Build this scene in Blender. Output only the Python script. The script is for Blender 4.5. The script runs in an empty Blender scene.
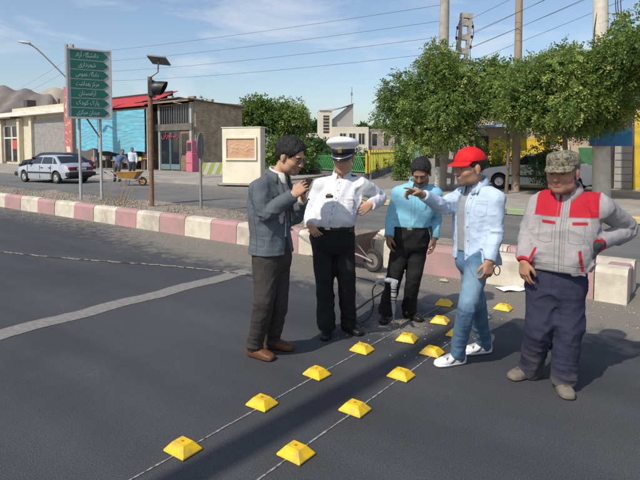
import bpy, bmesh, math, random
import numpy as np
from mathutils import Vector, Matrix

R = math.radians
random.seed(7)
rng = np.random.default_rng(11)
SC = bpy.context.scene
COL = SC.collection

# ------------------------------------------------------------------ camera
# World frame: +X runs along the road (towards the right), +Y straight across it, Z up.
CAM_H, YAW, FOC = 1.68, R(37.5), 521.0          # FOC in pixels of a 640 wide picture
PITCH = R(3.0)
CAM_X, CAM_Y = 0.095, -0.075
PRINC_Y = 150 + FOC * math.tan(PITCH)            # row of the optical axis in a 480 high picture (the photo is a crop)
cam = bpy.data.cameras.new('camera')
cam.sensor_width = 36.0
cam.lens = 36.0 * FOC / 640
cam.clip_start, cam.clip_end = 0.05, 9000
cam_o = bpy.data.objects.new('camera', cam)
COL.objects.link(cam_o)
cam.shift_y = (PRINC_Y - 240) / 640
cam_o.location = (CAM_X, CAM_Y, CAM_H)
cam_o.rotation_euler = (R(90) - PITCH, 0, YAW)
SC.camera = cam_o

# ------------------------------------------------------------------ sky and sun
SUN_EL, SUN_AZ = R(46), R(4.2)                  # shadows fall 4 degrees off +Y towards +X
sun_dir = Vector((math.sin(SUN_AZ) * math.cos(SUN_EL), math.cos(SUN_AZ) * math.cos(SUN_EL), -math.sin(SUN_EL)))
sl = bpy.data.lights.new('sun', 'SUN')
sl.energy, sl.angle, sl.color = 4.0, R(0.6), (1.0, 0.93, 0.82)
so = bpy.data.objects.new('sun', sl)
so.rotation_euler = sun_dir.to_track_quat('-Z', 'Y').to_euler()
so.location = (0, 0, 30)
COL.objects.link(so)

W = bpy.data.worlds.new('World')
SC.world = W
W.use_nodes = True
nt = W.node_tree
nt.nodes.clear()
def nd(t, typ, **kw):
    n = t.nodes.new(typ)
    for k, v in kw.items():
        setattr(n, k, v)
    return n
sky = nd(nt, 'ShaderNodeTexSky', sky_type='NISHITA', sun_disc=False)
sky.sun_elevation = SUN_EL
sky.sun_rotation = math.pi + SUN_AZ             # the sun stands behind the camera, to its left
sky.air_density, sky.dust_density, sky.ozone_density = 1.0, 1.5, 1.0
tc = nd(nt, 'ShaderNodeTexCoord')
mp = nd(nt, 'ShaderNodeMapping')
mp.inputs['Scale'].default_value = (1.6, 1.6, 6.0)
mp.inputs['Rotation'].default_value = (0, R(8), R(20))
nz = nd(nt, 'ShaderNodeTexNoise')
nz.inputs['Scale'].default_value = 2.1
nz.inputs['Detail'].default_value = 7
nz.inputs['Roughness'].default_value = 0.6
nz.inputs['Distortion'].default_value = 0.6
cr = nd(nt, 'ShaderNodeValToRGB')
cr.color_ramp.elements[0].position = 0.50
cr.color_ramp.elements[0].color = (0, 0, 0, 1)
cr.color_ramp.elements[1].position = 0.78
cr.color_ramp.elements[1].color = (0.6, 0.6, 0.6, 1)
mx = nd(nt, 'ShaderNodeMixRGB')
mx.inputs['Color2'].default_value = (6.2, 6.3, 6.45, 1)
bg = nd(nt, 'ShaderNodeBackground')
bg.inputs['Strength'].default_value = 0.15
wo = nd(nt, 'ShaderNodeOutputWorld')
L = nt.links.new
L(tc.outputs['Generated'], mp.inputs['Vector'])
L(mp.outputs['Vector'], nz.inputs['Vector'])
L(nz.outputs['Fac'], cr.inputs['Fac'])
L(cr.outputs['Color'], mx.inputs['Fac'])
L(sky.outputs['Color'], mx.inputs['Color1'])
L(mx.outputs['Color'], bg.inputs['Color'])
L(bg.outputs['Background'], wo.inputs['Surface'])

vs = SC.view_settings
vs.view_transform, vs.look, vs.gamma, vs.exposure = 'Standard', 'None', 1.0, 0.0
vs.use_curve_mapping = False
SC.cycles.max_bounces = 6
SC.cycles.transparent_max_bounces = 12

# ------------------------------------------------------------------ materials
MATS = {}
def mat(name, c, c2=None, scale=4.0, rough=0.8, bump=0.0, bscale=None, metal=0.0, spec=None, lo=0.35, hi=0.65, detail=6, stretch=None, c3=None, s3=0.6, world=False):
    """Principled material, two colours mixed by noise, optional large third patchiness and bump."""
    if name in MATS:
        return MATS[name]
    m = bpy.data.materials.new(name)
    m.use_nodes = True
    t = m.node_tree
    p = t.nodes['Principled BSDF']
    p.inputs['Roughness'].default_value = rough
    p.inputs['Metallic'].default_value = metal
    if spec is not None:
        p.inputs['Specular IOR Level'].default_value = spec
    col = tuple(c) + (1,)
    p.inputs['Base Color'].default_value = col
    m.diffuse_color = col
    need = c2 is not None or bump
    if need:
        tcn = nd(t, 'ShaderNodeTexCoord')
        vec = tcn.outputs['Object']
        if world:
            vec = nd(t, 'ShaderNodeNewGeometry').outputs['Position']
        if stretch:
            mpn = nd(t, 'ShaderNodeMapping')
            mpn.inputs['Scale'].default_value = stretch
            t.links.new(vec, mpn.inputs['Vector'])
            vec = mpn.outputs['Vector']
    if c2 is not None:
        n = nd(t, 'ShaderNodeTexNoise')
        n.inputs['Scale'].default_value = scale
        n.inputs['Detail'].default_value = detail
        n.inputs['Roughness'].default_value = 0.6
        r = nd(t, 'ShaderNodeValToRGB')
        r.color_ramp.elements[0].position = lo
        r.color_ramp.elements[0].color = col
        r.color_ramp.elements[1].position = hi
        r.color_ramp.elements[1].color = tuple(c2) + (1,)
        t.links.new(vec, n.inputs['Vector'])
        t.links.new(n.outputs['Fac'], r.inputs['Fac'])
        out = r.outputs['Color']
        if c3 is not None:
            n3 = nd(t, 'ShaderNodeTexNoise')
            n3.inputs['Scale'].default_value = s3
            n3.inputs['Detail'].default_value = 5
            r3 = nd(t, 'ShaderNodeValToRGB')
            r3.color_ramp.elements[0].position = 0.45
            r3.color_ramp.elements[0].color = (0, 0, 0, 1)
            r3.color_ramp.elements[1].position = 0.7
            r3.color_ramp.elements[1].color = (0.85, 0.85, 0.85, 1)
            x3 = nd(t, 'ShaderNodeMixRGB')
            x3.inputs['Color2'].default_value = tuple(c3) + (1,)
            t.links.new(vec, n3.inputs['Vector'])
            t.links.new(n3.outputs['Fac'], r3.inputs['Fac'])
            t.links.new(r3.outputs['Color'], x3.inputs['Fac'])
            t.links.new(out, x3.inputs['Color1'])
            out = x3.outputs['Color']
        t.links.new(out, p.inputs['Base Color'])
    if bump:
        b = nd(t, 'ShaderNodeBump')
        b.inputs['Strength'].default_value = bump
        b.inputs['Distance'].default_value = 0.02
        n = nd(t, 'ShaderNodeTexNoise')
        n.inputs['Scale'].default_value = bscale or scale * 4
        n.inputs['Detail'].default_value = 5
        t.links.new(vec, n.inputs['Vector'])
        t.links.new(n.outputs['Fac'], b.inputs['Height'])
        t.links.new(b.outputs['Normal'], p.inputs['Normal'])
    MATS[name] = m
    return m

def mask_mat(name, base, layers, rough=0.85, bump=0.15, bscale=160, vary=0.15, vscale=12, wrinkle=0.0):
    """Cloth or skin: a base colour, then colours switched on by float attributes stored in the mesh (> 0)."""
    m = bpy.data.materials.new(name)
    m.use_nodes = True
    t = m.node_tree
    p = t.nodes['Principled BSDF']
    p.inputs['Roughness'].default_value = rough
    p.inputs['Specular IOR Level'].default_value = 0.25
    m.diffuse_color = tuple(base) + (1,)
    tcn = nd(t, 'ShaderNodeTexCoord')
    n = nd(t, 'ShaderNodeTexNoise')
    n.inputs['Scale'].default_value = vscale
    n.inputs['Detail'].default_value = 4
    t.links.new(tcn.outputs['Object'], n.inputs['Vector'])
    r = nd(t, 'ShaderNodeValToRGB')
    r.color_ramp.elements[0].position = 0.3
    r.color_ramp.elements[0].color = tuple(x * (1 - vary) for x in base) + (1,)
    r.color_ramp.elements[1].position = 0.7
    r.color_ramp.elements[1].color = tuple(min(1, x * (1 + vary)) for x in base) + (1,)
    t.links.new(n.outputs['Fac'], r.inputs['Fac'])
    out = r.outputs['Color']
    for attr, c, soft in layers:
        a = nd(t, 'ShaderNodeAttribute', attribute_name=attr)
        mr = nd(t, 'ShaderNodeMapRange')
        mr.inputs['From Min'].default_value = -soft
        mr.inputs['From Max'].default_value = soft
        x = nd(t, 'ShaderNodeMixRGB')
        x.inputs['Color2'].default_value = tuple(c) + (1,)
        t.links.new(a.outputs['Fac'], mr.inputs['Value'])
        t.links.new(mr.outputs['Result'], x.inputs['Fac'])
        t.links.new(out, x.inputs['Color1'])
        out = x.outputs['Color']
    t.links.new(out, p.inputs['Base Color'])
    if bump:
        b = nd(t, 'ShaderNodeBump')
        b.inputs['Strength'].default_value = bump
        b.inputs['Distance'].default_value = 0.004
        n2 = nd(t, 'ShaderNodeTexNoise')
        n2.inputs['Scale'].default_value = bscale
        n2.inputs['Detail'].default_value = 3
        t.links.new(tcn.outputs['Object'], n2.inputs['Vector'])
        t.links.new(n2.outputs['Fac'], b.inputs['Height'])
        last = b.outputs['Normal']
        if wrinkle:
            for sc_, st_, amt in ((7.0, (1.0, 1.0, .45), 1.0), (12.0, (.5, .5, 1.3), .6)):
                mp_ = nd(t, 'ShaderNodeMapping'); mp_.inputs['Scale'].default_value = st_; mp_.inputs['Rotation'].default_value = (.5, .35, .2)
                n3 = nd(t, 'ShaderNodeTexNoise'); n3.inputs['Scale'].default_value = sc_; n3.inputs['Detail'].default_value = 2.5; n3.inputs['Distortion'].default_value = 1.1
                a_ = nd(t, 'ShaderNodeMath', operation='SUBTRACT'); a_.inputs[1].default_value = .5
                c_ = nd(t, 'ShaderNodeMath', operation='ABSOLUTE'); d_ = nd(t, 'ShaderNodeMath', operation='POWER'); d_.inputs[1].default_value = .6
                b3 = nd(t, 'ShaderNodeBump'); b3.inputs['Strength'].default_value = wrinkle*amt; b3.inputs['Distance'].default_value = .03; b3.invert = True
                t.links.new(tcn.outputs['Object'], mp_.inputs['Vector']); t.links.new(mp_.outputs['Vector'], n3.inputs['Vector'])
                t.links.new(n3.outputs['Fac'], a_.inputs[0]); t.links.new(a_.outputs[0], c_.inputs[0]); t.links.new(c_.outputs[0], d_.inputs[0])
                t.links.new(d_.outputs[0], b3.inputs['Height']); t.links.new(last, b3.inputs['Normal']); last = b3.outputs['Normal']
        t.links.new(last, p.inputs['Normal'])
    return m

# ------------------------------------------------------------------ mesh helpers
def tag(o, label=None, cat=None, group=None, kind=None):
    if label: o['label'] = label
    if cat: o['category'] = cat
    if group: o['group'] = group
    if kind: o['kind'] = kind
    return o

def empty(name, loc=(0, 0, 0), rz=0.0, label=None, cat=None, group=None):
    o = bpy.data.objects.new(name, None)
    o.empty_display_size = 0.1
    o.location = loc
    o.rotation_euler = (0, 0, rz)
    COL.objects.link(o)
    return tag(o, label, cat, group)

def link_mesh(name, me, parent=None, loc=None, rot=None):
    o = bpy.data.objects.new(name, me)
    COL.objects.link(o)
    if parent: o.parent = parent
    if loc is not None: o.location = loc
    if rot is not None: o.rotation_euler = rot
    return o

class MB:
    """Collects faces; build() links them as one mesh object."""
    def __init__(s):
        s.v, s.f, s.m = [], [], []
    def add(s, vs, fs, mi=0):
        b = len(s.v)
        s.v += [tuple(v) for v in vs]
        s.f += [tuple(b + i for i in f) for f in fs]
        s.m += [mi] * len(fs)
        return s
    def box(s, lo, hi, mi=0, bev=0.0, rot=None, org=None):
        x0, y0, z0 = lo
        x1, y1, z1 = hi
        if bev <= 0:
            vs = [(x0,y0,z0),(x1,y0,z0),(x1,y1,z0),(x0,y1,z0),(x0,y0,z1),(x1,y0,z1),(x1,y1,z1),(x0,y1,z1)]
            fs = [(0,3,2,1),(4,5,6,7),(0,1,5,4),(1,2,6,5),(2,3,7,6),(3,0,4,7)]
        else:
            b = min(bev, (x1-x0)*.45, (y1-y0)*.45, (z1-z0)*.45)
            bm = bmesh.new()
            bmesh.ops.create_cube(bm, size=1)
            for v in bm.verts:
                v.co = Vector(((x0+x1)/2 + v.co.x*(x1-x0), (y0+y1)/2 + v.co.y*(y1-y0), (z0+z1)/2 + v.co.z*(z1-z0)))
            bmesh.ops.bevel(bm, geom=bm.edges[:], offset=b, segments=1, affect='EDGES')
            bm.verts.index_update()
            vs = [tuple(v.co) for v in bm.verts]
            fs = [tuple(v.index for v in f.verts) for f in bm.faces]
            bm.free()
        if rot is not None:
            o = Vector(org) if org is not None else Vector(((x0+x1)/2,(y0+y1)/2,(z0+z1)/2))
            vs = [tuple(o + rot @ (Vector(v) - o)) for v in vs]
        return s.add(vs, fs, mi)
    def tube(s, pts, rad, n=10, mi=0, cap=True):
        pts = [Vector(p) for p in pts]
        if not hasattr(rad, '__len__'): rad = [rad] * len(pts)
        base = len(s.v)
        prev = None
        for i, p in enumerate(pts):
            d = (pts[min(i+1, len(pts)-1)] - pts[max(i-1, 0)]).normalized()
            if prev is None:
                a = d.orthogonal().normalized()
            else:
                a = (prev - d * prev.dot(d)).normalized()
            prev = a
            b = d.cross(a)
            for k in range(n):
                t = 2 * math.pi * k / n
                s.v.append(tuple(p + (a * math.cos(t) + b * math.sin(t)) * rad[i]))
        for i in range(len(pts) - 1):
            for k in range(n):
                k2 = (k + 1) % n
                s.f.append((base+i*n+k, base+i*n+k2, base+(i+1)*n+k2, base+(i+1)*n+k)); s.m.append(mi)
        if cap:
            s.f.append(tuple(base + k for k in range(n))[::-1]); s.m.append(mi)
            e = base + (len(pts)-1)*n
            s.f.append(tuple(e + k for k in range(n))); s.m.append(mi)
        return s
    def lathe(s, prof, n=20, mi=0, org=(0,0,0), axis='Z'):
        base = len(s.v)
        for r, h in prof:
            for k in range(n):
                t = 2*math.pi*k/n
                c, q = r*math.cos(t), r*math.sin(t)
                p = {'Z': (c, q, h), 'Y': (c, h, q), 'X': (h, c, q)}[axis]
                s.v.append((org[0]+p[0], org[1]+p[1], org[2]+p[2]))
        for i in range(len(prof)-1):
            for k in range(n):
                k2 = (k+1) % n
                s.f.append((base+i*n+k, base+i*n+k2, base+(i+1)*n+k2, base+(i+1)*n+k)); s.m.append(mi)
        return s
    def prism(s, poly, a, b, axis='Y', mi=0):
        """polygon in the two other axes, extruded along axis from a to b"""
        def P(u, v, w):
            return {'Y': (u, w, v), 'X': (w, u, v), 'Z': (u, v, w)}[axis]
        n = len(poly)
        vs = [P(u, v, a) for u, v in poly] + [P(u, v, b) for u, v in poly]
        fs = [tuple(range(n))[::-1], tuple(range(n, 2*n))] + [(i, (i+1) % n, n+(i+1) % n, n+i) for i in range(n)]
        return s.add(vs, fs, mi)
    def mesh(s, name, mats, smooth=False):
        me = bpy.data.meshes.new(name)
        me.from_pydata(s.v, [], s.f)
        for m in (mats if isinstance(mats, (list, tuple)) else [mats]):
            me.materials.append(m)
        if any(s.m):
            me.polygons.foreach_set('material_index', s.m)
        bm = bmesh.new(); bm.from_mesh(me)
        bmesh.ops.recalc_face_normals(bm, faces=bm.faces[:])
        bm.to_mesh(me); bm.free()
        if smooth:
            me.polygons.foreach_set('use_smooth', [True]*len(me.polygons))
            try: me.set_sharp_from_angle(angle=R(smooth if smooth > 1 else 40))
            except Exception: pass
        me.update()
        return me
    def build(s, name, mats, parent=None, loc=None, rot=None, smooth=False):
        return link_mesh(name, s.mesh(name, mats, smooth), parent, loc, rot)

def fast_mesh(name, V, F, m, parent=None, smooth=True, attrs=None):
    """numpy vertices (n,3), faces (k,4) or (k,3)"""
    me = bpy.data.meshes.new(name)
    V = np.ascontiguousarray(V, np.float32); F = np.ascontiguousarray(F, np.int32)
    k = F.shape[1]
    me.vertices.add(len(V)); me.vertices.foreach_set('co', V.ravel())
    me.loops.add(F.size); me.loops.foreach_set('vertex_index', F.ravel())
    me.polygons.add(len(F))
    me.polygons.foreach_set('loop_start', np.arange(0, F.size, k, dtype=np.int32))
    if smooth: me.polygons.foreach_set('use_smooth', np.ones(len(F), bool))
    for nme, arr in (attrs or {}).items():
        a = me.attributes.new(nme, 'FLOAT', 'POINT')
        a.data.foreach_set('value', np.ascontiguousarray(arr, np.float32))
    me.update(calc_edges=True)
    me.validate()
    if m: me.materials.append(m)
    return link_mesh(name, me, parent)

def copy_tree(o, parent=None):
    c = o.copy()
    COL.objects.link(c)
    if parent: c.parent = parent
    for ch in [x for x in COL.objects if x.parent == o]:
        copy_tree(ch, c)
    return c

# ------------------------------------------------------------------ Persian lettering
FORMS = {'ا':(0xFE8D,0xFE8E,0,0),'آ':(0xFE81,0xFE82,0,0),'ب':(0xFE8F,0xFE90,0xFE91,0xFE92),'پ':(0xFB56,0xFB57,0xFB58,0xFB59),
 'ت':(0xFE95,0xFE96,0xFE97,0xFE98),'ج':(0xFE9D,0xFE9E,0xFE9F,0xFEA0),'د':(0xFEA9,0xFEAA,0,0),'ر':(0xFEAD,0xFEAE,0,0),
 'ز':(0xFEAF,0xFEB0,0,0),'س':(0xFEB1,0xFEB2,0xFEB3,0xFEB4),'ش':(0xFEB5,0xFEB6,0xFEB7,0xFEB8),'ع':(0xFEC9,0xFECA,0xFECB,0xFECC),
 'ف':(0xFED1,0xFED2,0xFED3,0xFED4),'ق':(0xFED5,0xFED6,0xFED7,0xFED8),'ک':(0xFB8E,0xFB8F,0xFB90,0xFB91),'گ':(0xFB92,0xFB93,0xFB94,0xFB95),
 'ل':(0xFEDD,0xFEDE,0xFEDF,0xFEE0),'م':(0xFEE1,0xFEE2,0xFEE3,0xFEE4),'ن':(0xFEE5,0xFEE6,0xFEE7,0xFEE8),'و':(0xFEED,0xFEEE,0,0),
 'ه':(0xFEE9,0xFEEA,0xFEEB,0xFEEC),'ی':(0xFBFC,0xFBFD,0xFBFE,0xFBFF),'خ':(0xFEA5,0xFEA6,0xFEA7,0xFEA8),'ص':(0xFEB9,0xFEBA,0xFEBB,0xFEBC)}
def shape_persian(s):
    out = []
    for i, ch in enumerate(s):
        if ch not in FORMS:
            out.append(ch); continue
        iso, fin, ini, med = FORMS[ch]
        pj = i > 0 and s[i-1] in FORMS and FORMS[s[i-1]][2]
        nj = i + 1 < len(s) and s[i+1] in FORMS and ini
        out.append(chr(med if pj and nj else fin if pj else ini if nj else iso))
    return ''.join(reversed(out))

def lettering(name, text, size, m, parent, loc, rot, depth=0.004, width=None):
    cu = bpy.data.curves.new(name, 'FONT')
    cu.body = text
    cu.size = size
    cu.align_x = 'CENTER'; cu.align_y = 'CENTER'
    cu.extrude = depth
    cu.resolution_u = 2
    tmp = bpy.data.objects.new(name, cu)
    COL.objects.link(tmp)
    dg = bpy.context.evaluated_depsgraph_get()
    me = bpy.data.meshes.new_from_object(tmp.evaluated_get(dg))
    bpy.data.objects.remove(tmp)
    if width and len(me.vertices):
        co = np.empty(len(me.vertices)*3, np.float32); me.vertices.foreach_get('co', co); co = co.reshape(-1, 3)
        w = np.ptp(co[:, 0]); cx = (co[:, 0].max()+co[:, 0].min())/2
        co[:, 0] = (co[:, 0]-cx) * (width / max(w, 1e-4)); me.vertices.foreach_set('co', co.ravel())
    me.materials.clear(); me.materials.append(m)
    return link_mesh(name, me, parent, loc, rot)

CY, SY = math.cos(YAW), math.sin(YAW)
def cw(r, d, z=0.0):
    """camera-aligned ground frame (metres right of, ahead of the viewer) to world"""
    return Vector((CAM_X + r*CY - d*SY, CAM_Y + r*SY + d*CY, z))
def far_pt(px, d): return cw((px-320)/FOC*d, d)
def cdir(r, d):
    return Vector((r*CY - d*SY, r*SY + d*CY, 0.0)).normalized()

# ================================================================== the setting
def asphalt(name, dark, light, dust=None, dust_axis=None, fine=140.0, dust_spots=(), bump=0.35):
    m = bpy.data.materials.new(name)
    m.use_nodes = True
    t = m.node_tree
    p = t.nodes['Principled BSDF']
    p.inputs['Roughness'].default_value = 0.9
    p.inputs['Specular IOR Level'].default_value = 0.3
    tcn = nd(t, 'ShaderNodeTexCoord'); vec = tcn.outputs['Object']
    lk = t.links.new
    def noise(scale, det=6, rough=0.6):
        n = nd(t, 'ShaderNodeTexNoise'); n.inputs['Scale'].default_value = scale
        n.inputs['Detail'].default_value = det; n.inputs['Roughness'].default_value = rough
        lk(vec, n.inputs['Vector']); return n.outputs['Fac']
    def ramp(fac, a, b, ca=(0,0,0), cb=(1,1,1)):
        r = nd(t, 'ShaderNodeValToRGB')
        r.color_ramp.elements[0].position = a; r.color_ramp.elements[0].color = tuple(ca)+(1,)
        r.color_ramp.elements[1].position = b; r.color_ramp.elements[1].color = tuple(cb)+(1,)
        lk(fac, r.inputs['Fac']); return r.outputs['Color']
    def mix(f, a, b, mode='MIX'):
        x = nd(t, 'ShaderNodeMixRGB', blend_type=mode)
        if isinstance(f, float): x.inputs['Fac'].default_value = f
        else: lk(f, x.inputs['Fac'])
        for s_, i in ((a, 'Color1'), (b, 'Color2')):
            if isinstance(s_, tuple): x.inputs[i].default_value = s_ + (1,)
            else: lk(s_, x.inputs[i])
        return x.outputs['Color']
    f_fine = noise(fine, 3, 0.7)
    base = ramp(f_fine, 0.36, 0.70, dark, light)
    speck = ramp(noise(fine*1.9, 2, 0.5), 0.66, 0.72)
    m0 = nd(t, 'ShaderNodeMath', operation='MULTIPLY'); m0.inputs[1].default_value = 0.5
    lk(speck, m0.inputs[0]); base = mix(m0.outputs[0], base, (0.24, 0.24, 0.245))
    patch = ramp(noise(0.55, 7, 0.65), 0.3, 0.75, (0.78, 0.78, 0.80), (1.25, 1.24, 1.2))
    base = mix(1.0, base, patch, 'MULTIPLY')
    scuff = ramp(noise(2.3, 8, 0.75), 0.62, 0.82)
    x = nd(t, 'ShaderNodeMixRGB'); x.inputs['Color2'].default_value = (0.20, 0.185, 0.16, 1)
    mm = nd(t, 'ShaderNodeMath', operation='MULTIPLY'); mm.inputs[1].default_value = 0.35
    lk(scuff, mm.inputs[0]); lk(mm.outputs[0], x.inputs['Fac']); lk(base, x.inputs['Color1'])
    base = x.outputs['Color']
    stain = ramp(noise(1.1, 4, 0.5), 0.66, 0.74)
    mm = nd(t, 'ShaderNodeMath', operation='MULTIPLY'); mm.inputs[1].default_value = 0.3
    lk(stain, mm.inputs[0]); base = mix(mm.outputs[0], base, (0.03, 0.03, 0.032))
    # faint wheel-polished bands along the road and thin wandering cracks
    mpb = nd(t, 'ShaderNodeMapping'); mpb.inputs['Scale'].default_value = (0.12, 1.3, 1.0); lk(vec, mpb.inputs['Vector'])
    nb_ = nd(t, 'ShaderNodeTexNoise'); nb_.inputs['Scale'].default_value = 1.6; nb_.inputs['Detail'].default_value = 4; lk(mpb.outputs['Vector'], nb_.inputs['Vector'])
    base = mix(1.0, base, ramp(nb_.outputs['Fac'], 0.35, 0.65, (0.90, 0.90, 0.90), (1.13, 1.125, 1.115)), 'MULTIPLY')
    cn = nd(t, 'ShaderNodeMath', operation='SUBTRACT'); cn.inputs[1].default_value = 0.5; lk(noise(0.8, 6, 0.55), cn.inputs[0])
    ca = nd(t, 'ShaderNodeMath', operation='ABSOLUTE'); lk(cn.outputs[0], ca.inputs[0])
    cl_ = ramp(ca.outputs[0], 0.0012, 0.0032, (1, 1, 1), (0, 0, 0))
    cmk = ramp(noise(0.45, 2, 0.5), 0.50, 0.58)
    cmm = nd(t, 'ShaderNodeMath', operation='MULTIPLY'); lk(cl_, cmm.inputs[0]); lk(cmk, cmm.inputs[1])
    cm2 = nd(t, 'ShaderNodeMath', operation='MULTIPLY'); cm2.inputs[1].default_value = 0.12; lk(cmm.outputs[0], cm2.inputs[0])
    base = mix(cm2.outputs[0], base, (0.012, 0.012, 0.013))
    if dust:
        sp = nd(t, 'ShaderNodeSeparateXYZ'); lk(vec, sp.inputs[0])
        mr = nd(t, 'ShaderNodeMapRange'); mr.inputs['From Min'].default_value = dust_axis[0]; mr.inputs['From Max'].default_value = dust_axis[1]
        lk(sp.outputs['Y'], mr.inputs['Value'])
        mrx = nd(t, 'ShaderNodeMapRange'); mrx.inputs['From Min'].default_value = -10.5; mrx.inputs['From Max'].default_value = -6.5; mrx.inputs['To Min'].default_value = dust_axis[2]; lk(sp.outputs['X'], mrx.inputs['Value'])
        mu_ = nd(t, 'ShaderNodeMath', operation='MULTIPLY'); lk(mr.outputs['Result'], mu_.inputs[0]); lk(mrx.outputs['Result'], mu_.inputs[1])
        tot = mu_.outputs[0]
        for (sx, sy, rad, amt) in dust_spots:
            cb = nd(t, 'ShaderNodeCombineXYZ'); lk(sp.outputs['X'], cb.inputs[0]); lk(sp.outputs['Y'], cb.inputs[1])
            di = nd(t, 'ShaderNodeVectorMath', operation='DISTANCE'); lk(cb.outputs[0], di.inputs[0]); di.inputs[1].default_value = (sx, sy, 0)
            m2 = nd(t, 'ShaderNodeMapRange'); m2.inputs['From Min'].default_value = rad; m2.inputs['From Max'].default_value = rad*0.25
            m2.inputs['To Max'].default_value = amt
            lk(di.outputs['Value'], m2.inputs['Value'])
            mxn = nd(t, 'ShaderNodeMath', operation='MAXIMUM'); lk(tot, mxn.inputs[0]); lk(m2.outputs['Result'], mxn.inputs[1]); tot = mxn.outputs[0]
        n1 = noise(5.0, 8, 0.7)
        ad = nd(t, 'ShaderNodeMath', operation='ADD'); lk(tot, ad.inputs[0]); lk(n1, ad.inputs[1])
        dm = ramp(ad.outputs[0], 0.72, 1.35)
        dcol = ramp(noise(60, 5, 0.8), 0.3, 0.7, tuple(c*0.62 for c in dust), dust)
        base = mix(dm, base, dcol)
    lk(base, p.inputs['Base Color'])
    b = nd(t, 'ShaderNodeBump'); b.inputs['Strength'].default_value = bump; b.inputs['Distance'].default_value = 0.012
    lk(f_fine, b.inputs['Height']); lk(b.outputs['Normal'], p.inputs['Normal'])
    return m

def sheet(name, pts, z, m, parent=None):
    mb = MB(); mb.add([(x, y, z) for x, y in pts], [tuple(range(len(pts)))])
    o = mb.build(name, m, parent)
    return tag(o, kind='structure')

soil = mat('dusty_soil', (0.20, 0.165, 0.125), (0.30, 0.26, 0.205), scale=1.5, rough=0.95, bump=0.4, bscale=30)
sheet('ground', [(-3000, -3000), (3000, -3000), (3000, 3000), (-3000, 3000)], -0.03, soil)
asph = asphalt('fresh_asphalt', (0.027, 0.029, 0.034), (0.094, 0.099, 0.109), dust=(0.235, 0.215, 0.185), dust_axis=(4.3, 6.5, .45),
               dust_spots=((-2.3, 4.25, 0.5, 0.55),))
sheet('road', [(-220, -7), (90, -7), (90, 9.2), (-220, 9.2)], 0.0, asph)
asph2 = asphalt('worn_asphalt', (0.10, 0.10, 0.10), (0.19, 0.185, 0.178), fine=70, dust=(0.30, 0.27, 0.23), dust_axis=(8, 30, 1.0), bump=0.2)
sheet('far_road', [(-220, 9.0), (90, 9.0), (90, 13.5), (-8.6, 13.5), (-10.5, 15.5), (-10.5, 60), (-26, 95), (-36, 95), (-24.5, 40), (-18.5, 22.5), (-18.5, 16.3), (-220, 16.3)], 0.004, asph2)
pave = mat('pavement_concrete', (0.27, 0.245, 0.21), (0.38, 0.35, 0.31), scale=2.2, rough=0.92, bump=0.15, bscale=40, c3=(0.20, 0.18, 0.15), s3=0.5)
# pavements with a real kerb step
def slab(name, poly, z0, z1, m):
    mb = MB(); mb.prism(poly, z0, z1, axis='Z')
    return tag(mb.build(name, m), kind='structure')
slab('shop_pavement', [(-220, 16.3), (-18.5, 16.3), (-18.5, 22.5), (-24.5, 40), (-220, 40)], -0.02, 0.10, pave)
pave_r = slab('corner_pavement', [(-8.2, 13.75), (90, 13.75), (90, 34), (-10.3, 34), (-10.3, 15.7)], -0.02, 0.13, pave)

# painted kerb of the corner pavement: yellow and green stones
kp = {'y': mat('kerb_paint_yellow', (0.52, 0.40, 0.12), (0.40, 0.34, 0.2), scale=6, rough=0.85, bump=0.2),
      'g': mat('kerb_paint_green', (0.20, 0.31, 0.14), (0.27, 0.31, 0.2), scale=6, rough=0.85, bump=0.2)}
x = -8.15
i = 0
while x < 14:
    w = 0.78
    mb = MB(); mb.box((0, -0.12, 0), (w-0.015, 0.12, 0.17), bev=0.025)
    mb.build('kerb_stone', kp['yg'[i % 2]], pave_r, loc=(x, 13.62 + random.uniform(-.01, .01), 0.005))
    x += w; i += 1
for k, (a, b) in enumerate((((-8.2, 13.66), (-9.25, 14.66)), ((-9.25, 14.66), (-10.4, 15.75)))):
    mb = MB(); ln = math.hypot(b[0]-a[0], b[1]-a[1]); mb.box((0, -0.12, 0), (ln-0.02, 0.12, 0.17), bev=0.025)
    mb.build('kerb_stone', kp['gy'[k % 2]], pave_r, loc=(a[0], a[1], 0.005), rot=(0, 0, math.atan2(b[1]-a[1], b[0]-a[0])))

# ------------------------------------------------------------------ median with pink and white kerb blocks
grav = mat('median_gravel', (0.17, 0.14, 0.11), (0.33, 0.29, 0.24), scale=9, rough=0.95, bump=0.9, bscale=45)
nx, ny = 130, 14
V = []; F = []
for a in range(nx):
    X = -45 + (44.05) * a / (nx-1)
    far = 8.5 if X < -9 else 8.5 - (X + 9) / 8.05 * 1.45
    for b in range(ny):
        t = b/(ny-1)
        Y = 6.52 + (far + 0.25 - 6.52) * t
        z = 0.27 + 0.05*math.sin(X*1.7+Y*3)*math.sin(X*.6) + random.uniform(-.018, .018)
        if t > 0.85: z = z * (1 - (t-0.85)/0.15) - 0.01*(t > .99)
        V.append((X, Y, z))
for a in range(nx-1):
    for b in range(ny-1):
        q = a*ny+b
        F.append((q, q+ny, q+ny+1, q+1))
mb = MB(); mb.add(V, F)
median = tag(mb.build('median', grav, smooth=True), kind='structure')
kw = mat('kerb_paint_white', (0.60, 0.55, 0.45), (0.45, 0.41, 0.335), scale=5, rough=0.9, bump=0.25, bscale=25, lo=.4, hi=.75, c3=(0.30, 0.265, 0.215), s3=2.6, world=True)
kpk = mat('kerb_paint_pink', (0.44, 0.235, 0.245), (0.37, 0.235, 0.225), scale=5, rough=0.9, bump=0.25, bscale=25, c3=(0.27, 0.215, 0.185), s3=2.6, world=True)
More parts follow.
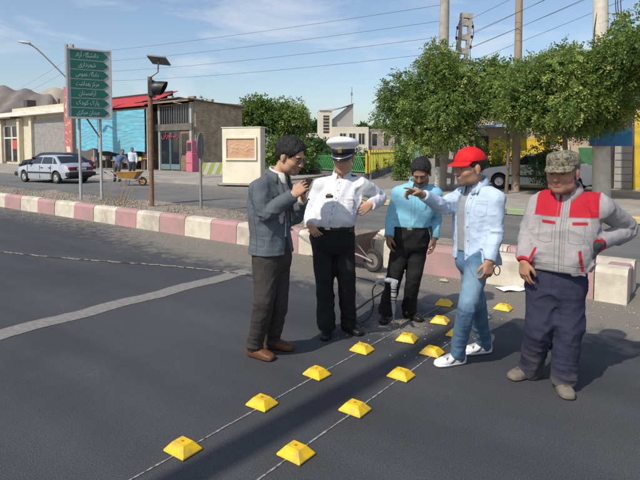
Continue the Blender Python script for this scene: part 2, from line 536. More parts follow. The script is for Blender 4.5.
def kerb_block(x0, x1, m, y0=6.36, y1=6.62, h=0.38):
    L_ = x1-x0-0.012
    mb = MB()
    prof = [(y0, -0.02), (y0+0.015, h-0.06), (y0+0.05, h-0.008), (y0+0.08, h), (y1-0.04, h), (y1, h-0.04), (y1, -0.02)]
    j = random.uniform(-.008, .008)
    mb.prism([(a+j, b) for a, b in prof], -L_/2, L_/2, axis='X')
    o = mb.build('kerb_block', m, median, loc=((x0+x1)/2, 0, random.uniform(-.006, .006)), smooth=30)
    return o
xs = [-44+.98*i for i in range(28)]
xs = [-16.49-1.0*k for k in range(24, 0, -1)] + [-16.49,-15.44,-14.42,-13.48,-12.49,-11.58,-10.65,-9.84,-9.02,-8.21,-7.44] + [-6.74+.72*k for k in range(9)] + [-0.65]
for k in range(len(xs)-1):
    pink = (k - 24) % 2 == 0
    kerb_block(xs[k], xs[k+1], kpk if pink else kw)
for (a, b, m_) in ((-1.42, -0.66, kw), (-2.15, -1.42, kpk), (-2.9, -2.15, kw)):
    kerb_block(a, b, m_, 6.98, 7.22, 0.37)
mb = MB(); mb.box((-0.93, 6.625, -0.02), (-0.67, 6.975, 0.35), bev=0.03); mb.build('kerb_block', kpk, median)

# loose stones on the median and along the dusty gutter
def stones(name, spots, m, smin, smax, label):
    base = np.array([(1,0,0),(-1,0,0),(0,1,0),(0,-1,0),(0,0,1),(0,0,-1)], np.float32)
    tri = np.array([(0,2,4),(2,1,4),(1,3,4),(3,0,4),(2,0,5),(1,2,5),(3,1,5),(0,3,5)], np.int32)
    VV, FF = [], []
    for k, (x, y, z) in enumerate(spots):
        s = rng.uniform(smin, smax) * np.array([rng.uniform(.7, 1.4), rng.uniform(.7, 1.4), rng.uniform(.5, .9)])
        a = rng.uniform(0, 6.28); c, q = math.cos(a), math.sin(a)
        b = base * s + rng.normal(0, smin*.25, (6, 3))
        b = np.stack([b[:,0]*c-b[:,1]*q, b[:,0]*q+b[:,1]*c, b[:,2]], 1) + np.array([x, y, z])
        VV.append(b); FF.append(tri + 6*k)
    o = fast_mesh(name, np.concatenate(VV), np.concatenate(FF), m, smooth=False)
    return tag(o, label, 'gravel', kind='stuff')
stone_m = mat('stone_grit', (0.22, 0.19, 0.15), (0.45, 0.40, 0.33), scale=14, rough=0.95)
sp = [(-1.1-rng.uniform(0, 1)**1.3*30, rng.uniform(6.65, 8.4), 0.28) for _ in range(2600)]
sp = [p for p in sp if p[1] < 8.4 - max(0, p[0]+9)/8.05*1.45]
stones('gravel', sp, stone_m, 0.008, 0.034, 'loose grey brown gravel lying on the median')
sp = []
while len(sp) < 3200:
    x_, y_ = rng.uniform(-14, 2.5), 6.33 - abs(rng.normal(0, .45))
    sp.append((x_, y_, 0.003))
for _ in range(260):
    a, r_ = rng.uniform(0, 6.28), abs(rng.normal(0, .35)); sp.append((-2.3+r_*math.cos(a), 4.25+r_*math.sin(a), .003))
for _ in range(900):
    sp.append((rng.uniform(-.6, 3.5), rng.uniform(6.2, 8.8), .003))
stones('grit', sp, stone_m, 0.003, 0.011, 'fine pale grit strewn along the kerb foot')

# painted line, chalk lines, rope
def strip_mesh(name, pts, width, z, m, seg=60, jag=0.006):
    """thin painted strip, with ragged edges"""
    mb = MB(); V = []; F = []
    n = len(pts)
    for i in range(n):
        a = Vector(pts[max(0, i-1)]); b = Vector(pts[min(n-1, i+1)]); d = (b-a).normalized(); q = Vector((-d.y, d.x))
        c = Vector(pts[i])
        V.append((c.x+q.x*(width/2+random.uniform(-jag, jag)), c.y+q.y*(width/2+random.uniform(-jag, jag)), z))
        V.append((c.x-q.x*(width/2+random.uniform(-jag, jag)), c.y-q.y*(width/2+random.uniform(-jag, jag)), z))
    for i in range(n-1):
        F.append((2*i, 2*i+1, 2*i+3, 2*i+2))
    mb.add(V, F)
    return mb.build(name, m)
def worn_paint(name, c, under, lo, hi, scale, alpha=False):
    m = mat(name, under, c, scale=scale, rough=0.9, lo=lo, hi=hi, detail=9, bump=.2, bscale=90)
    return m
line_m = worn_paint('road_line_paint', (0.26, 0.247, 0.226), (0.13, 0.126, 0.12), 0.25, 0.75, 20)
tag(strip_mesh('road_marking', [(-5.06 + 0.02*math.sin(k*.7), -3 + k*0.1) for k in range(81)], 0.27, 0.004, line_m, jag=0.008), kind='structure')
chalk = worn_paint('chalk_line', (0.34, 0.34, 0.35), (0.06, 0.061, 0.066), 0.36, 0.62, 38)
for X in (-2.235, -1.72):
    tag(strip_mesh('chalk_line', [(X + 0.0012*math.sin(k*.4), 0.4 + k*0.06) for k in range(90)], 0.012, 0.004, chalk, jag=0.0022), kind='structure')

# rope lying across the asphalt
rope = MB()
def catmull(P, m=8):
    P = [Vector(p) for p in P]; out = []
    for i in range(len(P)-1):
        p0, p1, p2, p3 = P[max(i-1, 0)], P[i], P[i+1], P[min(i+2, len(P)-1)]
        for k in range(m):
            t = k/m
            out.append(0.5*((2*p1)+(-p0+p2)*t+(2*p0-5*p1+4*p2-p3)*t*t+(-p0+3*p1-3*p2+p3)*t**3))
    out.append(P[-1]); return out
rp = catmull([(-13.5, 2.3, .012), (-11.0, 2.98, .012), (-9.38, 3.43, .012), (-8.2, 3.75, .012), (-7.01, 4.18, .012), (-6.1, 4.52, .012), (-5.22, 4.75, .012), (-4.4, 4.86, .012)], 24)
for k in range(len(rp)): rp[k] = rp[k] + Vector((0, 0.012*math.sin(k*.9), 0))
rope.tube(rp, [0.0065 + 0.003*(k % 2) for k in range(len(rp))], n=6)
tag(rope.build('rope', mat('rope_fibre', (0.05, 0.05, 0.047), (0.24, 0.23, 0.21), scale=7, rough=0.95, lo=.42, hi=.52)), 'thin pale rope lying across the asphalt on the left', 'rope')

# ------------------------------------------------------------------ hills
def ridge(name, d0, depth, pts, seed, m, rough=.09):
    """a range of hills: pts give bearing (as tangent, left negative) and elevation (tangent) of its crest"""
    nx, ny = 260, 34
    rg = np.random.default_rng(seed)
    ph = rg.uniform(0, 6.28, (16, 2)); fr = rg.uniform(12, 150, 16)
    bx_, ex_ = [p[0] for p in pts], [p[1] for p in pts]
    V = []; F = []
    dc = d0 + depth*.55
    for a in range(nx):
        tb_ = bx_[0] + (bx_[-1]-bx_[0])*a/(nx-1)
        e = float(np.interp(tb_, bx_, ex_))
        e *= 1 + rough*sum(math.sin(ph[k, 0]+fr[k]*tb_)/(1+fr[k]*.045) for k in range(16))
        for b in range(ny):
            t = b/(ny-1)
            prof = (t/.55)**.95 if t < .55 else 1-(t-.55)/.45
            w_ = .03*math.sin(t*7+tb_*20)
            gl = sum(abs(math.sin(ph[k, 1]+(9+fr[k]*.5)*(tb_+w_*(k % 3))+.6*math.sin(t*8+k)))/(1+.35*k) for k in range(5))/2.4
            spur = 1 - .55*4*prof*(1-prof)*gl*.6 - .05*gl*prof
            d = d0 + t*depth
            p = cw(tb_*dc*(.75+.25*d/dc), d, max(-1, e*dc*prof*spur) - 1)
            V.append(tuple(p))
    for a in range(nx-1):
        for b in range(ny-1):
            q = a*ny+b; F.append((q, q+ny, q+ny+1, q+1))
    mb = MB(); mb.add(V, F)
    return tag(mb.build(name, m, smooth=80), kind='structure')
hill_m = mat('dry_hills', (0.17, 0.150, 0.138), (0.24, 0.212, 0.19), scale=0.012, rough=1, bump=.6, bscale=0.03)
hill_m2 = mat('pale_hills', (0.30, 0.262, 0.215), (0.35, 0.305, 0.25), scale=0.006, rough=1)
T_ = lambda px, py: ((px-320)/FOC, (150-py)/FOC)
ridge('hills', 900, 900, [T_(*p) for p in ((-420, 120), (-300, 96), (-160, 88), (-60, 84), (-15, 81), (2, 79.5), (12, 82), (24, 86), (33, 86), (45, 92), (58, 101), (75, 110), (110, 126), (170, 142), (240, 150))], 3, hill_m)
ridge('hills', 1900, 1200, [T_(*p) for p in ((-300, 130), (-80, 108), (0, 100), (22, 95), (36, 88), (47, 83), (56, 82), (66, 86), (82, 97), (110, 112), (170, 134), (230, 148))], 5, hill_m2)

# ================================================================== buildings
glass = mat('window_glass', (0.02, 0.025, 0.03), rough=0.06, spec=0.8)
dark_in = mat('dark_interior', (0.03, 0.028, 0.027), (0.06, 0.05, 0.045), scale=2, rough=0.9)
cream = mat('cream_plaster', (0.62, 0.56, 0.43), (0.52, 0.47, 0.36), scale=1.6, rough=0.9, bump=.1, bscale=30)
white_p = mat('white_plaster', (0.74, 0.71, 0.64), (0.60, 0.57, 0.50), scale=1.4, rough=0.9, bump=.1, bscale=30)
steel = mat('grey_steel', (0.30, 0.30, 0.30), (0.22, 0.21, 0.20), scale=9, rough=0.55, metal=.4)
rust = mat('brown_rusty_steel', (0.16, 0.085, 0.05), (0.24, 0.14, 0.085), scale=14, rough=0.8, bump=.1)
wood = mat('weathered_wood', (0.22, 0.15, 0.095), (0.33, 0.24, 0.16), scale=6, rough=0.9, stretch=(8, 8, 1), bump=.2)
conc = mat('pole_concrete', (0.40, 0.37, 0.32), (0.30, 0.275, 0.235), scale=5, rough=0.92, bump=.2, bscale=40)
rubber = mat('black_rubber', (0.018, 0.018, 0.018), rough=0.75)

def brick_mat(name, a, b, mortar, sc):
    m = bpy.data.materials.new(name); m.use_nodes = True; t = m.node_tree; p = t.nodes['Principled BSDF']
    p.inputs['Roughness'].default_value = 0.92
    tcn = nd(t, 'ShaderNodeTexCoord'); mpn = nd(t, 'ShaderNodeMapping'); mpn.inputs['Rotation'].default_value = (R(90), 0, R(90))
    br = nd(t, 'ShaderNodeTexBrick'); br.inputs['Scale'].default_value = sc
    br.inputs['Color1'].default_value = a+(1,); br.inputs['Color2'].default_value = b+(1,); br.inputs['Mortar'].default_value = mortar+(1,)
    br.inputs['Mortar Size'].default_value = 0.03; br.inputs['Brick Width'].default_value = .5; br.inputs['Row Height'].default_value = .2
    n = nd(t, 'ShaderNodeTexNoise'); n.inputs['Scale'].default_value = 1.7; n.inputs['Detail'].default_value = 6
    x = nd(t, 'ShaderNodeMixRGB', blend_type='MULTIPLY'); x.inputs['Fac'].default_value = .7
    r = nd(t, 'ShaderNodeValToRGB'); r.color_ramp.elements[0].color = (.5,.48,.45,1); r.color_ramp.elements[1].color = (1.2,1.15,1.1,1)
    r.color_ramp.elements[0].position = .3; r.color_ramp.elements[1].position = .7
    sx = nd(t, 'ShaderNodeSeparateXYZ'); cb = nd(t, 'ShaderNodeCombineXYZ'); ad = nd(t, 'ShaderNodeMath', operation='ADD')
    t.links.new(tcn.outputs['Object'], sx.inputs[0]); t.links.new(sx.outputs['X'], ad.inputs[0]); t.links.new(sx.outputs['Y'], ad.inputs[1])
    t.links.new(ad.outputs[0], cb.inputs[0]); t.links.new(sx.outputs['Z'], cb.inputs[1])
    t.links.new(cb.outputs[0], br.inputs['Vector']); t.links.new(tcn.outputs['Object'], n.inputs['Vector'])
    t.links.new(n.outputs['Fac'], r.inputs['Fac']); t.links.new(br.outputs['Color'], x.inputs['Color1']); t.links.new(r.outputs['Color'], x.inputs['Color2'])
    t.links.new(x.outputs['Color'], p.inputs['Base Color'])
    b_ = nd(t, 'ShaderNodeBump'); b_.inputs['Strength'].default_value = .5; t.links.new(br.outputs['Fac'], b_.inputs['Height']); b_.invert = True
    t.links.new(b_.outputs['Normal'], p.inputs['Normal'])
    return m
tan_brick = brick_mat('tan_brick', (0.55, 0.44, 0.31), (0.43, 0.335, 0.225), (0.30, 0.245, 0.185), 1.7)
grey_brick = brick_mat('grey_brick', (0.40, 0.35, 0.30), (0.33, 0.29, 0.25), (0.25, 0.22, 0.2), 1.2)

def part(parent, name, m, *boxes, bev=0.0, loc=None):
    mb = MB()
    for lo, hi in boxes: mb.box(lo, hi, bev=bev)
    return mb.build(name, m, parent, loc=loc)

# ---- shop with brick side wall (local origin: front right corner on the pavement, -x to the left, +y into the block)
PZ = 0.10
S = empty('corner_shop', (-30.5, 24.5, PZ), label='small shop with tan brick side wall, dark glazed front and sagging sheet roof', cat='shop')
part(S, 'side_wall', tan_brick, ((-0.25, 0.3, 0), (0, 5.0, 5.2)))
part(S, 'rear_wall', tan_brick, ((-6.0, 4.9, 0), (-0.25, 5.1, 4.7)))
part(S, 'party_wall', tan_brick, ((-6.2, 0.3, 0), (-6.0, 5.1, 4.7)))
part(S, 'floor', pave, ((-6.0, 0.2, 0), (-0.25, 4.9, 0.06)))
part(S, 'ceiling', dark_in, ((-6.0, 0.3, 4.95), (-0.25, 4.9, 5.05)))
post_m = mat('shop_post_paint', (0.42, 0.42, 0.40), (0.30, 0.29, 0.27), scale=6, rough=.8)
for px_ in (-0.22, -4.05, -6.15):
    part(S, 'post', post_m, ((px_-.11, 0.0, 0), (px_+.11, 0.28, 5.1)), bev=.01)
part(S, 'fascia', mat('dark_fascia', (0.10, 0.09, 0.08), (0.16, 0.145, 0.13), scale=2, rough=.9), ((-6.3, -0.05, 3.05), (0.0, 0.05, 3.55)))
for k in range(13):
    part(S, 'transom_bar', steel, ((-3.9+k*.285, 0.02, 3.56), (-3.86+k*.285, 0.06, 4.9)))
part(S, 'transom_pane', glass, ((-3.95, 0.10, 3.56), (-0.34, 0.115, 4.9)))
part(S, 'lintel', rust, ((-4.0, -0.02, 4.9), (-0.3, 0.12, 5.02)))
for a, b in ((-3.92, -2.75), (-2.69, -1.55)):
    f_ = part(S, 'shop_window', mat('frame_blue_grey', (0.12, 0.2, 0.22), rough=.5), ((a, 0.06, 0.1), (a+.06, 0.14, 3.0)), ((b-.06, 0.06, 0.1), (b, 0.14, 3.0)), ((a+.06, .06, 2.93), (b-.06, .14, 3.0)), ((a+.06, .06, .1), (b-.06, .14, .5)))
    part(f_, 'pane', glass, ((a+.06, 0.09, 0.5), (b-.06, 0.105, 2.93)))
d_ = part(S, 'door', mat('brown_door', (0.17, 0.10, 0.05), (0.24, 0.15, 0.08), scale=5, rough=.6), ((-1.45, 0.04, 0.06), (-0.36, 0.10, 3.0)))
part(d_, 'pane', glass, ((-1.3, 0.025, 1.2), (-0.5, 0.038, 2.8)))
part(d_, 'handle', steel, ((-1.38, -0.02, 1.0), (-1.33, 0.035, 1.3)))
neon = bpy.data.materials.new('red_sign_letters'); neon.use_nodes = True
neon.node_tree.nodes['Principled BSDF'].inputs['Base Color'].default_value = (0.42, 0.07, 0.10, 1)
lettering('sign_lettering', shape_persian('رستوران'), .62, neon, S, (-2.7, 0.03, 2.72), (R(90), 0, 0), depth=.012, width=2.1)
goods = [mat('goods_%d' % i, c, rough=.6) for i, c in enumerate([(.45,.12,.08), (.5,.42,.1), (.12,.25,.4), (.5,.5,.48), (.15,.35,.15)])]
for k in range(18):
    x_ = -3.8 + (k % 9)*.42
    z_ = 0.55 + (k//9)*0.75
    part(S, 'goods_box', goods[k % 5], ((x_, 0.5, z_), (x_+.3, 0.8, z_+random.uniform(.3, .55))))
part(S, 'shelf', wood, ((-3.95, .4, .45), (-1.6, .9, .52)), ((-3.95, .4, 1.2), (-1.6, .9, 1.27)))
roof_m = mat('sheet_roof_dark', (0.09, 0.085, 0.085), (0.17, 0.16, 0.15), scale=3, rough=.8)
for k in range(6):
    mb = MB(); a = -6.5 + k*1.12
    zz = 5.32 + .09*math.sin(k*2.2)
    mb.add([(a, -.55, zz), (a+1.16, -.55, zz+.03), (a+1.16, 5.3, zz-.28), (a, 5.3, zz-.3), (a, -.55, zz+.05), (a+1.16, -.55, zz+.08), (a+1.16, 5.3, zz-.23), (a, 5.3, zz-.25)],
                   [(0,3,2,1),(4,5,6,7),(0,1,5,4),(1,2,6,5),(2,3,7,6),(3,0,4,7)])
    mb.build('roof_sheet', roof_m, S, rot=(0, 0, 0))
part(S, 'roof_beam', wood, ((-6.5, -.5, 5.12), (.15, -.35, 5.24)))
for (a, b, c, w_) in ((-5.2, .4, 5.48, .9), (-2.6, -.2, 5.5, .5), (-1.2, .6, 5.46, .7), (.0-.8, 2.2, 5.34, .4)):
    part(S, 'roof_ballast', wood if w_ > .6 else conc, ((a, b, c-.05), (a+w_, b+.22, c+.13)))

# ---- tarpaulin stall with red roof
T = empty('tarpaulin_stall', (-34.6, 24.2, PZ), label='open market stall with blue tarpaulin front and red sheet roof', cat='stall')
red_roof = mat('red_roof_sheet', (0.50, 0.035, 0.035), (0.40, 0.03, 0.03), scale=2, rough=.6)
for k in range(12):
    mb = MB(); a = -0.1 - (k+1)*.98
    y0_, y1_, z0_, z1_ = -.9, 2.3, 4.95, 6.3
    mb.add([(a, y0_, z0_), (a+.97, y0_, z0_), (a+.97, y1_, z1_), (a, y1_, z1_), (a, y0_, z0_+.05), (a+.97, y0_, z0_+.05), (a+.97, y1_, z1_+.05), (a, y1_, z1_+.05)],
           [(0,3,2,1),(4,5,6,7),(0,1,5,4),(1,2,6,5),(2,3,7,6),(3,0,4,7)])
    mb.build('roof_sheet', red_roof, T)
for px_ in (-.12, -3.9, -7.9, -11.8):
    part(T, 'post', post_m, ((px_-.06, -.62, 0), (px_+.06, -.5, 4.83)))
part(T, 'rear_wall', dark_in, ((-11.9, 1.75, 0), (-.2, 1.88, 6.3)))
part(T, 'beam', wood, ((-11.9, -.66, 4.7), (-.2, -.52, 4.84)))
tarp_m = mat('blue_tarpaulin', (0.09, 0.36, 0.49), (0.17, 0.48, 0.60), scale=1.1, rough=.6, c3=(.16, .36, .43), s3=.5, stretch=(1, 1, 3))
for (x0_, x1_, zb) in ((-11.8, -7.0, 1.6), (-6.9, -0.25, 1.35)):
    n_, mrow = 60, 90; V = []; F = []
    for a in range(n_):
        for b in range(mrow):
            u, v = a/(n_-1), b/(mrow-1)
            z = 4.68 + (zb + .12*math.sin(u*9) - 4.68)*v
            y = -.75 - .05*v*math.sin(u*5+v*2) - .006*math.sin(v*58+u*1.5+2.4*math.sin(v*6.5+u*4)+1.3*math.sin(u*11)) - .004*math.sin(v*117+u*5+2*math.sin(u*7+v*9)) - .02*v*math.sin(u*23)
            V.append((x0_+(x1_-x0_)*u, y, z))
    for a in range(n_-1):
        for b in range(mrow-1):
            q = a*mrow+b; F.append((q, q+mrow, q+mrow+1, q+1))
    mb = MB(); mb.add(V, F); o = mb.build('tarpaulin', tarp_m, T, smooth=80)
    so_ = o.modifiers.new('thick', 'SOLIDIFY'); so_.thickness = .01
for k, (a, w_, h_) in enumerate(((-9, 1.1, .7), (-7.4, .9, .8), (-5.6, 1.2, .75), (-4.2, 1.0, .6), (-2.4, 1.1, .8), (-1.1, .7, .95))):
    c = part(T, 'display_table', wood, ((a, -.4, h_-.08), (a+w_, .3, h_)), ((a+.05, -.3, 0), (a+.1, -.2, h_-.08)), ((a+w_-.1, -.3, 0), (a+w_-.05, -.2, h_-.08)))
    part(c, 'goods_box', goods[k % 5], ((a+.1, -.3, h_), (a+w_*.5, .1, h_+.3)))
    part(c, 'goods_box', goods[(k+2) % 5], ((a+w_*.55, -.3, h_), (a+w_*.9, .1, h_+.25)))

# ---- low row of shops at far left
B = empty('low_shop_building', (-50.5, 26.0, PZ), label='long low cream shop building with glazed front and grey roller shutter', cat='building')
part(B, 'wall', cream, ((-22, .25, 0), (0, 6, 5.3)))
part(B, 'roof_slab', white_p, ((-22, -.8, 5.3), (0.2, 6.2, 5.75)))
part(B, 'roof_edge', mat('roof_edge_brown', (0.12, 0.09, 0.07), rough=.9), ((-22, -.78, 5.12), (-12.5, 6.2, 5.295)))
part(B, 'parapet', cream, ((-12.3, -.6, 5.755), (-.1, -.2, 6.15)))
for px_ in (-21.5, -16.6, -11.9, -8.9, -.4):
    part(B, 'pillar', cream, ((px_-.28, -.25, 0), (px_+.28, .24, 5.1)), bev=.02)
shut_m = mat('grey_shutter', (0.34, 0.33, 0.31), (0.27, 0.26, 0.245), scale=2, rough=.6)
sh = part(B, 'roller_shutter', shut_m, ((-8.6, .1, 0), (-.7, .2, 4.9)))
for k in range(32): part(sh, 'slat', shut_m, ((-8.55, .06, .06+k*.15), (-.75, .098, .19+k*.15)))
for a, b in ((-16.3, -14.3), (-14.2, -12.2), (-21.2, -19.0), (-18.9, -16.9)):
    f_ = part(B, 'shop_window', white_p, ((a, .05, .3), (a+.12, .2, 4.4)), ((b-.12, .05, .3), (b, .2, 4.4)), ((a+.12, .05, 2.9), (b-.12, .2, 3.05)), ((a+.12, .05, 4.28), (b-.12, .2, 4.4)))
    part(f_, 'pane', glass, ((a+.12, .12, .3), (b-.12, .14, 2.9)))
    part(f_, 'pane', glass, ((a+.12, .12, 3.05), (b-.12, .14, 4.28)))
part(B, 'notice', mat('red_notice', (.5, .08, .07), rough=.7), ((-13.9, -.02, 1.7), (-12.8, .04, 2.7)))
part(B, 'chimney', mat('chimney_dark', (.08, .06, .06), rough=.9), ((-13.2, 1, 5.755), (-12.3, 2, 7.3)))
for x_ in (-5.6, -4.4): part(B, 'vent_pipe', rust, ((x_, .6, 5.755), (x_+.2, .8, 6.9)))

# ---- pale wall with relief plaque (monument)
mc = cw(-3.52, 24.05)
mrot = YAW + math.atan2(-.28, .96)
M = empty('monument_wall', (mc.x, mc.y, PZ), mrot, label='cream rendered monument wall with terracotta relief plaque on its face', cat='monument')
mon_m = mat('monument_render', (0.74, 0.70, 0.55), (0.64, 0.60, 0.47), scale=1.5, rough=.85)
mb = MB(); mb.box((-.96, -.28, 0), (.96, .28, 2.58), bev=.03); mb.build('wall', mon_m, M)
mb = MB(); mb.box((-.99, -.31, 2.58), (.99, .31, 2.63), bev=.015); mb.build('coping', mon_m, M)
part(M, 'plaque_frame', mon_m, ((-.78, -.36, 1.12), (-.70, -.281, 2.18)), ((.70, -.36, 1.12), (.78, -.281, 2.18)), ((-.70, -.36, 1.12), (.70, -.281, 1.20)), ((-.70, -.36, 2.10), (.70, -.281, 2.18)))
n_, k_ = 60, 40; V = []; F = []
for a in range(n_):
    for b in range(k_):
        u, v = a/(n_-1), b/(k_-1)
        hgt = .010*math.sin(u*17+2*math.sin(v*11+u*5))*math.sin(v*19+2*math.sin(u*13))*math.exp(-((v-.5)/.34)**2) + .02*math.exp(-((u-.3)/.12)**2-((v-.5)/.25)**2) + .025*math.exp(-((u-.7)/.13)**2-((v-.45)/.28)**2)
        V.append((-.70+1.4*u, -.305-hgt*1.3, 1.2+.9*v))
for a in range(n_-1):
    for b in range(k_-1):
        q = a*k_+b; F.append((q, q+k_, q+k_+1, q+1))
mb = MB(); mb.add(V, F); mb.build('relief', mat('terracotta_relief', (.55, .34, .215), (.50, .30, .18), scale=4, rough=.8), M, smooth=80)
part(M, 'foot', conc, ((-1.1, -.4, -.02), (1.1, .4, .07)))

SB = empty('striped_barrier', (*tuple(far_pt(213, 30.5))[:2], PZ), YAW + R(20), label='low lime and white striped barrier beside the pink cabinet', cat='barrier')
lim_ = mat('barrier_lime', (.42, .50, .10), rough=.7); whi_ = mat('barrier_white', (.62, .62, .56), rough=.7)
for k in range(7):
    mb = MB(); a = -.85+k*.24; mb.add([(a, -.02, .15), (a+.235, -.02, .15), (a+.535, -.02, .85), (a+.30, -.02, .85), (a, .02, .15), (a+.235, .02, .15), (a+.535, .02, .85), (a+.30, .02, .85)], [(0,3,2,1),(4,5,6,7),(0,1,5,4),(1,2,6,5),(2,3,7,6),(3,0,4,7)]); mb.build('stripe_board', (lim_, whi_)[k % 2], SB)
for x_ in (-.6, .75): part(SB, 'leg', steel, ((x_, .03, 0), (x_+.05, .08, .95)))

# ---- far modern building
fb = cw(0, 0)
def far_pt(px, d): return cw((px-320)/FOC*d, d)
p0 = far_pt(304, 92); p1 = far_pt(394, 92)
ang = YAW
FB = empty('modern_building', tuple(far_pt(336, 90)), YAW + R(4), label='distant cream modern building with wedge roof tower and antenna', cat='building')
fcream = mat('far_cream_wall', (.62, .58, .48), (.55, .51, .42), scale=.6, rough=.9)
fgrey = mat('far_grey_roof', (.36, .35, .34), (.30, .29, .28), scale=.5, rough=.85)
part(FB, 'tower', fcream, ((-2.9, 0, 0), (-.7, 5, 8.4)))
tw = part(FB, 'window', dark_in, ((-2.2, -.06, 4.6), (-1.2, -.01, 7.6)))
for k in range(5): part(tw, 'grille_bar', fcream, ((-2.2, -.1, 4.95+k*.55), (-1.2, -.065, 5.05+k*.55)))
mb = MB(); mb.prism([(-.7, 0), (3.1, 0), (3.1, 9.6), (2.6, 9.5), (-.7, 6.8)], 1.0, 6.0, axis='Y'); mb.build('wedge_tower', fgrey, FB)
mb = MB(); mb.add([(-2.9, -.2, 8.41), (-.6, -.2, 8.41), (3.3, .8, 9.75), (3.3, 6.2, 9.75), (-2.9, 6.2, 8.41), (-2.9, -.2, 8.5), (-.6, -.2, 8.5), (3.3, .8, 9.85), (3.3, 6.2, 9.85), (-2.9, 6.2, 8.5)], [(4,3,2,1,0),(5,6,7,8,9),(0,1,6,5),(1,2,7,6),(2,3,8,7),(3,4,9,8),(4,0,5,9)])
mb.build('roof', fgrey, FB)
part(FB, 'hall', fcream, ((-.69, -1.5, 0), (5.4, .9, 5.6)))
for a in (.4, 2.0, 3.6):
    f_ = part(FB, 'window', white_p, ((a, -1.56, 2.6), (a+1.2, -1.51, 4.6)))
    part(f_, 'pane', glass, ((a+.1, -1.6, 2.7), (a+.55, -1.565, 4.5)), ((a+.65, -1.6, 2.7), (a+1.1, -1.565, 4.5)))
part(FB, 'wing', grey_brick, ((5.41, -.8, 0), (11.5, 4, 5.3)))
for a in (6.0, 8.0, 9.9):
    f_ = part(FB, 'window', white_p, ((a, -.86, 2.3), (a+1.1, -.81, 4.6)))
    part(f_, 'pane', glass, ((a+.1, -.9, 2.4), (a+1.0, -.865, 4.5)))
part(FB, 'low_wing', fcream, ((-8.5, .5, 0), (-2.91, 4, 4.6)))
f_ = part(FB, 'window', white_p, ((-7.5, .44, 2.9), (-3.6, .49, 3.9))); part(f_, 'pane', glass, ((-7.4, .4, 3.0), (-3.7, .435, 3.8)))
mb = MB(); mb.tube([(2.9, 1.5, 9.6), (2.9, 1.5, 12.7)], .05, n=6); mb.box((2.75, 1.4, 11.2), (3.05, 1.6, 11.7)); mb.build('antenna', steel, FB)

# ---- right-hand shops behind the trees
Y0 = empty('yellow_shop_building', (-9.3, 23.5, 0.13), label='yellow fronted shop building with cream panels and grey shutter behind the trees', cat='building')
yel = mat('yellow_wall', (.66, .46, .03), (.54, .37, .03), scale=1.2, rough=.8)
beige = mat('beige_wall', (.50, .40, .30), (.40, .32, .24), scale=1.4, rough=.9)
part(Y0, 'wall', beige, ((0, .2, 0), (22, 7, 4.1)))
part(Y0, 'yellow_panel', yel, ((1.0, .1, .3), (4.1, .19, 2.05))); part(Y0, 'yellow_panel', yel, ((6.72, .1, 0), (11, .19, 3.0)))
part(Y0, 'green_door', mat('green_door_paint', (.03, .13, .05), (.05, .18, .08), scale=4, rough=.6), ((4.75, .08, 0), (5.28, .19, 1.65)))
part(Y0, 'cream_panel', mat('cream_panel_p', (.66, .55, .38), (.58, .47, .32), scale=2, rough=.8), ((5.31, .06, 0), (5.9, .19, 1.75)))
part(Y0, 'cream_panel', MATS['cream_panel_p'], ((3.6, .04, 1.0), (4.4, .095, 1.85)))
s2 = part(Y0, 'roller_shutter', shut_m, ((6.05, .12, 0), (6.68, .19, 1.75)))
for k in range(6): part(s2, 'slat', shut_m, ((6.07, .09, .04+k*.28), (6.66, .118, .28+k*.28)))
part(Y0, 'door_post', dark_in, ((5.92, .05, 0), (6.03, .19, 1.8)))
part(Y0, 'awning', mat('awning_blue_grey', (.20, .28, .36), rough=.6), ((.2, -.9, 2.55), (2.6, .19, 2.65)))
part(Y0, 'roof', conc, ((-.2, -.3, 4.1), (22.2, 7.2, 4.35)))
part(Y0, 'entrance', dark_in, ((.3, .14, 0), (.9, .19, 2.2))); part(Y0, 'entrance', dark_in, ((11.5, .14, 0), (14, .19, 2.4)))
KB = empty('pink_kiosk', (-30.05, 24.1, PZ), label='narrow pink cabinet standing at the brick shop corner', cat='cabinet')
pkm = mat('pink_paint', (.58, .16, .24), (.48, .13, .19), scale=5, rough=.6)
mb = MB(); mb.box((-.35, -.3, 0), (.35, .3, 1.35), bev=.03); mb.build('body', pkm, KB)
mb = MB(); mb.box((-.3, -.26, 1.35), (.3, .26, 2.25), bev=.02); kc = mb.build('upper_case', pkm, KB)
part(kc, 'display', dark_in, ((-.22, -.275, 1.5), (.22, -.262, 2.1)))
part(KB, 'panel_line', mat('pink_dark', (.3, .08, .12), rough=.7), ((-.3, -.31, .62), (.3, -.302, .68)))
w_ = part(Y0, 'window', white_p, ((2.2, .12, 2.75), (3.6, .19, 3.7))); part(w_, 'pane', glass, ((2.3, .09, 2.85), (3.5, .118, 3.6)))

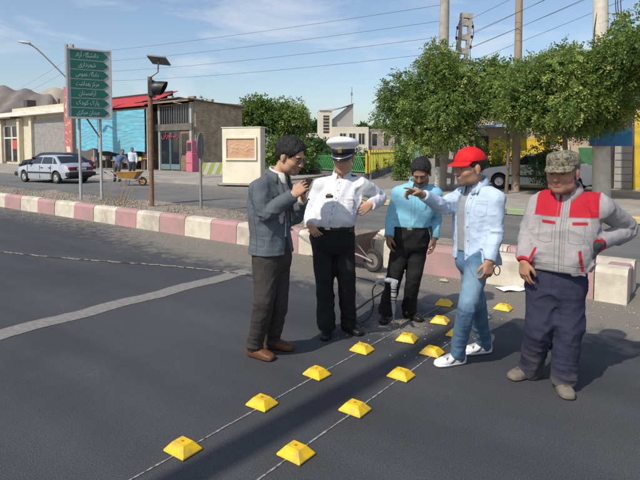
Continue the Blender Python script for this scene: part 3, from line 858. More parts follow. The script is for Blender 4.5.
BN = empty('shop_banner', (-2.62, 18.35, 1.80), label='blue banner with red Persian lettering hung on the stout pale pole', cat='banner')
def grad_banner():
    m = bpy.data.materials.new('banner_print'); m.use_nodes = True; t = m.node_tree; p = t.nodes['Principled BSDF']; p.inputs['Roughness'].default_value = .6
    tcn = nd(t, 'ShaderNodeTexCoord'); s_ = nd(t, 'ShaderNodeSeparateXYZ'); t.links.new(tcn.outputs['Object'], s_.inputs[0])
    n = nd(t, 'ShaderNodeTexNoise'); n.inputs['Scale'].default_value = 3; n.inputs['Detail'].default_value = 4; t.links.new(tcn.outputs['Object'], n.inputs['Vector'])
    a = nd(t, 'ShaderNodeMath', operation='MULTIPLY_ADD'); a.inputs[1].default_value = .5; t.links.new(n.outputs['Fac'], a.inputs[0]); t.links.new(s_.outputs['Z'], a.inputs[2])
    r = nd(t, 'ShaderNodeValToRGB'); e = r.color_ramp.elements
    e[0].position = .1; e[0].color = (.30, .02, .08, 1); e[1].position = .95; e[1].color = (.55, .68, .78, 1)
    for pos, c in ((.22, (.30, .02, .08, 1)), (.25, (.02, .10, .30, 1)), (.62, (.03, .24, .45, 1)), (.85, (.30, .50, .65, 1))):
        k = e.new(pos); k.color = c
    t.links.new(a.outputs[0], r.inputs['Fac']); t.links.new(r.outputs['Color'], p.inputs['Base Color'])
    return m
mb = MB(); mb.box((-.60, -.04, 0), (.58, .04, .90), bev=.01); mb.build('board', grad_banner(), BN)
lettering('sign_lettering', shape_persian('شادی'), .36, mat('banner_red', (.6, .06, .08), rough=.6), BN, (.30, -.05, .70), (R(90), 0, 0), width=.52)
part(BN, 'bracket', steel, ((-.5, .041, .5), (-.45, .42, .56))); part(BN, 'bracket', steel, ((-.3, .041, .2), (-.25, .42, .26)))

# ================================================================== fences
fy = mat('fence_yellow', (.66, .47, .03), (.55, .40, .05), scale=3, rough=.6)
fg = mat('fence_green', (.05, .26, .08), (.08, .32, .12), scale=3, rough=.6)
fl = mat('fence_lime', (.30, .45, .05), (.42, .5, .06), scale=3, rough=.6)
def fence(name, a, b, h, label, post_m_, pick_m, step, npick, base_h=.25, pick_gap=None, slant=0.0, post_w=.10):
    a, b = Vector(a), Vector(b); ln = (b-a).length; ang_ = math.atan2(b.y-a.y, b.x-a.x)
    E_ = empty(name, (a.x, a.y, PZ if name != 'x' else 0), ang_, label=label, cat='fence')
    part(E_, 'plinth', mat('fence_plinth', (.10, .10, .10), (.16, .15, .14), scale=2, rough=.9), ((0, -.12, -.1), (ln, .12, base_h)))
    n = max(1, int(ln/step))
    post = MB(); post.box((-post_w/2, -post_w/2, base_h), (post_w/2, post_w/2, h+.12), bev=.012); pm = post.mesh('post', post_m_)
    sl_ = MB()
    sl_.add([(-.03, -.012, base_h+.12), (.03, -.012, base_h+.12), (.03+slant, -.012, h-.06), (-.03+slant, -.012, h-.06), (-.03, .012, base_h+.12), (.03, .012, base_h+.12), (.03+slant, .012, h-.06), (-.03+slant, .012, h-.06)],
            [(0,3,2,1),(4,5,6,7),(0,1,5,4),(1,2,6,5),(2,3,7,6),(3,0,4,7)])
    sm = sl_.mesh('slat', pick_m)
    for k in range(n+1):
        x_ = ln*k/n
        link_mesh('post', pm, E_, loc=(x_, 0, 0))
        if k < n:
            for q in range(npick):
                link_mesh('slat', sm, E_, loc=(x_ + (q+.7)*ln/n/(npick+.4), 0, 0))
    part(E_, 'rail', pick_m, ((0, -.03, h-.08), (ln, .03, h-.02)))
    part(E_, 'rail', pick_m, ((0, -.03, base_h+.08), (ln, .03, base_h+.14)))
    return E_
fence('park_fence', (-15.7, 25.1), (-25.5, 47), 1.45, 'lime and yellow picket fence along the side street', fy, fl, 1.25, 4)
fence('park_fence', (-15.75, 24.9), (-29.5, 30.6), 1.25, 'dark green slanted lattice fence with yellow posts beside the monument', fy, fg, 2.6, 14, slant=.55)
fence('park_fence', (-20.5, 41.5), (-34, 62), 3.0, 'tall green railing behind the lime fence', fg, mat('fence_pale', (.45, .6, .5), rough=.6), 2.0, 3)

# ================================================================== street furniture on the median
MZ = 0.25
sw = mat('sign_frame_white', (.46, .47, .49), (.38, .39, .40), scale=5, rough=.5)
sg = mat('sign_green', (.004, .10, .075), (.006, .115, .085), scale=4, rough=.45)
slet = mat('sign_letter_white', (.36, .46, .44), rough=.5)
# sign faces the viewer, board from x 71..110 px, two posts
pL = Vector((-14.35, 7.5, MZ)); pR = Vector((-13.0, 7.62, MZ))
sdir = cdir(1.0, .62); sang = math.atan2(sdir.y, sdir.x)
sc_ = Vector((-13.80, 7.56, MZ))
GS = empty('direction_sign', tuple(sc_), sang, label='tall white framed direction sign with seven green arrow plates on two posts', cat='sign')
bw, b0, b1 = .54, 2.33, 4.16
part(GS, 'backing', sw, ((-bw, -.02, b0), (bw, .02, b1)))
part(GS, 'frame', sw, ((-bw-.04, -.05, b0-.04), (-bw, .05, b1+.04)), ((bw, -.05, b0-.04), (bw+.04, .05, b1+.04)), ((-bw, -.05, b1), (bw, .05, b1+.04)), ((-bw, -.05, b0-.04), (bw, .05, b0)))
words = ['دانشگاه آزاد', 'شهرداری', 'دادگاه عمومی', 'مرکز بهداشت', 'آرامستان', 'پارک کودک', 'میدان مرکزی']
FORMS['ح'] = (0xFEA1, 0xFEA2, 0xFEA3, 0xFEA4)
for k in range(7):
    zc = b1 - .135 - k*.26
    mb = MB(); mb.prism([(-.47, zc-.112), (.36, zc-.112), (.49, zc), (.36, zc+.112), (-.47, zc+.112)], -.036, -.0205, axis='Y')
    pl_ = mb.build('arrow_plate', sg, GS)
    lettering('lettering', shape_persian(words[k]), .17, slet, pl_, (-.05, -.038, zc), (R(90), 0, 0), depth=.002, width=.58 if len(words[k]) > 8 else .44)
for x_ in (-.27, .27):
    mb = MB(); mb.tube([(x_, .075, 0), (x_, .075, b1-.2)], .04, n=10); mb.build('post', mat('post_grey_paint', (.42, .42, .42), (.34, .33, .32), scale=8, rough=.6), GS, smooth=True)
mb = MB(); mb.tube([(-.12, .1, b0+.05), (.28, .06, b0-.6)], .022, n=6); mb.build('brace', rust, GS)

# blinker signal with solar panel
SG = empty('traffic_signal', (-11.05, 7.6, MZ), YAW, label='brown pole traffic blinker with hooded black lamp and small solar panel', cat='traffic signal')
mb = MB(); mb.tube([(0, 0, -.2), (0, 0, 3.22)], .055, n=12); mb.build('pole', rust, SG, smooth=True)
blk = mat('signal_black', (.02, .02, .022), rough=.45)
hd = MB(); hd.box((-.02, -.12, 2.72), (.12, .14, 3.14), bev=.03); h_o = hd.build('lamp_head', blk, SG)
hm = MB()
for i_ in range(2): pass
pr = [(.155, 0), (.165, .16), (.15, .34)]
hm.lathe([(.07, -.08), (.14, -.05), (.170, .02), (.175, .12), (.165, .24), (.155, .24), (.16, .05)], n=20, axis='X', org=(.12, 0, 2.94))
hm.v = [(v[0] + (.09*(v[2]-2.94)/.17 - .02 if v[0] > .25 else 0), v[1], v[2]) for v in hm.v]
hm.build('hood', blk, h_o, smooth=True)
ln_ = MB(); ln_.lathe([(0.001, .05), (.08, .045), (.14, .02), (.155, 0)], n=20, axis='X', org=(.125, 0, 2.94)); ln_.build('lens', mat('amber_lens', (.35, .16, .02), rough=.2), h_o, smooth=True)
ar = MB(); ar.tube([(0, 0, 3.2), (.20, 0, 3.34), (.22, 0, 3.6)], .02, n=8); ar.build('panel_stem', steel, SG)
rotp = Matrix.Rotation(R(-14), 3, 'X') @ Matrix.Rotation(R(6), 3, 'Y')
sp_ = MB(); sp_.box((.0, -.24, 3.60), (.46, .24, 3.64), rot=rotp, bev=.008); spo = sp_.build('solar_panel', mat('panel_frame', (.10, .10, .11), rough=.4), SG)
sp_ = MB(); sp_.box((.02, -.22, 3.642), (.44, .22, 3.646), rot=rotp, org=(.23, 0, 3.62)); sp_.build('solar_cells', mat('solar_cells_m', (.012, .016, .03), rough=.15), spo)

# roadside sign seen edge-on
ES = empty('roadside_sign', (-9.55, 7.9, MZ-.02), YAW, label='thin grey post carrying a narrow edge-on sign plate', cat='sign')
mb = MB(); mb.tube([(0, 0, -.1), (0, 0, 1.75)], .032, n=10); mb.build('post', mat('post_dull', (.20, .19, .18), (.27, .25, .23), scale=7, rough=.7), ES, smooth=True)
mb = MB(); mb.lathe([(0.001, -.012), (.30, -.012), (.30, .012), (.001, .012)], n=28, axis='Y', org=(0, 0, 1.55))
o = mb.build('plate', mat('sign_back_grey', (.13, .12, .12), rough=.6), ES); o.rotation_euler = (0, 0, R(88))

# ================================================================== poles and wires
def pole(name, base, top, r0, r1, m, label, n=14, cat='pole'):
    base, top = Vector(base), Vector(top)
    mb = MB(); pts = [(0, 0, -.3)] + [tuple((top-base)*t) for t in (.25, .5, .75, 1)]
    E_ = empty(name, tuple(base), label=label, cat=cat)
    mb.tube(pts, [r0, r0*.75+r1*.25, (r0+r1)/2, r0*.25+r1*.75, r1], n=n); mb.build('shaft', m, E_, smooth=True)
    return E_
wcon = mat('pole_concrete_pale', (.62, .58, .50), (.50, .46, .39), scale=4, rough=.9, bump=.15)
P1 = pole('utility_pole', (-8.45, 18.7, .1), (-8.35, 18.75, 9.6), .24, .15, conc, 'thick round concrete pole rising out of the left tree')
mb = MB(); mb.box((-.7, -.05, 9.0), (.7, .05, 9.12)); mb.build('crossarm', steel, P1)
# pole with openings
P2 = empty('utility_pole', (-8.55, 19.6, .1), label='leaning concrete ladder pole with square openings and hanging cables', cat='pole')
tilt = Matrix.Rotation(R(6.5), 3, Vector((CY*0-SY, CY, 0)).normalized() * -1) if False else Matrix.Rotation(R(5.5), 3, cdir(0, 1))
mb = MB()
for s_ in (-1, 1):
    vs_ = []
    mb.box((s_*.17-.06, -.09, -.3), (s_*.17+.06, .09, 6.9), rot=tilt @ Matrix.Rotation(YAW, 3, 'Z'), org=(0, 0, 0))
for k in range(13):
    mb.box((-.11, -.085, -.1+k*.55), (.11, .085, .12+k*.55), rot=tilt @ Matrix.Rotation(YAW, 3, 'Z'), org=(0, 0, 0))
mb.box((-.24, -.1, 6.8), (.24, .1, 6.98), rot=tilt @ Matrix.Rotation(YAW, 3, 'Z'), org=(0, 0, 0))
mb.build('shaft', conc, P2)
def tl(x_, y_, z_): return tuple(tilt @ (Matrix.Rotation(YAW, 3, 'Z') @ Vector((x_, y_, z_))))
for s_, zz in ((-1, 6.4), (-1, 6.0), (1, 6.5), (1, 6.1), (1, 5.7)):
    mb = MB(); mb.lathe([(.02, -.06), (.05, -.05), (.035, 0), (.055, .03), (.02, .07)], n=10, org=tl(s_*.3, 0, zz)); mb.build('insulator', mat('insulator_brown', (.05, .03, .025), rough=.3), P2)
for s_ in (-1, 1):
    mb = MB(); pts = catmull([tl(s_*.24, -.05, 6.7), tl(s_*.34, -.08, 6.2), tl(s_*.27, -.05, 5.7), tl(s_*.33, -.06, 5.0), tl(s_*.24, -.02, 4.2)], 6); mb.tube(pts, .014, n=6); mb.build('cable', rubber, P2)
P3 = pole('utility_pole', (-6.0, 20.0, .1), (-6.0, 20.0, 9.2), .155, .12, mat('pole_wood', (.27, .20, .14), (.36, .28, .21), scale=5, rough=.9, stretch=(6, 6, .6), bump=.3), 'slim brown wooden pole standing in front of the white car')
P4 = pole('utility_pole', (-2.93, 19.0, .1), (-3.22, 19.0, 9.5), .285, .20, wcon, 'stout pale tapering concrete pole rising behind the right tree')
mb = MB(); mb.tube(catmull([(-.3, -.2, 4.6), (-.32, -.22, 5.4), (-.24, -.2, 6.2), (-.28, -.2, 7.4), (-.2, -.15, 8.5)], 6), .016, n=6); mb.build('cable', rubber, P4)
mb = MB()
for dx in (.30, .36, .44): mb.tube(catmull([(dx, -.15, 4.4), (dx+.05, -.16, 5.3), (dx-.05, -.14, 6.3), (dx+.03, -.15, 7.5), (.2, -.1, 8.8)], 6), .014, n=6)
mb.build('cable', rubber, P4)
for z_ in (5.0, 5.75):
    mb = MB(); mb.box((.2, -.3, z_), (.75, -.24, z_+.06)); mb.build('bracket', steel, P4)
# left lamp pole with pink vertical sign
P5 = empty('street_lamp', (-39.2, 20.0, PZ), label='concrete ladder pole with street lamp arm behind the direction sign', cat='street lamp')
prt = Matrix.Rotation(YAW, 3, 'Z')
mb = MB()
for s_ in (-1, 1): mb.box((s_*.22-.09, -.12, 0), (s_*.22+.09, .12, 9.55), rot=prt, org=(0, 0, 0))
for k in range(17): mb.box((-.13, -.11, k*.55), (.13, .11, k*.55+.18), rot=prt, org=(0, 0, 0))
mb.build('shaft', conc, P5)
a0 = prt @ Vector((-.1, -.1, 6.9)); a1 = prt @ Vector((-2.2, -.8, 9.2)); a2 = prt @ Vector((-2.85, -1.0, 9.5))
mb = MB(); mb.tube(catmull([a0, a0.lerp(a1, .5)+Vector((0, 0, .05)), a1, a2], 6), .05, n=8); mb.build('lamp_arm', steel, P5, smooth=True)
mb = MB(); mb.lathe([(.001, -.5), (.10, -.42), (.19, -.1), (.2, .2), (.12, .45), (.001, .5)], n=14, axis='X'); o = mb.build('lamp_head', mat('lamp_head_grey', (.45, .47, .5), rough=.4), P5, loc=tuple(a2), rot=(0, R(8), YAW), smooth=True); o.scale = (1, .9, .55)
VS = empty('vertical_sign', (-38.75, 19.6, PZ+1.1), YAW, label='narrow pink vertical sign board on the lamp pole by the low shops', cat='sign')
vb = part(VS, 'board', mat('pink_sign', (.60, .20, .16), (.50, .16, .13), scale=3, rough=.6), ((-.34, -.05, 0), (.22, .05, 5.2)))
for k in range(7):
    lettering('lettering', shape_persian('اتبسنمرد'[k]), .6, mat('vs_white', (.8, .7, .62), rough=.6), vb, (-.06, -.055, .5+k*.7), (R(90), 0, 0), width=.34)
part(VS, 'foot_strip', mat('green_strip', (.05, .22, .06), rough=.7), ((-.3, -.04, -1.1), (.18, .04, -.02)))

wire_m = mat('wire_black', (.07, .07, .075), rough=.7)
def wire(a, b, sag, label, r=.007):
    a, b = Vector(a), Vector(b); mb = MB(); n = 20
    pts = [a.lerp(b, k/n) - Vector((0, 0, sag*4*(k/n)*(1-k/n))) for k in range(n+1)]
    mb.tube(pts, r, n=5)
    tag(mb.build('overhead_wire', wire_m), label, 'wire', 'overhead wires')
LPt = Vector((-39.2, 20.0, 0))
for k, (z0_, z1_) in enumerate(((8.9, 7.5), (8.2, 6.9), (7.5, 6.3), (6.9, 5.7))):
    wire((LPt.x, LPt.y, z0_), (-8.4+.1*k, 18.75, z1_-.3), .15+.05*k, ['topmost', 'second highest', 'third highest', 'lowest'][k] + ' of the four overhead wires from the lamp pole to the round concrete pole', r=.0075)
for k in range(6):
    q = Vector(P2.location) + Vector(tl(.3*(1 if k % 2 else -1), 0, 6.5-.28*k))
    wire(tuple(q), (10+2*k, 13.5+k, 11.5+.5*k), .4, ['first', 'second', 'third', 'fourth', 'fifth', 'sixth'][k] + ' from the top of the wires fanning from the leaning ladder pole')
for k in range(3):
    wire((-3.0, 19, 5.05+.4*k+.7*(k > 1)), (14, 18.6, 5.6+.5*k), .25, ['lowest', 'middle', 'highest'][k] + ' of three wires running right from the stout pale pole')
for k in range(2):
    wire((LPt.x, LPt.y, 8.6-.8*k), (-75, 27, 7.5-.6*k), .3, ['upper', 'lower'][k] + ' of two wires running left from the street lamp pole')
wire((-8.45, 18.75, 8.4), (-3.4, 19, 8.9), .15, 'overhead wire between the round and the stout pale concrete poles')

# ================================================================== vegetation
def leaf_mat(name, a, b, c, tr=.35):
    m = bpy.data.materials.new(name); m.use_nodes = True; t = m.node_tree
    p = t.nodes['Principled BSDF']; p.inputs['Roughness'].default_value = .55; p.inputs['Specular IOR Level'].default_value = .35
    at_ = nd(t, 'ShaderNodeAttribute', attribute_name='tone')
    r = nd(t, 'ShaderNodeValToRGB'); e = r.color_ramp.elements
    e[0].position = 0; e[0].color = a+(1,); e[1].position = 1; e[1].color = c+(1,)
    k = e.new(.55); k.color = b+(1,)
    t.links.new(at_.outputs['Fac'], r.inputs['Fac']); t.links.new(r.outputs['Color'], p.inputs['Base Color'])
    tr_ = nd(t, 'ShaderNodeBsdfTranslucent'); t.links.new(r.outputs['Color'], tr_.inputs['Color'])
    mx_ = nd(t, 'ShaderNodeMixShader'); mx_.inputs['Fac'].default_value = tr
    t.links.new(p.outputs['BSDF'], mx_.inputs[1]); t.links.new(tr_.outputs['BSDF'], mx_.inputs[2])
    t.links.new(mx_.outputs['Shader'], t.nodes['Material Output'].inputs['Surface'])
    m.diffuse_color = b+(1,)
    return m
leaf_a = leaf_mat('leaf_ash', (.080, .142, .032), (.165, .255, .055), (.39, .44, .13))
leaf_b = leaf_mat('leaf_dark', (.030, .070, .020), (.06, .12, .03), (.12, .18, .05))
leaf_c = leaf_mat('leaf_lime', (.07, .13, .025), (.13, .21, .04), (.26, .30, .09))
bark = mat('bark', (.10, .075, .055), (.18, .14, .105), scale=8, rough=.95, bump=.5, stretch=(3, 3, .8))
bark_w = mat('whitewashed_bark', (.55, .53, .48), (.42, .40, .36), scale=7, rough=.95, bump=.3)

def norm(v): return v / np.maximum(np.linalg.norm(v, axis=-1, keepdims=True), 1e-6)
def foliage(name, centers, radii, per, leaf, m, parent, rg, leaflets=7, spray=.30, droop=.35, flat=.85):
    """sprays of small leaflets spread through ellipsoidal clumps"""
    P, D, T = [], [], []
    for c, r in zip(centers, radii):
        n = max(6, int(per * (np.mean(r)/.6)**2))
        d = norm(rg.normal(size=(n, 3))); rad = rg.uniform(.25, 1, n)**.45
        P.append(np.asarray(c) + d * rad[:, None] * np.asarray(r) * (1+.18*rg.normal(size=(n, 1))))
        dd = d + rg.normal(0, .55, (n, 3)); dd[:, 2] = dd[:, 2]*flat - droop
        D.append(norm(dd)); T.append(np.clip(rg.normal(.42, .24, n) + .17*rg.normal(), 0, 1))
    P, D, T = np.concatenate(P), np.concatenate(D), np.concatenate(T)
    N = len(P)
    up = norm(rg.normal(0, .6, (N, 3)) + np.array([0, 0, 1.0]))
    S_ = norm(np.cross(D, up)); U = np.cross(S_, D)
    quads = []; tones = []
    ln = spray * rg.uniform(.6, 1.15, N)[:, None]
    for k in range(leaflets):
        side = 0 if k == leaflets-1 else (-1 if k % 2 else 1)
        f = (k//2+1)/((leaflets+1)/2)
        o = P + D*ln*f*(.9 if side else .95) + np.array([0, 0, -.25])*ln*f*f
        ld = norm(D*(.55 if side else 1) + S_*side*.85 + U*rg.normal(0, .3, (N, 1)) + np.array([0, 0, -.18]))
        L_ = leaf * rg.uniform(.75, 1.25, (N, 1))
        wv = norm(np.cross(ld, U + rg.normal(0, .35, (N, 3)))) * L_ * .24
        quads.append(np.stack([o, o+ld*L_*.5+wv, o+ld*L_, o+ld*L_*.5-wv], 1))
        tones.append(np.clip(T + rg.normal(0, .12, N), 0, 1))
    Q = np.concatenate(quads); tn = np.repeat(np.concatenate(tones), 4)
    F = np.arange(len(Q)*4).reshape(-1, 4)
    return fast_mesh(name, Q.reshape(-1, 3), F, m, parent, smooth=False, attrs={'tone': tn})

def branches(mb, base, centers, r0, rg, trunk_top, lean=(0, 0)):
    for c in centers:
        c = np.asarray(c); tt = np.asarray(trunk_top) + np.array([0, 0, rg.uniform(-.5, .3)])
        mid = tt*.5 + c*.5 + np.array([rg.normal(0, .1), rg.normal(0, .1), -.12])
        end = tt + (c-tt)*1.0
        mb.tube(catmull([tt, mid, end], 4), [r0*(1-.85*k/8) for k in range(9)], n=6)
        for q in range(4):
            d = norm(rg.normal(size=3)) * .55
            s_ = tt + (c-tt)*rg.uniform(.5, .95)
            mb.tube([s_, s_+d*.5+np.array([0, 0, .05]), s_+d], [r0*.25, r0*.16, r0*.06], n=4)

def tree(base, height, crown_lo, rx, ry, nclump, per, leaf, m, seed, label, cat='tree', group=None, clump=.62, r0=.13, spray=.36, painted=False, leaflets=11, lean=(0, 0), name='tree', top_bias=0.0):
    rg = np.random.default_rng(seed)
    E_ = empty(name, base, label=label, cat=cat, group=group)
    cz, hz = (crown_lo+height)/2, (height-crown_lo)/2
    C, Rr = [], []
    for k in range(nclump):
        d = norm(rg.normal(size=3)); rad = rg.uniform(.15, 1)**.5
        s = clump*rg.uniform(.65, 1.25)
        pt = np.array([lean[0]+d[0]*rad*max(.1, rx-s*.6), lean[1]+d[1]*rad*max(.1, ry-s*.6), cz + d[2]*rad*max(.1, hz-s*.6)])
        shrink = 1 - .35*max(0, (pt[2]-cz)/hz)
        pt[0] = lean[0] + (pt[0]-lean[0])*shrink; pt[1] = lean[1] + (pt[1]-lean[1])*shrink
        C.append(pt); Rr.append(np.array([s, s, s*.8]))
    tt = np.array([lean[0]*.6, lean[1]*.6, crown_lo + hz*.45])
    tb = MB(); pts = catmull([(0, 0, -.15), (lean[0]*.15+.05, lean[1]*.15, crown_lo*.5), tuple(tt)], 5)
    tb.tube(pts, [r0*(1.15-.45*k/(len(pts)-1)) for k in range(len(pts))], n=10)
    t_o = tb.build('trunk', bark, E_, smooth=True)
    if painted:
        w_ = MB(); w_.tube([pts[0]]+[p for p in pts if p[2] < 1.15 and p[2] > 0], [r0*1.19]+[r0*1.13]*len([p for p in pts if p[2] < 1.15 and p[2] > 0]), n=10); w_.build('whitewash', bark_w, t_o, smooth=True)
    lb = MB(); branches(lb, None, [C[i] for i in rg.permutation(nclump)[:max(5, nclump//2)]], r0*.5, rg, tt); lb.build('limbs', bark, E_, smooth=True)
    foliage('crown', C, Rr, per, leaf, m, E_, rg, leaflets=leaflets, spray=spray)
    return E_

tree((-8.25, 17.9, .12), 5.4, 1.3, 2.3, 2.0, 84, 165, .095, leaf_a, 21, 'bushy green ash tree left of the wooden pole', r0=.10, painted=True, clump=.50)
tree((-3.75, 17.6, .12), 5.0, 1.85, 2.25, 2.0, 90, 165, .095, leaf_a, 22, 'broad green ash tree behind the worker in the camouflage cap', r0=.09, clump=.50, lean=(-.15, 0))
tree((-5.9, 18.6, .12), 5.1, 2.6, 1.6, 1.4, 44, 165, .095, leaf_a, 23, 'narrow green tree crown between the two broad ash trees', r0=.06, clump=.45)
tree((-1.0, 16.6, .12), 5.4, 3.15, 2.0, 1.8, 66, 165, .095, leaf_a, 24, 'green ash tree cut off by the right edge of the view', r0=.09, clump=.50)
# shrubs on the corner pavement
def bush(base, h, rx, ncl, per, leaf, m, seed, label, name='shrub', clump=.32, group=None):
    rg = np.random.default_rng(seed)
    E_ = empty(name, base, label=label, cat='shrub', group=group)
    C = [np.array([rg.normal(0, rx*.45), rg.normal(0, rx*.45), rg.uniform(.15, .9)*h]) for _ in range(ncl)]
    lb = MB()
    for c in C[:max(4, ncl//2)]: lb.tube([(0, 0, -.05), tuple(c*.5+np.array([0, 0, .05])), tuple(c)], [.025, .015, .006], n=5)
    lb.build('stems', bark, E_)
    foliage('foliage', C, [np.array([clump, clump, clump*.9])*rg.uniform(.7, 1.2) for _ in C], per, leaf, m, E_, rg, leaflets=5, spray=clump*.55, droop=.1)
    return E_
bush((-4.95, 20.3, .13), 1.9, .5, 16, 120, .10, leaf_b, 31, 'dark leafy shrub beside the white car and the wooden pole')
bush((-7.6, 22.7, .13), 2.1, .7, 14, 120, .10, leaf_c, 32, 'light green shrub behind the red cap at the white car', clump=.38)
bush((-13.9, 25.6, .0), 2.0, .5, 18, 150, .12, leaf_a, 33, 'rounded green bush at the corner end of the lime fence', clump=.36)
# park trees beyond the fences
for k, (px, d, h, lo_, rx_, lab, lm) in enumerate((
    (257, 46, 6.4, 2.2, 1.9, 'round green park tree directly above the monument', leaf_a),
    (287, 47, 6.6, 2.0, 2.0, 'green park tree behind the man in the grey blazer', leaf_a),
    (309, 42, 2.9, .3, 1.3, 'low bushy park tree left of the distant modern building', leaf_b),
    (284, 34, 2.6, .3, 1.6, 'lime green park shrub tree rising behind the lattice fence', leaf_c),
    (318, 40, 2.5, .3, 1.3, 'dark rounded shrub tree behind the officer cap', leaf_b),
    (203, 75, 10.2, 2.0, 1.0, 'slim conifer tip rising behind the brick shop roof', leaf_b),
    (240, 56, 6.2, 1.6, 2.0, 'pale green tree beside the brick shop wall', leaf_a))):
    p = far_pt(px, d)
    tree((p.x, p.y, 0), h, lo_, rx_, rx_, 26, 75, .24, lm, 60+k, lab, clump=.75 if rx_ > 1.5 else .5, r0=.12, spray=.5, leaflets=5, group='park trees')
for k, (px, d, h, w_) in enumerate(((366, 120, 8.0, 7), (384, 118, 7.3, 6), (402, 122, 7.6, 7), (345, 125, 8.2, 6), (318, 110, 7.5, 5), (420, 110, 8, 6), (300, 105, 8, 5), (245, 95, 8.2, 6), (222, 92, 8.0, 5))):
    p = far_pt(px, d)
    tree((p.x, p.y, 0), h, .6, w_/2, w_/2, 20, 70, .55, leaf_b, 80+k, 'hazy dark tree in the far row behind the park, seen near the ' + ['modern building', 'grey brick wing', 'left tree', 'antenna', 'tower', 'ash tree trunks', 'officer cap', 'monument', 'brick shop'][k], clump=1.6, r0=.2, spray=1.0, leaflets=5, group='far trees')
# shrubs along the lime fence, low greenery inside the park
for k in range(9):
    a = Vector((-16.6, 26.2)).lerp(Vector((-26, 47)), k/8)
    bush((a.x-.7, a.y+.2, 0), 1.25, .8, 9, 90, .14, leaf_c, 110+k, ['nearest', 'second', 'third', 'fourth', 'fifth', 'sixth', 'seventh', 'eighth', 'farthest'][k]+' lime green shrub in the row behind the lime fence', group='shrubs behind the lime fence', clump=.45)
for k in range(6):
    a = Vector((-17.5, 26.8)).lerp(Vector((-29, 32.5)), k/5)
    bush((a.x, a.y+.9, 0), 1.5, .9, 9, 90, .15, leaf_b, 130+k, ['rightmost', 'second', 'third', 'fourth', 'fifth', 'leftmost'][k]+' green shrub from the right behind the lattice fence', group='shrubs behind the lattice fence', clump=.5)

# dry weeds on the median: stalks
rg = np.random.default_rng(5)
VV = []; n_w = 900
bx = -1.5 - rg.uniform(0, 1, n_w)*24; by = rg.uniform(6.7, 8.2, n_w)
keep = by < 8.2 - np.maximum(0, bx+9)/8.05*1.4
bx, by = bx[keep], by[keep]; n_w = len(bx)
hh = rg.uniform(.05, .22, n_w); a = rg.uniform(0, 6.28, n_w); ln_x, ln_y = rg.normal(0, .06, n_w), rg.normal(0, .06, n_w)
b0_ = np.stack([bx, by, np.full(n_w, .25)], 1); dx = np.stack([np.cos(a)*.006, np.sin(a)*.006, np.zeros(n_w)], 1)
tp = b0_ + np.stack([ln_x, ln_y, hh], 1)
Q = np.stack([b0_-dx, b0_+dx, tp+dx*.3, tp-dx*.3], 1)
tag(fast_mesh('dry_weeds', Q.reshape(-1, 3), np.arange(n_w*4).reshape(-1, 4), mat('dry_stalk', (.30, .24, .13), (.22, .2, .09), scale=6, rough=.9), smooth=False), 'thin dry weeds on the median', 'weeds', kind='stuff')
# leaning sticks of a dead sapling by the sign
SP = empty('dead_sapling', (-12.35, 7.55, .25), label='bare leaning sapling sticks between sign post and signal pole', cat='sapling')
rg2 = random.Random(4)
for k in range(7):
    mb = MB(); x0_, y0_ = rg2.uniform(-.15, .15), rg2.uniform(-.1, .1)
    tx, ty = rg2.uniform(-.45, .25), rg2.uniform(-.3, .3); h_ = rg2.uniform(.35, .95)
    mb.tube([(x0_, y0_, -.05), (x0_+tx*.5, y0_+ty*.5, h_*.5+.04), (x0_+tx, y0_+ty, h_)], [.014, .011, .005], n=6); mb.build('stick', wood, SP)

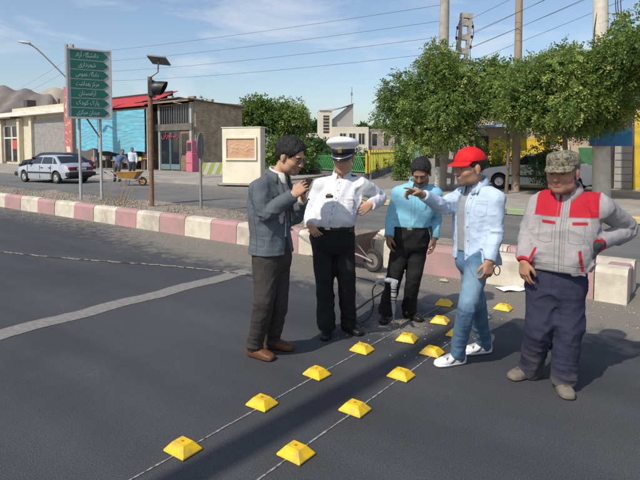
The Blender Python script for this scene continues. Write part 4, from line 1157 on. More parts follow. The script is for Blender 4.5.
# ================================================================== vehicles
tyre_m = mat('tyre_rubber', (.02, .02, .02), (.04, .038, .035), scale=20, rough=.85)
rim_m = mat('wheel_silver', (.55, .55, .56), rough=.35, metal=.7)
trim_m = mat('black_trim', (.025, .025, .027), rough=.6)
lamp_r = mat('tail_lamp_red', (.28, .02, .02), rough=.2)
plate_m = mat('number_plate_white', (.72, .72, .70), rough=.5)
def sedan(name, loc, head, paint, label, cat='car', open_door=False):
    """local frame: +x to the front, y to the left, origin at the middle of the wheelbase on the road"""
    E_ = empty(name, loc, head, label=label, cat=cat)
    XF, XR, RW, RA = 1.34, -1.33, .295, .36
    st = sorted(set([round(x_, 3) for x_ in
        list(np.linspace(-2.2, 2.2, 23)) + [XF+RA*math.cos(R(a_)) for a_ in range(0, 181, 15)] + [XR+RA*math.cos(R(a_)) for a_ in range(0, 181, 15)]]))
    def top(x_):
        return float(np.interp(x_, [-2.2, -2.12, -1.5, -1.25, .75, 1.0, 1.9, 2.12, 2.2], [.72, .92, .96, .95, .93, .92, .80, .70, .55]))
    def hw(x_):
        return float(np.interp(x_, [-2.2, -2.05, -1.2, 0, 1.3, 2.0, 2.2], [.66, .76, .835, .845, .83, .74, .58]))
    def bot(x_):
        b_ = float(np.interp(x_, [-2.2, -1.9, -1.6, 1.6, 2.0, 2.2], [.36, .26, .20, .20, .25, .36]))
        for w_ in (XF, XR):
            if abs(x_-w_) < RA: b_ = max(b_, RW + math.sqrt(max(0, RA*RA-(x_-w_)**2)))
        return b_
    V = []; F = []
    for x_ in st:
        t_, h_, b_ = top(x_), hw(x_), bot(x_)
        m_ = max(b_+.02, .60)
        prof = [(h_*.96, b_), (h_, max(b_+.01, min(m_, .5))), (h_*1.0, max(b_+.015, m_)), (h_*.965, max(b_+.02, t_-.06)), (h_*.90, t_-.005), (h_*.5, t_+.022), (0, t_+.03)]
        ring = [(x_, y_, z_) for y_, z_ in prof] + [(x_, -y_, z_) for y_, z_ in prof[-2::-1]]
        V += ring
    n = 13
    for i in range(len(st)-1):
        for k in range(n-1):
            q = i*n+k; F.append((q, q+1, q+n+1, q+n))
    F.append(tuple(range(n))[::-1]); F.append(tuple(range((len(st)-1)*n, len(st)*n)))
    mb = MB(); mb.add(V, F); body = mb.build('body', paint, E_, smooth=35)
    part(body, 'underbody', trim_m, ((-1.95, -.60, .22), (1.9, .60, .55)))
    # greenhouse
    gs = [(-1.62, .955, .70), (-.98, 1.36, .56), (-.75, 1.40, .555), (.05, 1.405, .56), (.30, 1.385, .555), (1.02, .93, .70)]
    Vg = []; Fg = []
    for x_, z_, w_ in gs:
        lowx = float(np.interp(x_, [-1.62, 1.02], [-1.62, 1.02]))
        Vg += [(lowx, .755, .93), (x_*1.0, w_+.015 if z_ > 1.3 else .745, z_-.03 if z_ > 1.3 else z_-.004), (x_, w_*.8, z_), (x_, 0, z_+.015), (x_, -w_*.8, z_), (x_, -(w_+.015 if z_ > 1.3 else .745), z_-.03 if z_ > 1.3 else z_-.004), (lowx, -.755, .93)]
    for i in range(len(gs)-1):
        for k in range(6):
            q = i*7+k; Fg.append((q, q+7, q+8, q+1))
    mb = MB(); mb.add(Vg, Fg); cab = mb.build('cabin', paint, E_, smooth=30)
    def quadp(nm, pts, m_, parent, off):
        pts = [Vector(p) for p in pts]; nrm = (pts[1]-pts[0]).cross(pts[2]-pts[0]).normalized()
        c_ = sum(pts, Vector())/len(pts)
        if nrm.dot(c_ - Vector((-.2, 0, .9))) < 0: nrm = -nrm
        k_ = len(pts); vs_ = [p+nrm*off for p in pts] + [p-nrm*.01 for p in pts]
        q_ = MB(); q_.add(vs_, [tuple(range(k_)), tuple(range(k_, 2*k_))[::-1]] + [(i, (i+1) % k_, k_+(i+1) % k_, k_+i) for i in range(k_)])
        return q_.build(nm, m_, parent)
    for s_ in (1, -1):
        def sp(x_, t_):  # point on the side glass: t 0 at the belt, 1 at the roof
            return (x_, s_*(.755+(.575-.755)*t_+.004), .93+(1.37-.93)*t_)
        quadp('side_window', [sp(.84, .10), sp(-.02, .10), sp(-.02, .86), sp(.36, .86)], glass, cab, .012)
        quadp('side_window', [sp(-.10, .10), sp(-.98, .10), sp(-.80, .86), sp(-.10, .86)], glass, cab, .012)
        quadp('side_window', [sp(-1.06, .10), sp(-1.36, .12), sp(-1.02, .70), sp(-.90, .84)], glass, cab, .012)
        part(body, 'side_moulding', trim_m, ((-1.02, s_*.845-.012, .50), (.98, s_*.845+.012, .57)))
        for xd in (-.06, .98, -.95):
            part(body, 'door_gap', trim_m, ((xd-.006, s_*.838-.012, .24), (xd+.006, s_*.838+.008, .9)))
        for xd in (-.22, -.85):
            part(body, 'door_handle', trim_m, ((xd-.09, s_*.842-.012, .76), (xd+.05, s_*.842+.018, .80)))
        mb = MB(); mb.box((.66, min(s_*.76, s_*.96), .93), (.80, max(s_*.76, s_*.96), 1.06), bev=.03); mb.build('wing_mirror', trim_m, body)
        mb = MB(); mb.box((-2.235, min(s_*.36, s_*.68), .66), (-2.09, max(s_*.36, s_*.68), .83), bev=.02); mb.build('tail_light', lamp_r, body)
        mb = MB(); mb.box((2.0, min(s_*.34, s_*.62), .56), (2.20, max(s_*.34, s_*.62), .70), bev=.03); mb.build('headlight', mat('headlamp_glass', (.6, .62, .65), rough=.1), body)
    quadp('windscreen', [(.94, .66, .985), (.94, -.66, .985), (.36, -.52, 1.36), (.36, .52, 1.36)], glass, cab, .012)
    quadp('rear_window', [(-1.53, .64, 1.02), (-1.53, -.64, 1.02), (-1.04, -.52, 1.345), (-1.04, .52, 1.345)], glass, cab, .012)
    mb = MB(); mb.box((-2.30, -.80, .36), (-2.02, .80, .58), bev=.05); mb.build('bumper', trim_m, body)
    mb = MB(); mb.box((2.0, -.78, .32), (2.28, .78, .54), bev=.05); mb.build('bumper', trim_m, body)
    part(body, 'number_plate', plate_m, ((-2.245, -.26, .68), (-2.20, .26, .80)))
    part(body, 'tail_panel', trim_m, ((-2.222, -.355, .655), (-2.19, .355, .835)))
    wm = MB(); wm.lathe([(.17, -.09), (.27, -.095), (RW, -.06), (RW, .06), (.27, .095), (.17, .09)], n=28, axis='Y')
    wme = wm.mesh('tyre', tyre_m, smooth=True)
    rm = MB(); rm.lathe([(.001, .075), (.05, .08), (.12, .06), (.185, .085), (.19, .05), (.19, -.05), (.001, -.05)], n=28, axis='Y')
    for k in range(8):
        rm.box((-.012, .06, .06), (.012, .088, .175), rot=Matrix.Rotation(k*math.pi/4, 3, 'Y'), org=(0, .07, 0))
    rme = rm.mesh('rim', rim_m, smooth=True)
    for x_ in (XF, XR):
        for s_ in (1, -1):
            w_ = link_mesh('wheel', wme, E_, loc=(x_, s_*.73, RW), rot=(0, 0, 0 if s_ > 0 else math.pi))
            link_mesh('rim', rme, w_)
    if open_door:
        mb = MB(); mb.box((0, 0, .28), (.98, .05, .93), bev=.02); mb.box((.05, .01, .93), (.85, .035, 1.32), mi=1)
        mb.build('open_door', [paint, glass], E_, loc=(.93, .83, 0), rot=(0, 0, R(180-62)))
    return E_
silver = mat('silver_blue_paint', (.50, .54, .60), (.44, .48, .55), scale=1.5, rough=.32, metal=.35)
darkp = mat('dark_paint', (.022, .026, .030), rough=.3, spec=.4)
whitep = mat('white_paint', (.78, .78, .77), rough=.3)
blackp = mat('black_paint', (.012, .012, .013), rough=.35)
h1 = cdir(-.87, .49); c1 = far_pt(54, 27.2)
sedan('parked_car', (c1.x, c1.y, .01), math.atan2(h1.y, h1.x), silver, 'silver blue sedan seen from behind on the far carriageway')
h2 = cdir(-.92, .39); c2 = far_pt(60, 33.5)
sedan('parked_car', (c2.x, c2.y, .10), math.atan2(h2.y, h2.x), darkp, 'dark green black sedan parked just behind the silver sedan')
c3 = far_pt(50, 40)
sedan('parked_car', (c3.x, c3.y, .10), math.atan2(h2.y, h2.x)+.1, blackp, 'black car parked farthest back before the low shops')
sedan('parked_car', (-5.55, 21.6, .135), math.pi, whitep, 'white sedan parked before the yellow wall behind the poles')

def wheelbarrow(loc, rz, paint, label, filled=False):
    E_ = empty('wheelbarrow', loc, rz, label=label, cat='wheelbarrow')      # +x towards the wheel
    wm = MB(); wm.lathe([(.12, -.035), (.175, -.045), (.20, -.02), (.20, .02), (.175, .045), (.12, .035)], n=24, axis='Y'); w_ = wm.build('wheel', tyre_m, E_, loc=(.62, 0, .20), smooth=True)
    rm = MB(); rm.lathe([(.03, .03), (.12, .036), (.125, -.036), (.03, -.03)], n=20, axis='Y')
    rm.build('rim', paint, w_)
    V = [(-.42,-.22,.34),(.28,-.20,.34),(.28,.20,.34),(-.42,.22,.34), (-.58,-.34,.62),(.52,-.33,.66),(.52,.33,.66),(-.58,.34,.62)]
    mb = MB(); mb.add(V, [(0,3,2,1),(0,1,5,4),(1,2,6,5),(2,3,7,6),(3,0,4,7)]); tr = mb.build('tray', paint, E_); sd = tr.modifiers.new('t', 'SOLIDIFY'); sd.thickness = .012
    mb = MB(); mb.tube([V[4], V[5], V[6], V[7], V[4]], .014, n=8); mb.build('rim_bar', paint, tr)
    for s_ in (1, -1):
        mb = MB(); mb.tube(catmull([(.66, s_*.08, .20), (.3, s_*.16, .31), (-.45, s_*.25, .34), (-1.05, s_*.30, .60)], 5), .018, n=8); mb.build('handle', steel, E_, smooth=True)
        mb = MB(); mb.tube([(-1.02, s_*.297, .588), (-1.16, s_*.31, .65)], .024, n=8); mb.build('grip', rubber, E_)
        mb = MB(); mb.tube([(-.30, s_*.22, .34), (-.38, s_*.26, .012), (-.22, s_*.26, .012), (-.10, s_*.2, .34)], .014, n=8); mb.build('leg', steel, E_)
        mb = MB(); mb.tube([(.62, s_*.06, .2), (.42, s_*.2, .5)], .012, n=6); mb.build('brace', steel, E_)
    return E_
c_ = far_pt(130, 24.5)
wheelbarrow((c_.x, c_.y, .012), YAW - R(8), mat('wheelbarrow_orange', (.50, .26, .04), (.36, .2, .06), scale=6, rough=.7), 'rusty yellow wheelbarrow on the far road near the blue tarpaulin')
wb_ = wheelbarrow((-4.14, 6.03, .004), R(-4), mat('wheelbarrow_rust', (.13, .10, .085), (.20, .17, .145), scale=7, rough=.85), 'old dusty wheelbarrow by the kerb behind the officer')
wb_.scale = (.80, .80, .80)

# ================================================================== road studs
stud_y = mat('stud_yellow', (.84, .54, .003), (.74, .46, .006), scale=22, rough=.45, bump=.08, bscale=120, c3=(.46, .30, .06), s3=16, world=True)
stud_b = mat('stud_brown', (.22, .10, .02), rough=.7)
def stud_mesh():
    bm = bmesh.new()
    a, b, c, d, h = .083, .070, .044, .036, .054
    lo_ = [(-a,-b,0),(a,-b,0),(a,b,0),(-a,b,0)]; mi_ = [(-a,-b,.010),(a,-b,.010),(a,b,.010),(-a,b,.010)]; up_ = [(-c,-d,h),(c,-d,h),(c,d,h),(-c,d,h)]
    L_ = [[bm.verts.new(p) for p in ring] for ring in (lo_, mi_, up_)]
    bm.faces.new(L_[0][::-1]); bm.faces.new(L_[2])
    for q in range(2):
        for k in range(4): bm.faces.new((L_[q][k], L_[q][(k+1) % 4], L_[q+1][(k+1) % 4], L_[q+1][k]))
    # recessed reflector fields in the two long slopes
    fs = [f for f in bm.faces if abs(f.normal.y) > .3 and abs(f.normal.z) > .2]
    bm.normal_update()
    fs = [f for f in bm.faces if abs(f.normal.y) > .3 and .2 < f.normal.z < .95]
    r = bmesh.ops.inset_individual(bm, faces=fs, thickness=.012, depth=-.004)
    bmesh.ops.bevel(bm, geom=[e for e in bm.edges], offset=.0025, segments=1, affect='EDGES')
    me = bpy.data.meshes.new('stud_body'); bm.to_mesh(me); bm.free(); me.materials.append(stud_y)
    return me
sme = stud_mesh()
nb = MB(); nb.lathe([(.009, .0505), (.0085, .055), (.005, .0555), (.004, .052), (.0005, .052)], n=12); nme = nb.mesh('nail', stud_b)
studs = [(-2.234, 1.702), (-2.246, 2.348), (-2.239, 2.929), (-2.231, 3.533), (-2.047, 3.978), (-2.231, 5.167), (-1.705, 2.054), (-1.72, 2.66), (-1.729, 3.288), (-1.738, 3.831), (-2.02, 4.604), (-1.67, 5.396), (-1.745, 4.36)]
sl_lab = ['nearest yellow road stud of the left chalk row, lower left of all', 'second yellow stud of the left chalk row counted from the camera', 'third yellow stud of the left chalk row, in front of the officer',
  'fourth yellow stud of the left chalk row, beside the officer shoe', 'loose yellow stud lying in front of the drill tip', 'farthest yellow stud of the left chalk row, behind the loose ones',
  'nearest yellow road stud of the right chalk row, lowest in view', 'second yellow stud of the right chalk row counted from the camera', 'third yellow stud of the right chalk row, before the white sneaker',
  'fourth yellow stud of the right chalk row, touching the white sneaker', 'loose yellow stud lying between the drill and the jeans', 'farthest yellow stud of the right chalk row, beside the worker hand', 'yellow stud half hidden behind the jeans']
for k, (x_, y_) in enumerate(studs):
    o = link_mesh('road_stud', sme, None, loc=(x_, y_, .0045), rot=(0, 0, R(random.uniform(-4, 4)) + (R(random.choice((-14, 12))) if 'loose' in sl_lab[k] else 0)))
    tag(o, sl_lab[k], 'road stud', 'yellow road studs')
    link_mesh('nail', nme, o)

# ================================================================== drill, cable, sack, paper
DR = empty('hammer_drill', (-2.29, 4.17, .004), YAW, label='grey hammer drill standing upright on its bit beside the studs', cat='drill')
dgrey = mat('drill_grey', (.36, .39, .41), (.28, .30, .32), scale=14, rough=.5)
mb = MB(); mb.lathe([(.0008, 0), (.004, .012), (.008, .02), (.008, .15), (.001, .15)], n=10); mb.build('bit', steel, DR)
mb = MB(); mb.lathe([(0.0007, .145), (0.0126, .145), (0.0141, .17), (0.0192, .20), (0.0192, .235), (0.0244, .25), (0.0266, .32), (0.0266, .40), (0.0311, .405), (0.0326, .445), (0.0281, .455), (0.0007, .46)], n=18); mb.build('body', dgrey, DR, smooth=35)
for z_ in (.27, .295, .345, .37):
    mb = MB(); mb.lathe([(.0268, z_), (.0288, z_+.003), (.0288, z_+.011), (.0268, z_+.014)], n=18); mb.build('vent_ring', trim_m, DR)
mb = MB(); mb.tube(catmull([(.03, 0, .435), (-.03, 0, .455), (-.10, 0, .46), (-.15, 0, .445), (-.165, 0, .42)], 5), [.024]*8+[.019]*9+[.016]*4, n=12); mb.build('motor_housing', dgrey, DR, smooth=True)
mb = MB(); mb.tube([(.02, -.03, .26), (.03, -.14, .26)], .016, n=10); mb.build('side_handle', trim_m, DR)
mb = MB(); mb.tube(catmull([(-.16, 0, .425), (-.20, .0, .36), (-.19, 0, .22), (-.22, .05, .10), (-.30, .10, .02), (-.40, .35, .006), (-.2, .8, .006), (.1, 1.5, .006), (-.35, 2.1, .006)], 8), .0065, n=6); mb.build('cable', rubber, DR)

SK = empty('cement_sack', (-3.62, 6.53, .37), YAW - R(40), label='dusty cream cement sack slumped on the kerb behind the wheelbarrow', cat='sack')
V = []; F = []; nu, nv = 24, 14
for a in range(nu):
    for b in range(nv+1):
        th = 2*math.pi*a/nu; ph = math.pi*b/nv
        sx = math.copysign(abs(math.sin(ph)*math.cos(th))**.6, math.cos(th)); sy_ = math.copysign(abs(math.sin(ph)*math.sin(th))**.6, math.sin(th)); sz = math.copysign(abs(math.cos(ph))**.8, math.cos(ph))
        w_ = 1+.07*math.sin(3*th+5*sz)+.05*math.sin(7*th)
        V.append((.27*sx*w_, .15*sy_*w_, .08+.08*sz*(1+.15*math.sin(4*sx+2))))
for a in range(nu):
    for b in range(nv):
        a2_ = (a+1) % nu; F.append((a*(nv+1)+b, a2_*(nv+1)+b, a2_*(nv+1)+b+1, a*(nv+1)+b+1))
mb = MB(); mb.add(V, F); mb.build('bag', mat('sack_paper', (.62, .57, .47), (.50, .44, .35), scale=5, rough=.9, bump=.4, bscale=18), SK, smooth=True)
mb = MB(); mb.add([(.26, -.11, .06), (.36, -.10, .05), (.36, .10, .06), (.26, .11, .07), (.27, -.1, .10), (.36, -.1, .08), (.36, .1, .09), (.27, .1, .11)], [(0,3,2,1),(4,5,6,7),(0,1,5,4),(1,2,6,5),(2,3,7,6),(3,0,4,7)]); mb.build('folded_end', mat('sack_end', (.66, .6, .5), rough=.9), SK)

PP = MB(); V = []; F = []
for a in range(10):
    for b in range(6):
        u, v = a/9, b/5
        V.append(((u-.5)*.30, (v-.5)*.20, .008+.012*math.sin(u*7)*math.sin(v*5+1)+.02*max(0, u-.7)))
for a in range(9):
    for b in range(5): q = a*6+b; F.append((q, q+6, q+7, q+1))
PP.add(V, F); o = PP.build('paper_sheet', mat('paper_white', (.74, .74, .72), rough=.8), None, loc=(-1.85, 6.22, .012), rot=(0, 0, YAW+.2), smooth=80)
sd = o.modifiers.new('t', 'SOLIDIFY'); sd.thickness = .003
tag(o, 'crumpled white paper lying by the kerb behind the worker hand', 'paper')
for k, (x_, y_, s_, lab) in enumerate(((-3.35, 5.72, .05, 'small pale chunk of rubble on the asphalt by the wheelbarrow'), (-2.65, 6.1, .04, 'small broken stone lying at the foot of the pink kerb'), (-1.72, 5.0, .035, 'small pale rubble chip behind the jeans'))):
    bm = bmesh.new(); bmesh.ops.create_icosphere(bm, subdivisions=2, radius=s_)
    for v in bm.verts: v.co = Vector((v.co.x*1.5, v.co.y, v.co.z*.6)) * (1+.25*math.sin(v.co.x*90+k)*math.sin(v.co.y*80))
    me = bpy.data.meshes.new('rubble_chunk'); bm.to_mesh(me); bm.free(); me.materials.append(stone_m)
    tag(link_mesh('rubble_chunk', me, None, loc=(x_, y_, s_*.5)), lab, 'rubble')

# lamp post on the near pavement, behind and left of the viewer; its shadow falls between the stud rows
b_ = Vector((-2.0, 1.9)) - Vector((math.sin(SUN_AZ), math.cos(SUN_AZ)))*6.2
slab('near_pavement', [(-220, -12), (90, -12), (90, -3.4), (-220, -3.4)], -0.02, 0.12, pave)
LP = empty('street_lamp', (b_.x, b_.y, .12), label='grey street lamp post on the near pavement casting its shadow between the stud rows', cat='street lamp')
mb = MB(); mb.tube([(0, 0, 0), (0, 0, 3), (0, 0, 6), (0, 0, 9.6)], [.13, .12, .115, .10], n=16); mb.build('post', steel, LP, smooth=True)
mb = MB(); mb.lathe([(.22, 0), (.22, .3), (.16, .36), (.13, .4)], n=16); mb.build('base_sleeve', steel, LP)
mb = MB(); mb.tube(catmull([(0, 0, 9.5), (-.3, 0, 9.9), (-1.3, 0, 10.1)], 5), .04, n=8); mb.build('arm', steel, LP)
mb = MB(); mb.box((-1.9, -.12, 10.03), (-1.25, .12, 10.15), bev=.04); mb.build('lamp_head', steel, LP)

# ================================================================== people: implicit surfaces turned into single meshes
class Field:
    def __init__(s, lo, hi, v):
        s.v = v; s.lo = np.asarray(lo, np.float32)
        n = np.ceil((np.asarray(hi)-np.asarray(lo))/v).astype(int)+1
        s.n = n
        s.ax = [(s.lo[i] + v*np.arange(n[i])).astype(np.float32) for i in range(3)]
        s.f = np.full(n, 0.5, np.float32)
    def sub(s, lo, hi):
        i0 = np.clip(np.floor((np.asarray(lo)-s.lo)/s.v).astype(int), 0, s.n-1)
        i1 = np.clip(np.ceil((np.asarray(hi)-s.lo)/s.v).astype(int)+1, 1, s.n)
        sl_ = tuple(slice(a, b) for a, b in zip(i0, i1))
        g_ = (s.ax[0][sl_[0]][:, None, None], s.ax[1][sl_[1]][None, :, None], s.ax[2][sl_[2]][None, None, :])
        return sl_, g_
    @staticmethod
    def smin(a, b, k):
        if k <= 0: return np.minimum(a, b)
        h = np.maximum(k-np.abs(a-b), 0)/k
        return np.minimum(a, b) - h*h*k*.25
    def blend(s, sl_, d, k):
        s.f[sl_] = s.smin(s.f[sl_], d, k)
    def cut(s, sl_, d, k=.004):
        s.f[sl_] = -s.smin(-s.f[sl_], d, k)
    def tube(s, pts, rad, side=None, k=.03, m=4, flat0=False, flat1=False, p=2.0, cut=False):
        """chain of tapered, optionally elliptical, segments; rad items are r or (r_side, r_other)"""
        pts = np.asarray(pts, float)
        rad = np.array([(r, r) if not hasattr(r, '__len__') else r for r in rad], float)
        if m > 1 and len(pts) > 2:
            Q, Rq = [], []
            for i in range(len(pts)-1):
                p0, p1, p2, p3 = pts[max(i-1, 0)], pts[i], pts[i+1], pts[min(i+2, len(pts)-1)]
                r0_, r1_, r2_, r3_ = rad[max(i-1, 0)], rad[i], rad[i+1], rad[min(i+2, len(pts)-1)]
                for q in range(m):
                    t = q/m
                    Q.append(.5*((2*p1)+(-p0+p2)*t+(2*p0-5*p1+4*p2-p3)*t*t+(-p0+3*p1-3*p2+p3)*t**3))
                    Rq.append(r1_ + (r2_-r1_)*t)
            Q.append(pts[-1]); Rq.append(rad[-1]); pts, rad = np.array(Q), np.array(Rq)
        mg = rad.max()+max(k, .02)+.03
        sl_, (x, y, z) = s.sub(pts.min(0)-mg, pts.max(0)+mg)
        d = np.full(np.broadcast_shapes(x.shape, y.shape, z.shape), .5, np.float32)
        sd = None if side is None else np.asarray(side, float)/np.linalg.norm(side)
        o_ = np.array([x.flat[0], y.flat[0], z.flat[0]])
        for i in range(len(pts)-1):
            a, b = pts[i], pts[i+1]; ab = b-a; L2 = max(float(ab@ab), 1e-9)
            mg2 = max(rad[i].max(), rad[i+1].max())+max(k, .02)+.035
            l_ = np.minimum(a, b)-mg2; h_ = np.maximum(a, b)+mg2
            i0 = np.clip(np.floor((l_-o_)/s.v).astype(int), 0, np.array(d.shape)); i1 = np.clip(np.ceil((h_-o_)/s.v).astype(int)+1, 0, np.array(d.shape))
            if (i1 <= i0).any(): continue
            ss = tuple(slice(q, w) for q, w in zip(i0, i1))
            X = x[ss[0]]-np.float32(a[0]); Y = y[:, ss[1]]-np.float32(a[1]); Z = z[:, :, ss[2]]-np.float32(a[2])
            t = np.clip((X*np.float32(ab[0])+Y*np.float32(ab[1])+Z*np.float32(ab[2]))/np.float32(L2), 0, 1)
            qx, qy, qz = X-t*np.float32(ab[0]), Y-t*np.float32(ab[1]), Z-t*np.float32(ab[2])
            ra = np.float32(rad[i][0])+t*np.float32(rad[i+1][0]-rad[i][0])
            if sd is None:
                dd = np.sqrt(qx*qx+qy*qy+qz*qz)-ra
            else:
                rb = np.float32(rad[i][1])+t*np.float32(rad[i+1][1]-rad[i][1])
                qs = qx*np.float32(sd[0])+qy*np.float32(sd[1])+qz*np.float32(sd[2])
                qo = np.sqrt(np.maximum(qx*qx+qy*qy+qz*qz-qs*qs, 0))
                if p == 2.0: e = np.sqrt((qs/ra)**2+(qo/rb)**2)
                else: e = ((np.abs(qs)/ra)**p+(qo/rb)**p)**(1/p)
                dd = (e-1)*np.minimum(ra, rb)
            d[ss] = np.minimum(d[ss], dd)
        for fl, e, nb_ in ((flat0, 0, 1), (flat1, -1, -2)):
            if fl is not False:
                c = pts[e]; nrm = c-pts[nb_]; nrm = nrm/np.linalg.norm(nrm)
                if hasattr(fl, '__len__'): nrm = np.asarray(fl, float)/np.linalg.norm(fl)
                rr = rad[e].max()*1.9+.02
                pl = (x-c[0])*nrm[0]+(y-c[1])*nrm[1]+(z-c[2])*nrm[2]
                near = ((x-c[0])**2+(y-c[1])**2+(z-c[2])**2) < rr*rr
                d = np.where(near, np.maximum(d, pl), d)
        d = d.astype(np.float32)
        if cut: s.cut(sl_, d, k)
        else: s.blend(sl_, d, k)
    def ell(s, c, r, rot=None, k=.02, cut=False, clip=None, shell=None):
        """ellipsoid; rot rows are its axes; clip = (point, normal) keeps the side against the normal"""
        c = np.asarray(c, float); r = np.asarray(r, float); mg = r.max()+k+.02
        sl_, (x, y, z) = s.sub(c-mg, c+mg)
        X, Y, Z = x-np.float32(c[0]), y-np.float32(c[1]), z-np.float32(c[2])
        Rm = np.eye(3) if rot is None else np.asarray(rot, float)
        u = [(X*np.float32(q[0])+Y*np.float32(q[1])+Z*np.float32(q[2])) for q in Rm]
        k0 = np.sqrt(sum((u[i]/np.float32(r[i]))**2 for i in range(3)))
        k1 = np.sqrt(sum((u[i]/np.float32(r[i]**2))**2 for i in range(3)))
        d = k0*(k0-1)/np.maximum(k1, 1e-6)
        if clip is not None:
            for (pc, nn) in clip:
                d = np.maximum(d, (x-pc[0])*nn[0]+(y-pc[1])*nn[1]+(z-pc[2])*nn[2])
        d = d.astype(np.float32)
        if cut: s.cut(sl_, d, k)
        else: s.blend(sl_, d, k)
    def slab_cut(s, top_p, bot_p, sd, f, width, fwd=.02, off=0.0, k=.006):
        """open a garment down the front: width(t) is the half opening, t runs 0 at the neck to 1 at the hem"""
        a, b = np.asarray(top_p, float), np.asarray(bot_p, float)
        sl_, (x, y, z) = s.sub(np.minimum(a, b)-.4, np.maximum(a, b)+.4)
        t = np.clip((a[2]+.03-z)/(a[2]+.03-b[2]+.03), 0, 1)
        X = x-(a[0]+(b[0]-a[0])*t); Y = y-(a[1]+(b[1]-a[1])*t)
        u = X*sd[0]+Y*sd[1]-off; w_ = X*f[0]+Y*f[1]
        d = np.maximum(np.abs(u)-width(t), fwd-w_)
        d = np.maximum(np.maximum(d, z-a[2]-.12), w_-.21)
        s.cut(sl_, d.astype(np.float32), k)
    def displace(s, fn, band=.04):
        idx = np.nonzero(np.abs(s.f) < band)
        P = np.stack([s.ax[i][idx[i]] for i in range(3)], 1)
        s.f[idx] += fn(P).astype(np.float32)
    def mesh(s):
        f = s.f; n = np.array(f.shape)
        f[0], f[-1], f[:, 0], f[:, -1], f[:, :, 0], f[:, :, -1] = .1, .1, .1, .1, .1, .1
        ins = f < 0
        cnt = np.zeros(n-1, np.uint8)
        for a in (0, 1):
            for b in (0, 1):
                for c in (0, 1):
                    cnt += ins[a:n[0]-1+a, b:n[1]-1+b, c:n[2]-1+c]
        act = (cnt > 0) & (cnt < 8)
        cells = np.argwhere(act)
        ids = np.full(n-1, -1, np.int32); ids[act] = np.arange(len(cells))
        acc = np.zeros((len(cells), 3)); num = np.zeros(len(cells))
        corners = [(a, b, c) for a in (0, 1) for b in (0, 1) for c in (0, 1)]
        val = {c: f[cells[:, 0]+c[0], cells[:, 1]+c[1], cells[:, 2]+c[2]] for c in corners}
        for c in corners:
            for ax in range(3):
                if c[ax] == 0:
                    c2_ = tuple(1 if i == ax else c[i] for i in range(3))
                    va, vb = val[c], val[c2_]; cr_ = (va < 0) != (vb < 0)
                    t = np.where(cr_, va/np.where(cr_, va-vb, 1), 0)
                    for i in range(3):
                        acc[:, i] += np.where(cr_, c[i] + (t if i == ax else 0), 0)
                    num += cr_
        V = s.lo + s.v*(cells + acc/np.maximum(num, 1)[:, None])
        faces = []
        for ax in range(3):
            sl0 = [slice(None)]*3; sl1 = [slice(None)]*3; sl0[ax] = slice(0, -1); sl1[ax] = slice(1, None)
            a = ins[tuple(sl0)]; b = ins[tuple(sl1)]
            e = np.argwhere(a != b); fl = a[tuple(e.T)]
            o1, o2 = (ax+1) % 3, (ax+2) % 3
            ok = (e[:, o1] > 0) & (e[:, o2] > 0) & (e[:, o1] < n[o1]-1) & (e[:, o2] < n[o2]-1); e, fl = e[ok], fl[ok]
            def cid(d1, d2):
                q = e.copy(); q[:, o1] += d1; q[:, o2] += d2
                return ids[q[:, 0], q[:, 1], q[:, 2]]
            quad = np.stack([cid(-1, -1), cid(0, -1), cid(0, 0), cid(-1, 0)], 1)
            quad[~fl] = quad[~fl][:, ::-1]
            faces.append(quad)
        F = np.concatenate(faces); F = F[(F >= 0).all(1)]
        return V, F

_lat = np.random.default_rng(99).random((32, 32, 32)).astype(np.float32)
def vnoise(P, seed=0):
    P = P + seed*7.31
    i = np.floor(P).astype(int); f = P-i; f = f*f*(3-2*f); i = i & 31; j = (i+1) & 31
    def g_(a, b, c): return _lat[a, b, c]
    x0, y0, z0, x1, y1, z1 = i[:, 0], i[:, 1], i[:, 2], j[:, 0], j[:, 1], j[:, 2]
    u, v, w = f[:, 0], f[:, 1], f[:, 2]
    return ((g_(x0,y0,z0)*(1-u)+g_(x1,y0,z0)*u)*(1-v)+(g_(x0,y1,z0)*(1-u)+g_(x1,y1,z0)*u)*v)*(1-w) + ((g_(x0,y0,z1)*(1-u)+g_(x1,y0,z1)*u)*(1-v)+(g_(x0,y1,z1)*(1-u)+g_(x1,y1,z1)*u)*v)*w
def folds(P, freq, seed, warp=.35):
    w = np.stack([vnoise(P*3.1, seed+3), vnoise(P*3.1, seed+4), vnoise(P*3.1, seed+5)], 1)-.5
    q = (P + w*warp*.35) * np.asarray(freq)
    a = 1-np.abs(2*vnoise(q, seed)-1); b = 1-np.abs(2*vnoise(q*1.9+3, seed+1)-1)
    return (a**2.2)*.7+(b**2.2)*.3 - .38
def creases(P, theta, hi, lo, seed):
    """long soft-edged folds; theta tips them away from vertical, hi/lo are the frequencies across and along"""
    w = np.stack([vnoise(P*4.0, seed+3), vnoise(P*4.0, seed+4), vnoise(P*4.0, seed+5)], 1)-.5
    p = P + w*.10
    h = p[:, 0]*.8+p[:, 1]*.6; g_ = p[:, 0]*-.6+p[:, 1]*.8
    ac = h*math.cos(theta)+p[:, 2]*math.sin(theta); al = p[:, 2]*math.cos(theta)-h*math.sin(theta)
    n = 1-np.abs(2*vnoise(np.stack([ac*hi, g_*hi*.6, al*lo], 1), seed)-1)
    m = np.clip((vnoise(P*5+9, seed+7)-.3)*2.2, 0, 1)
    return (n**2.6 - .22)*m

U_ = lambda v: np.asarray(v, float)/np.linalg.norm(v)
def frame(fwd, up=(0, 0, 1), roll=0.0):
    """rows: right (viewer-independent, the figure's own right), forward, up"""
    f = U_(fwd); r = U_(np.cross(f, up)); u = np.cross(r, f)
    if roll:
        r, u = r*math.cos(roll)+u*math.sin(roll), u*math.cos(roll)-r*math.sin(roll)
    return np.stack([r, f, u])

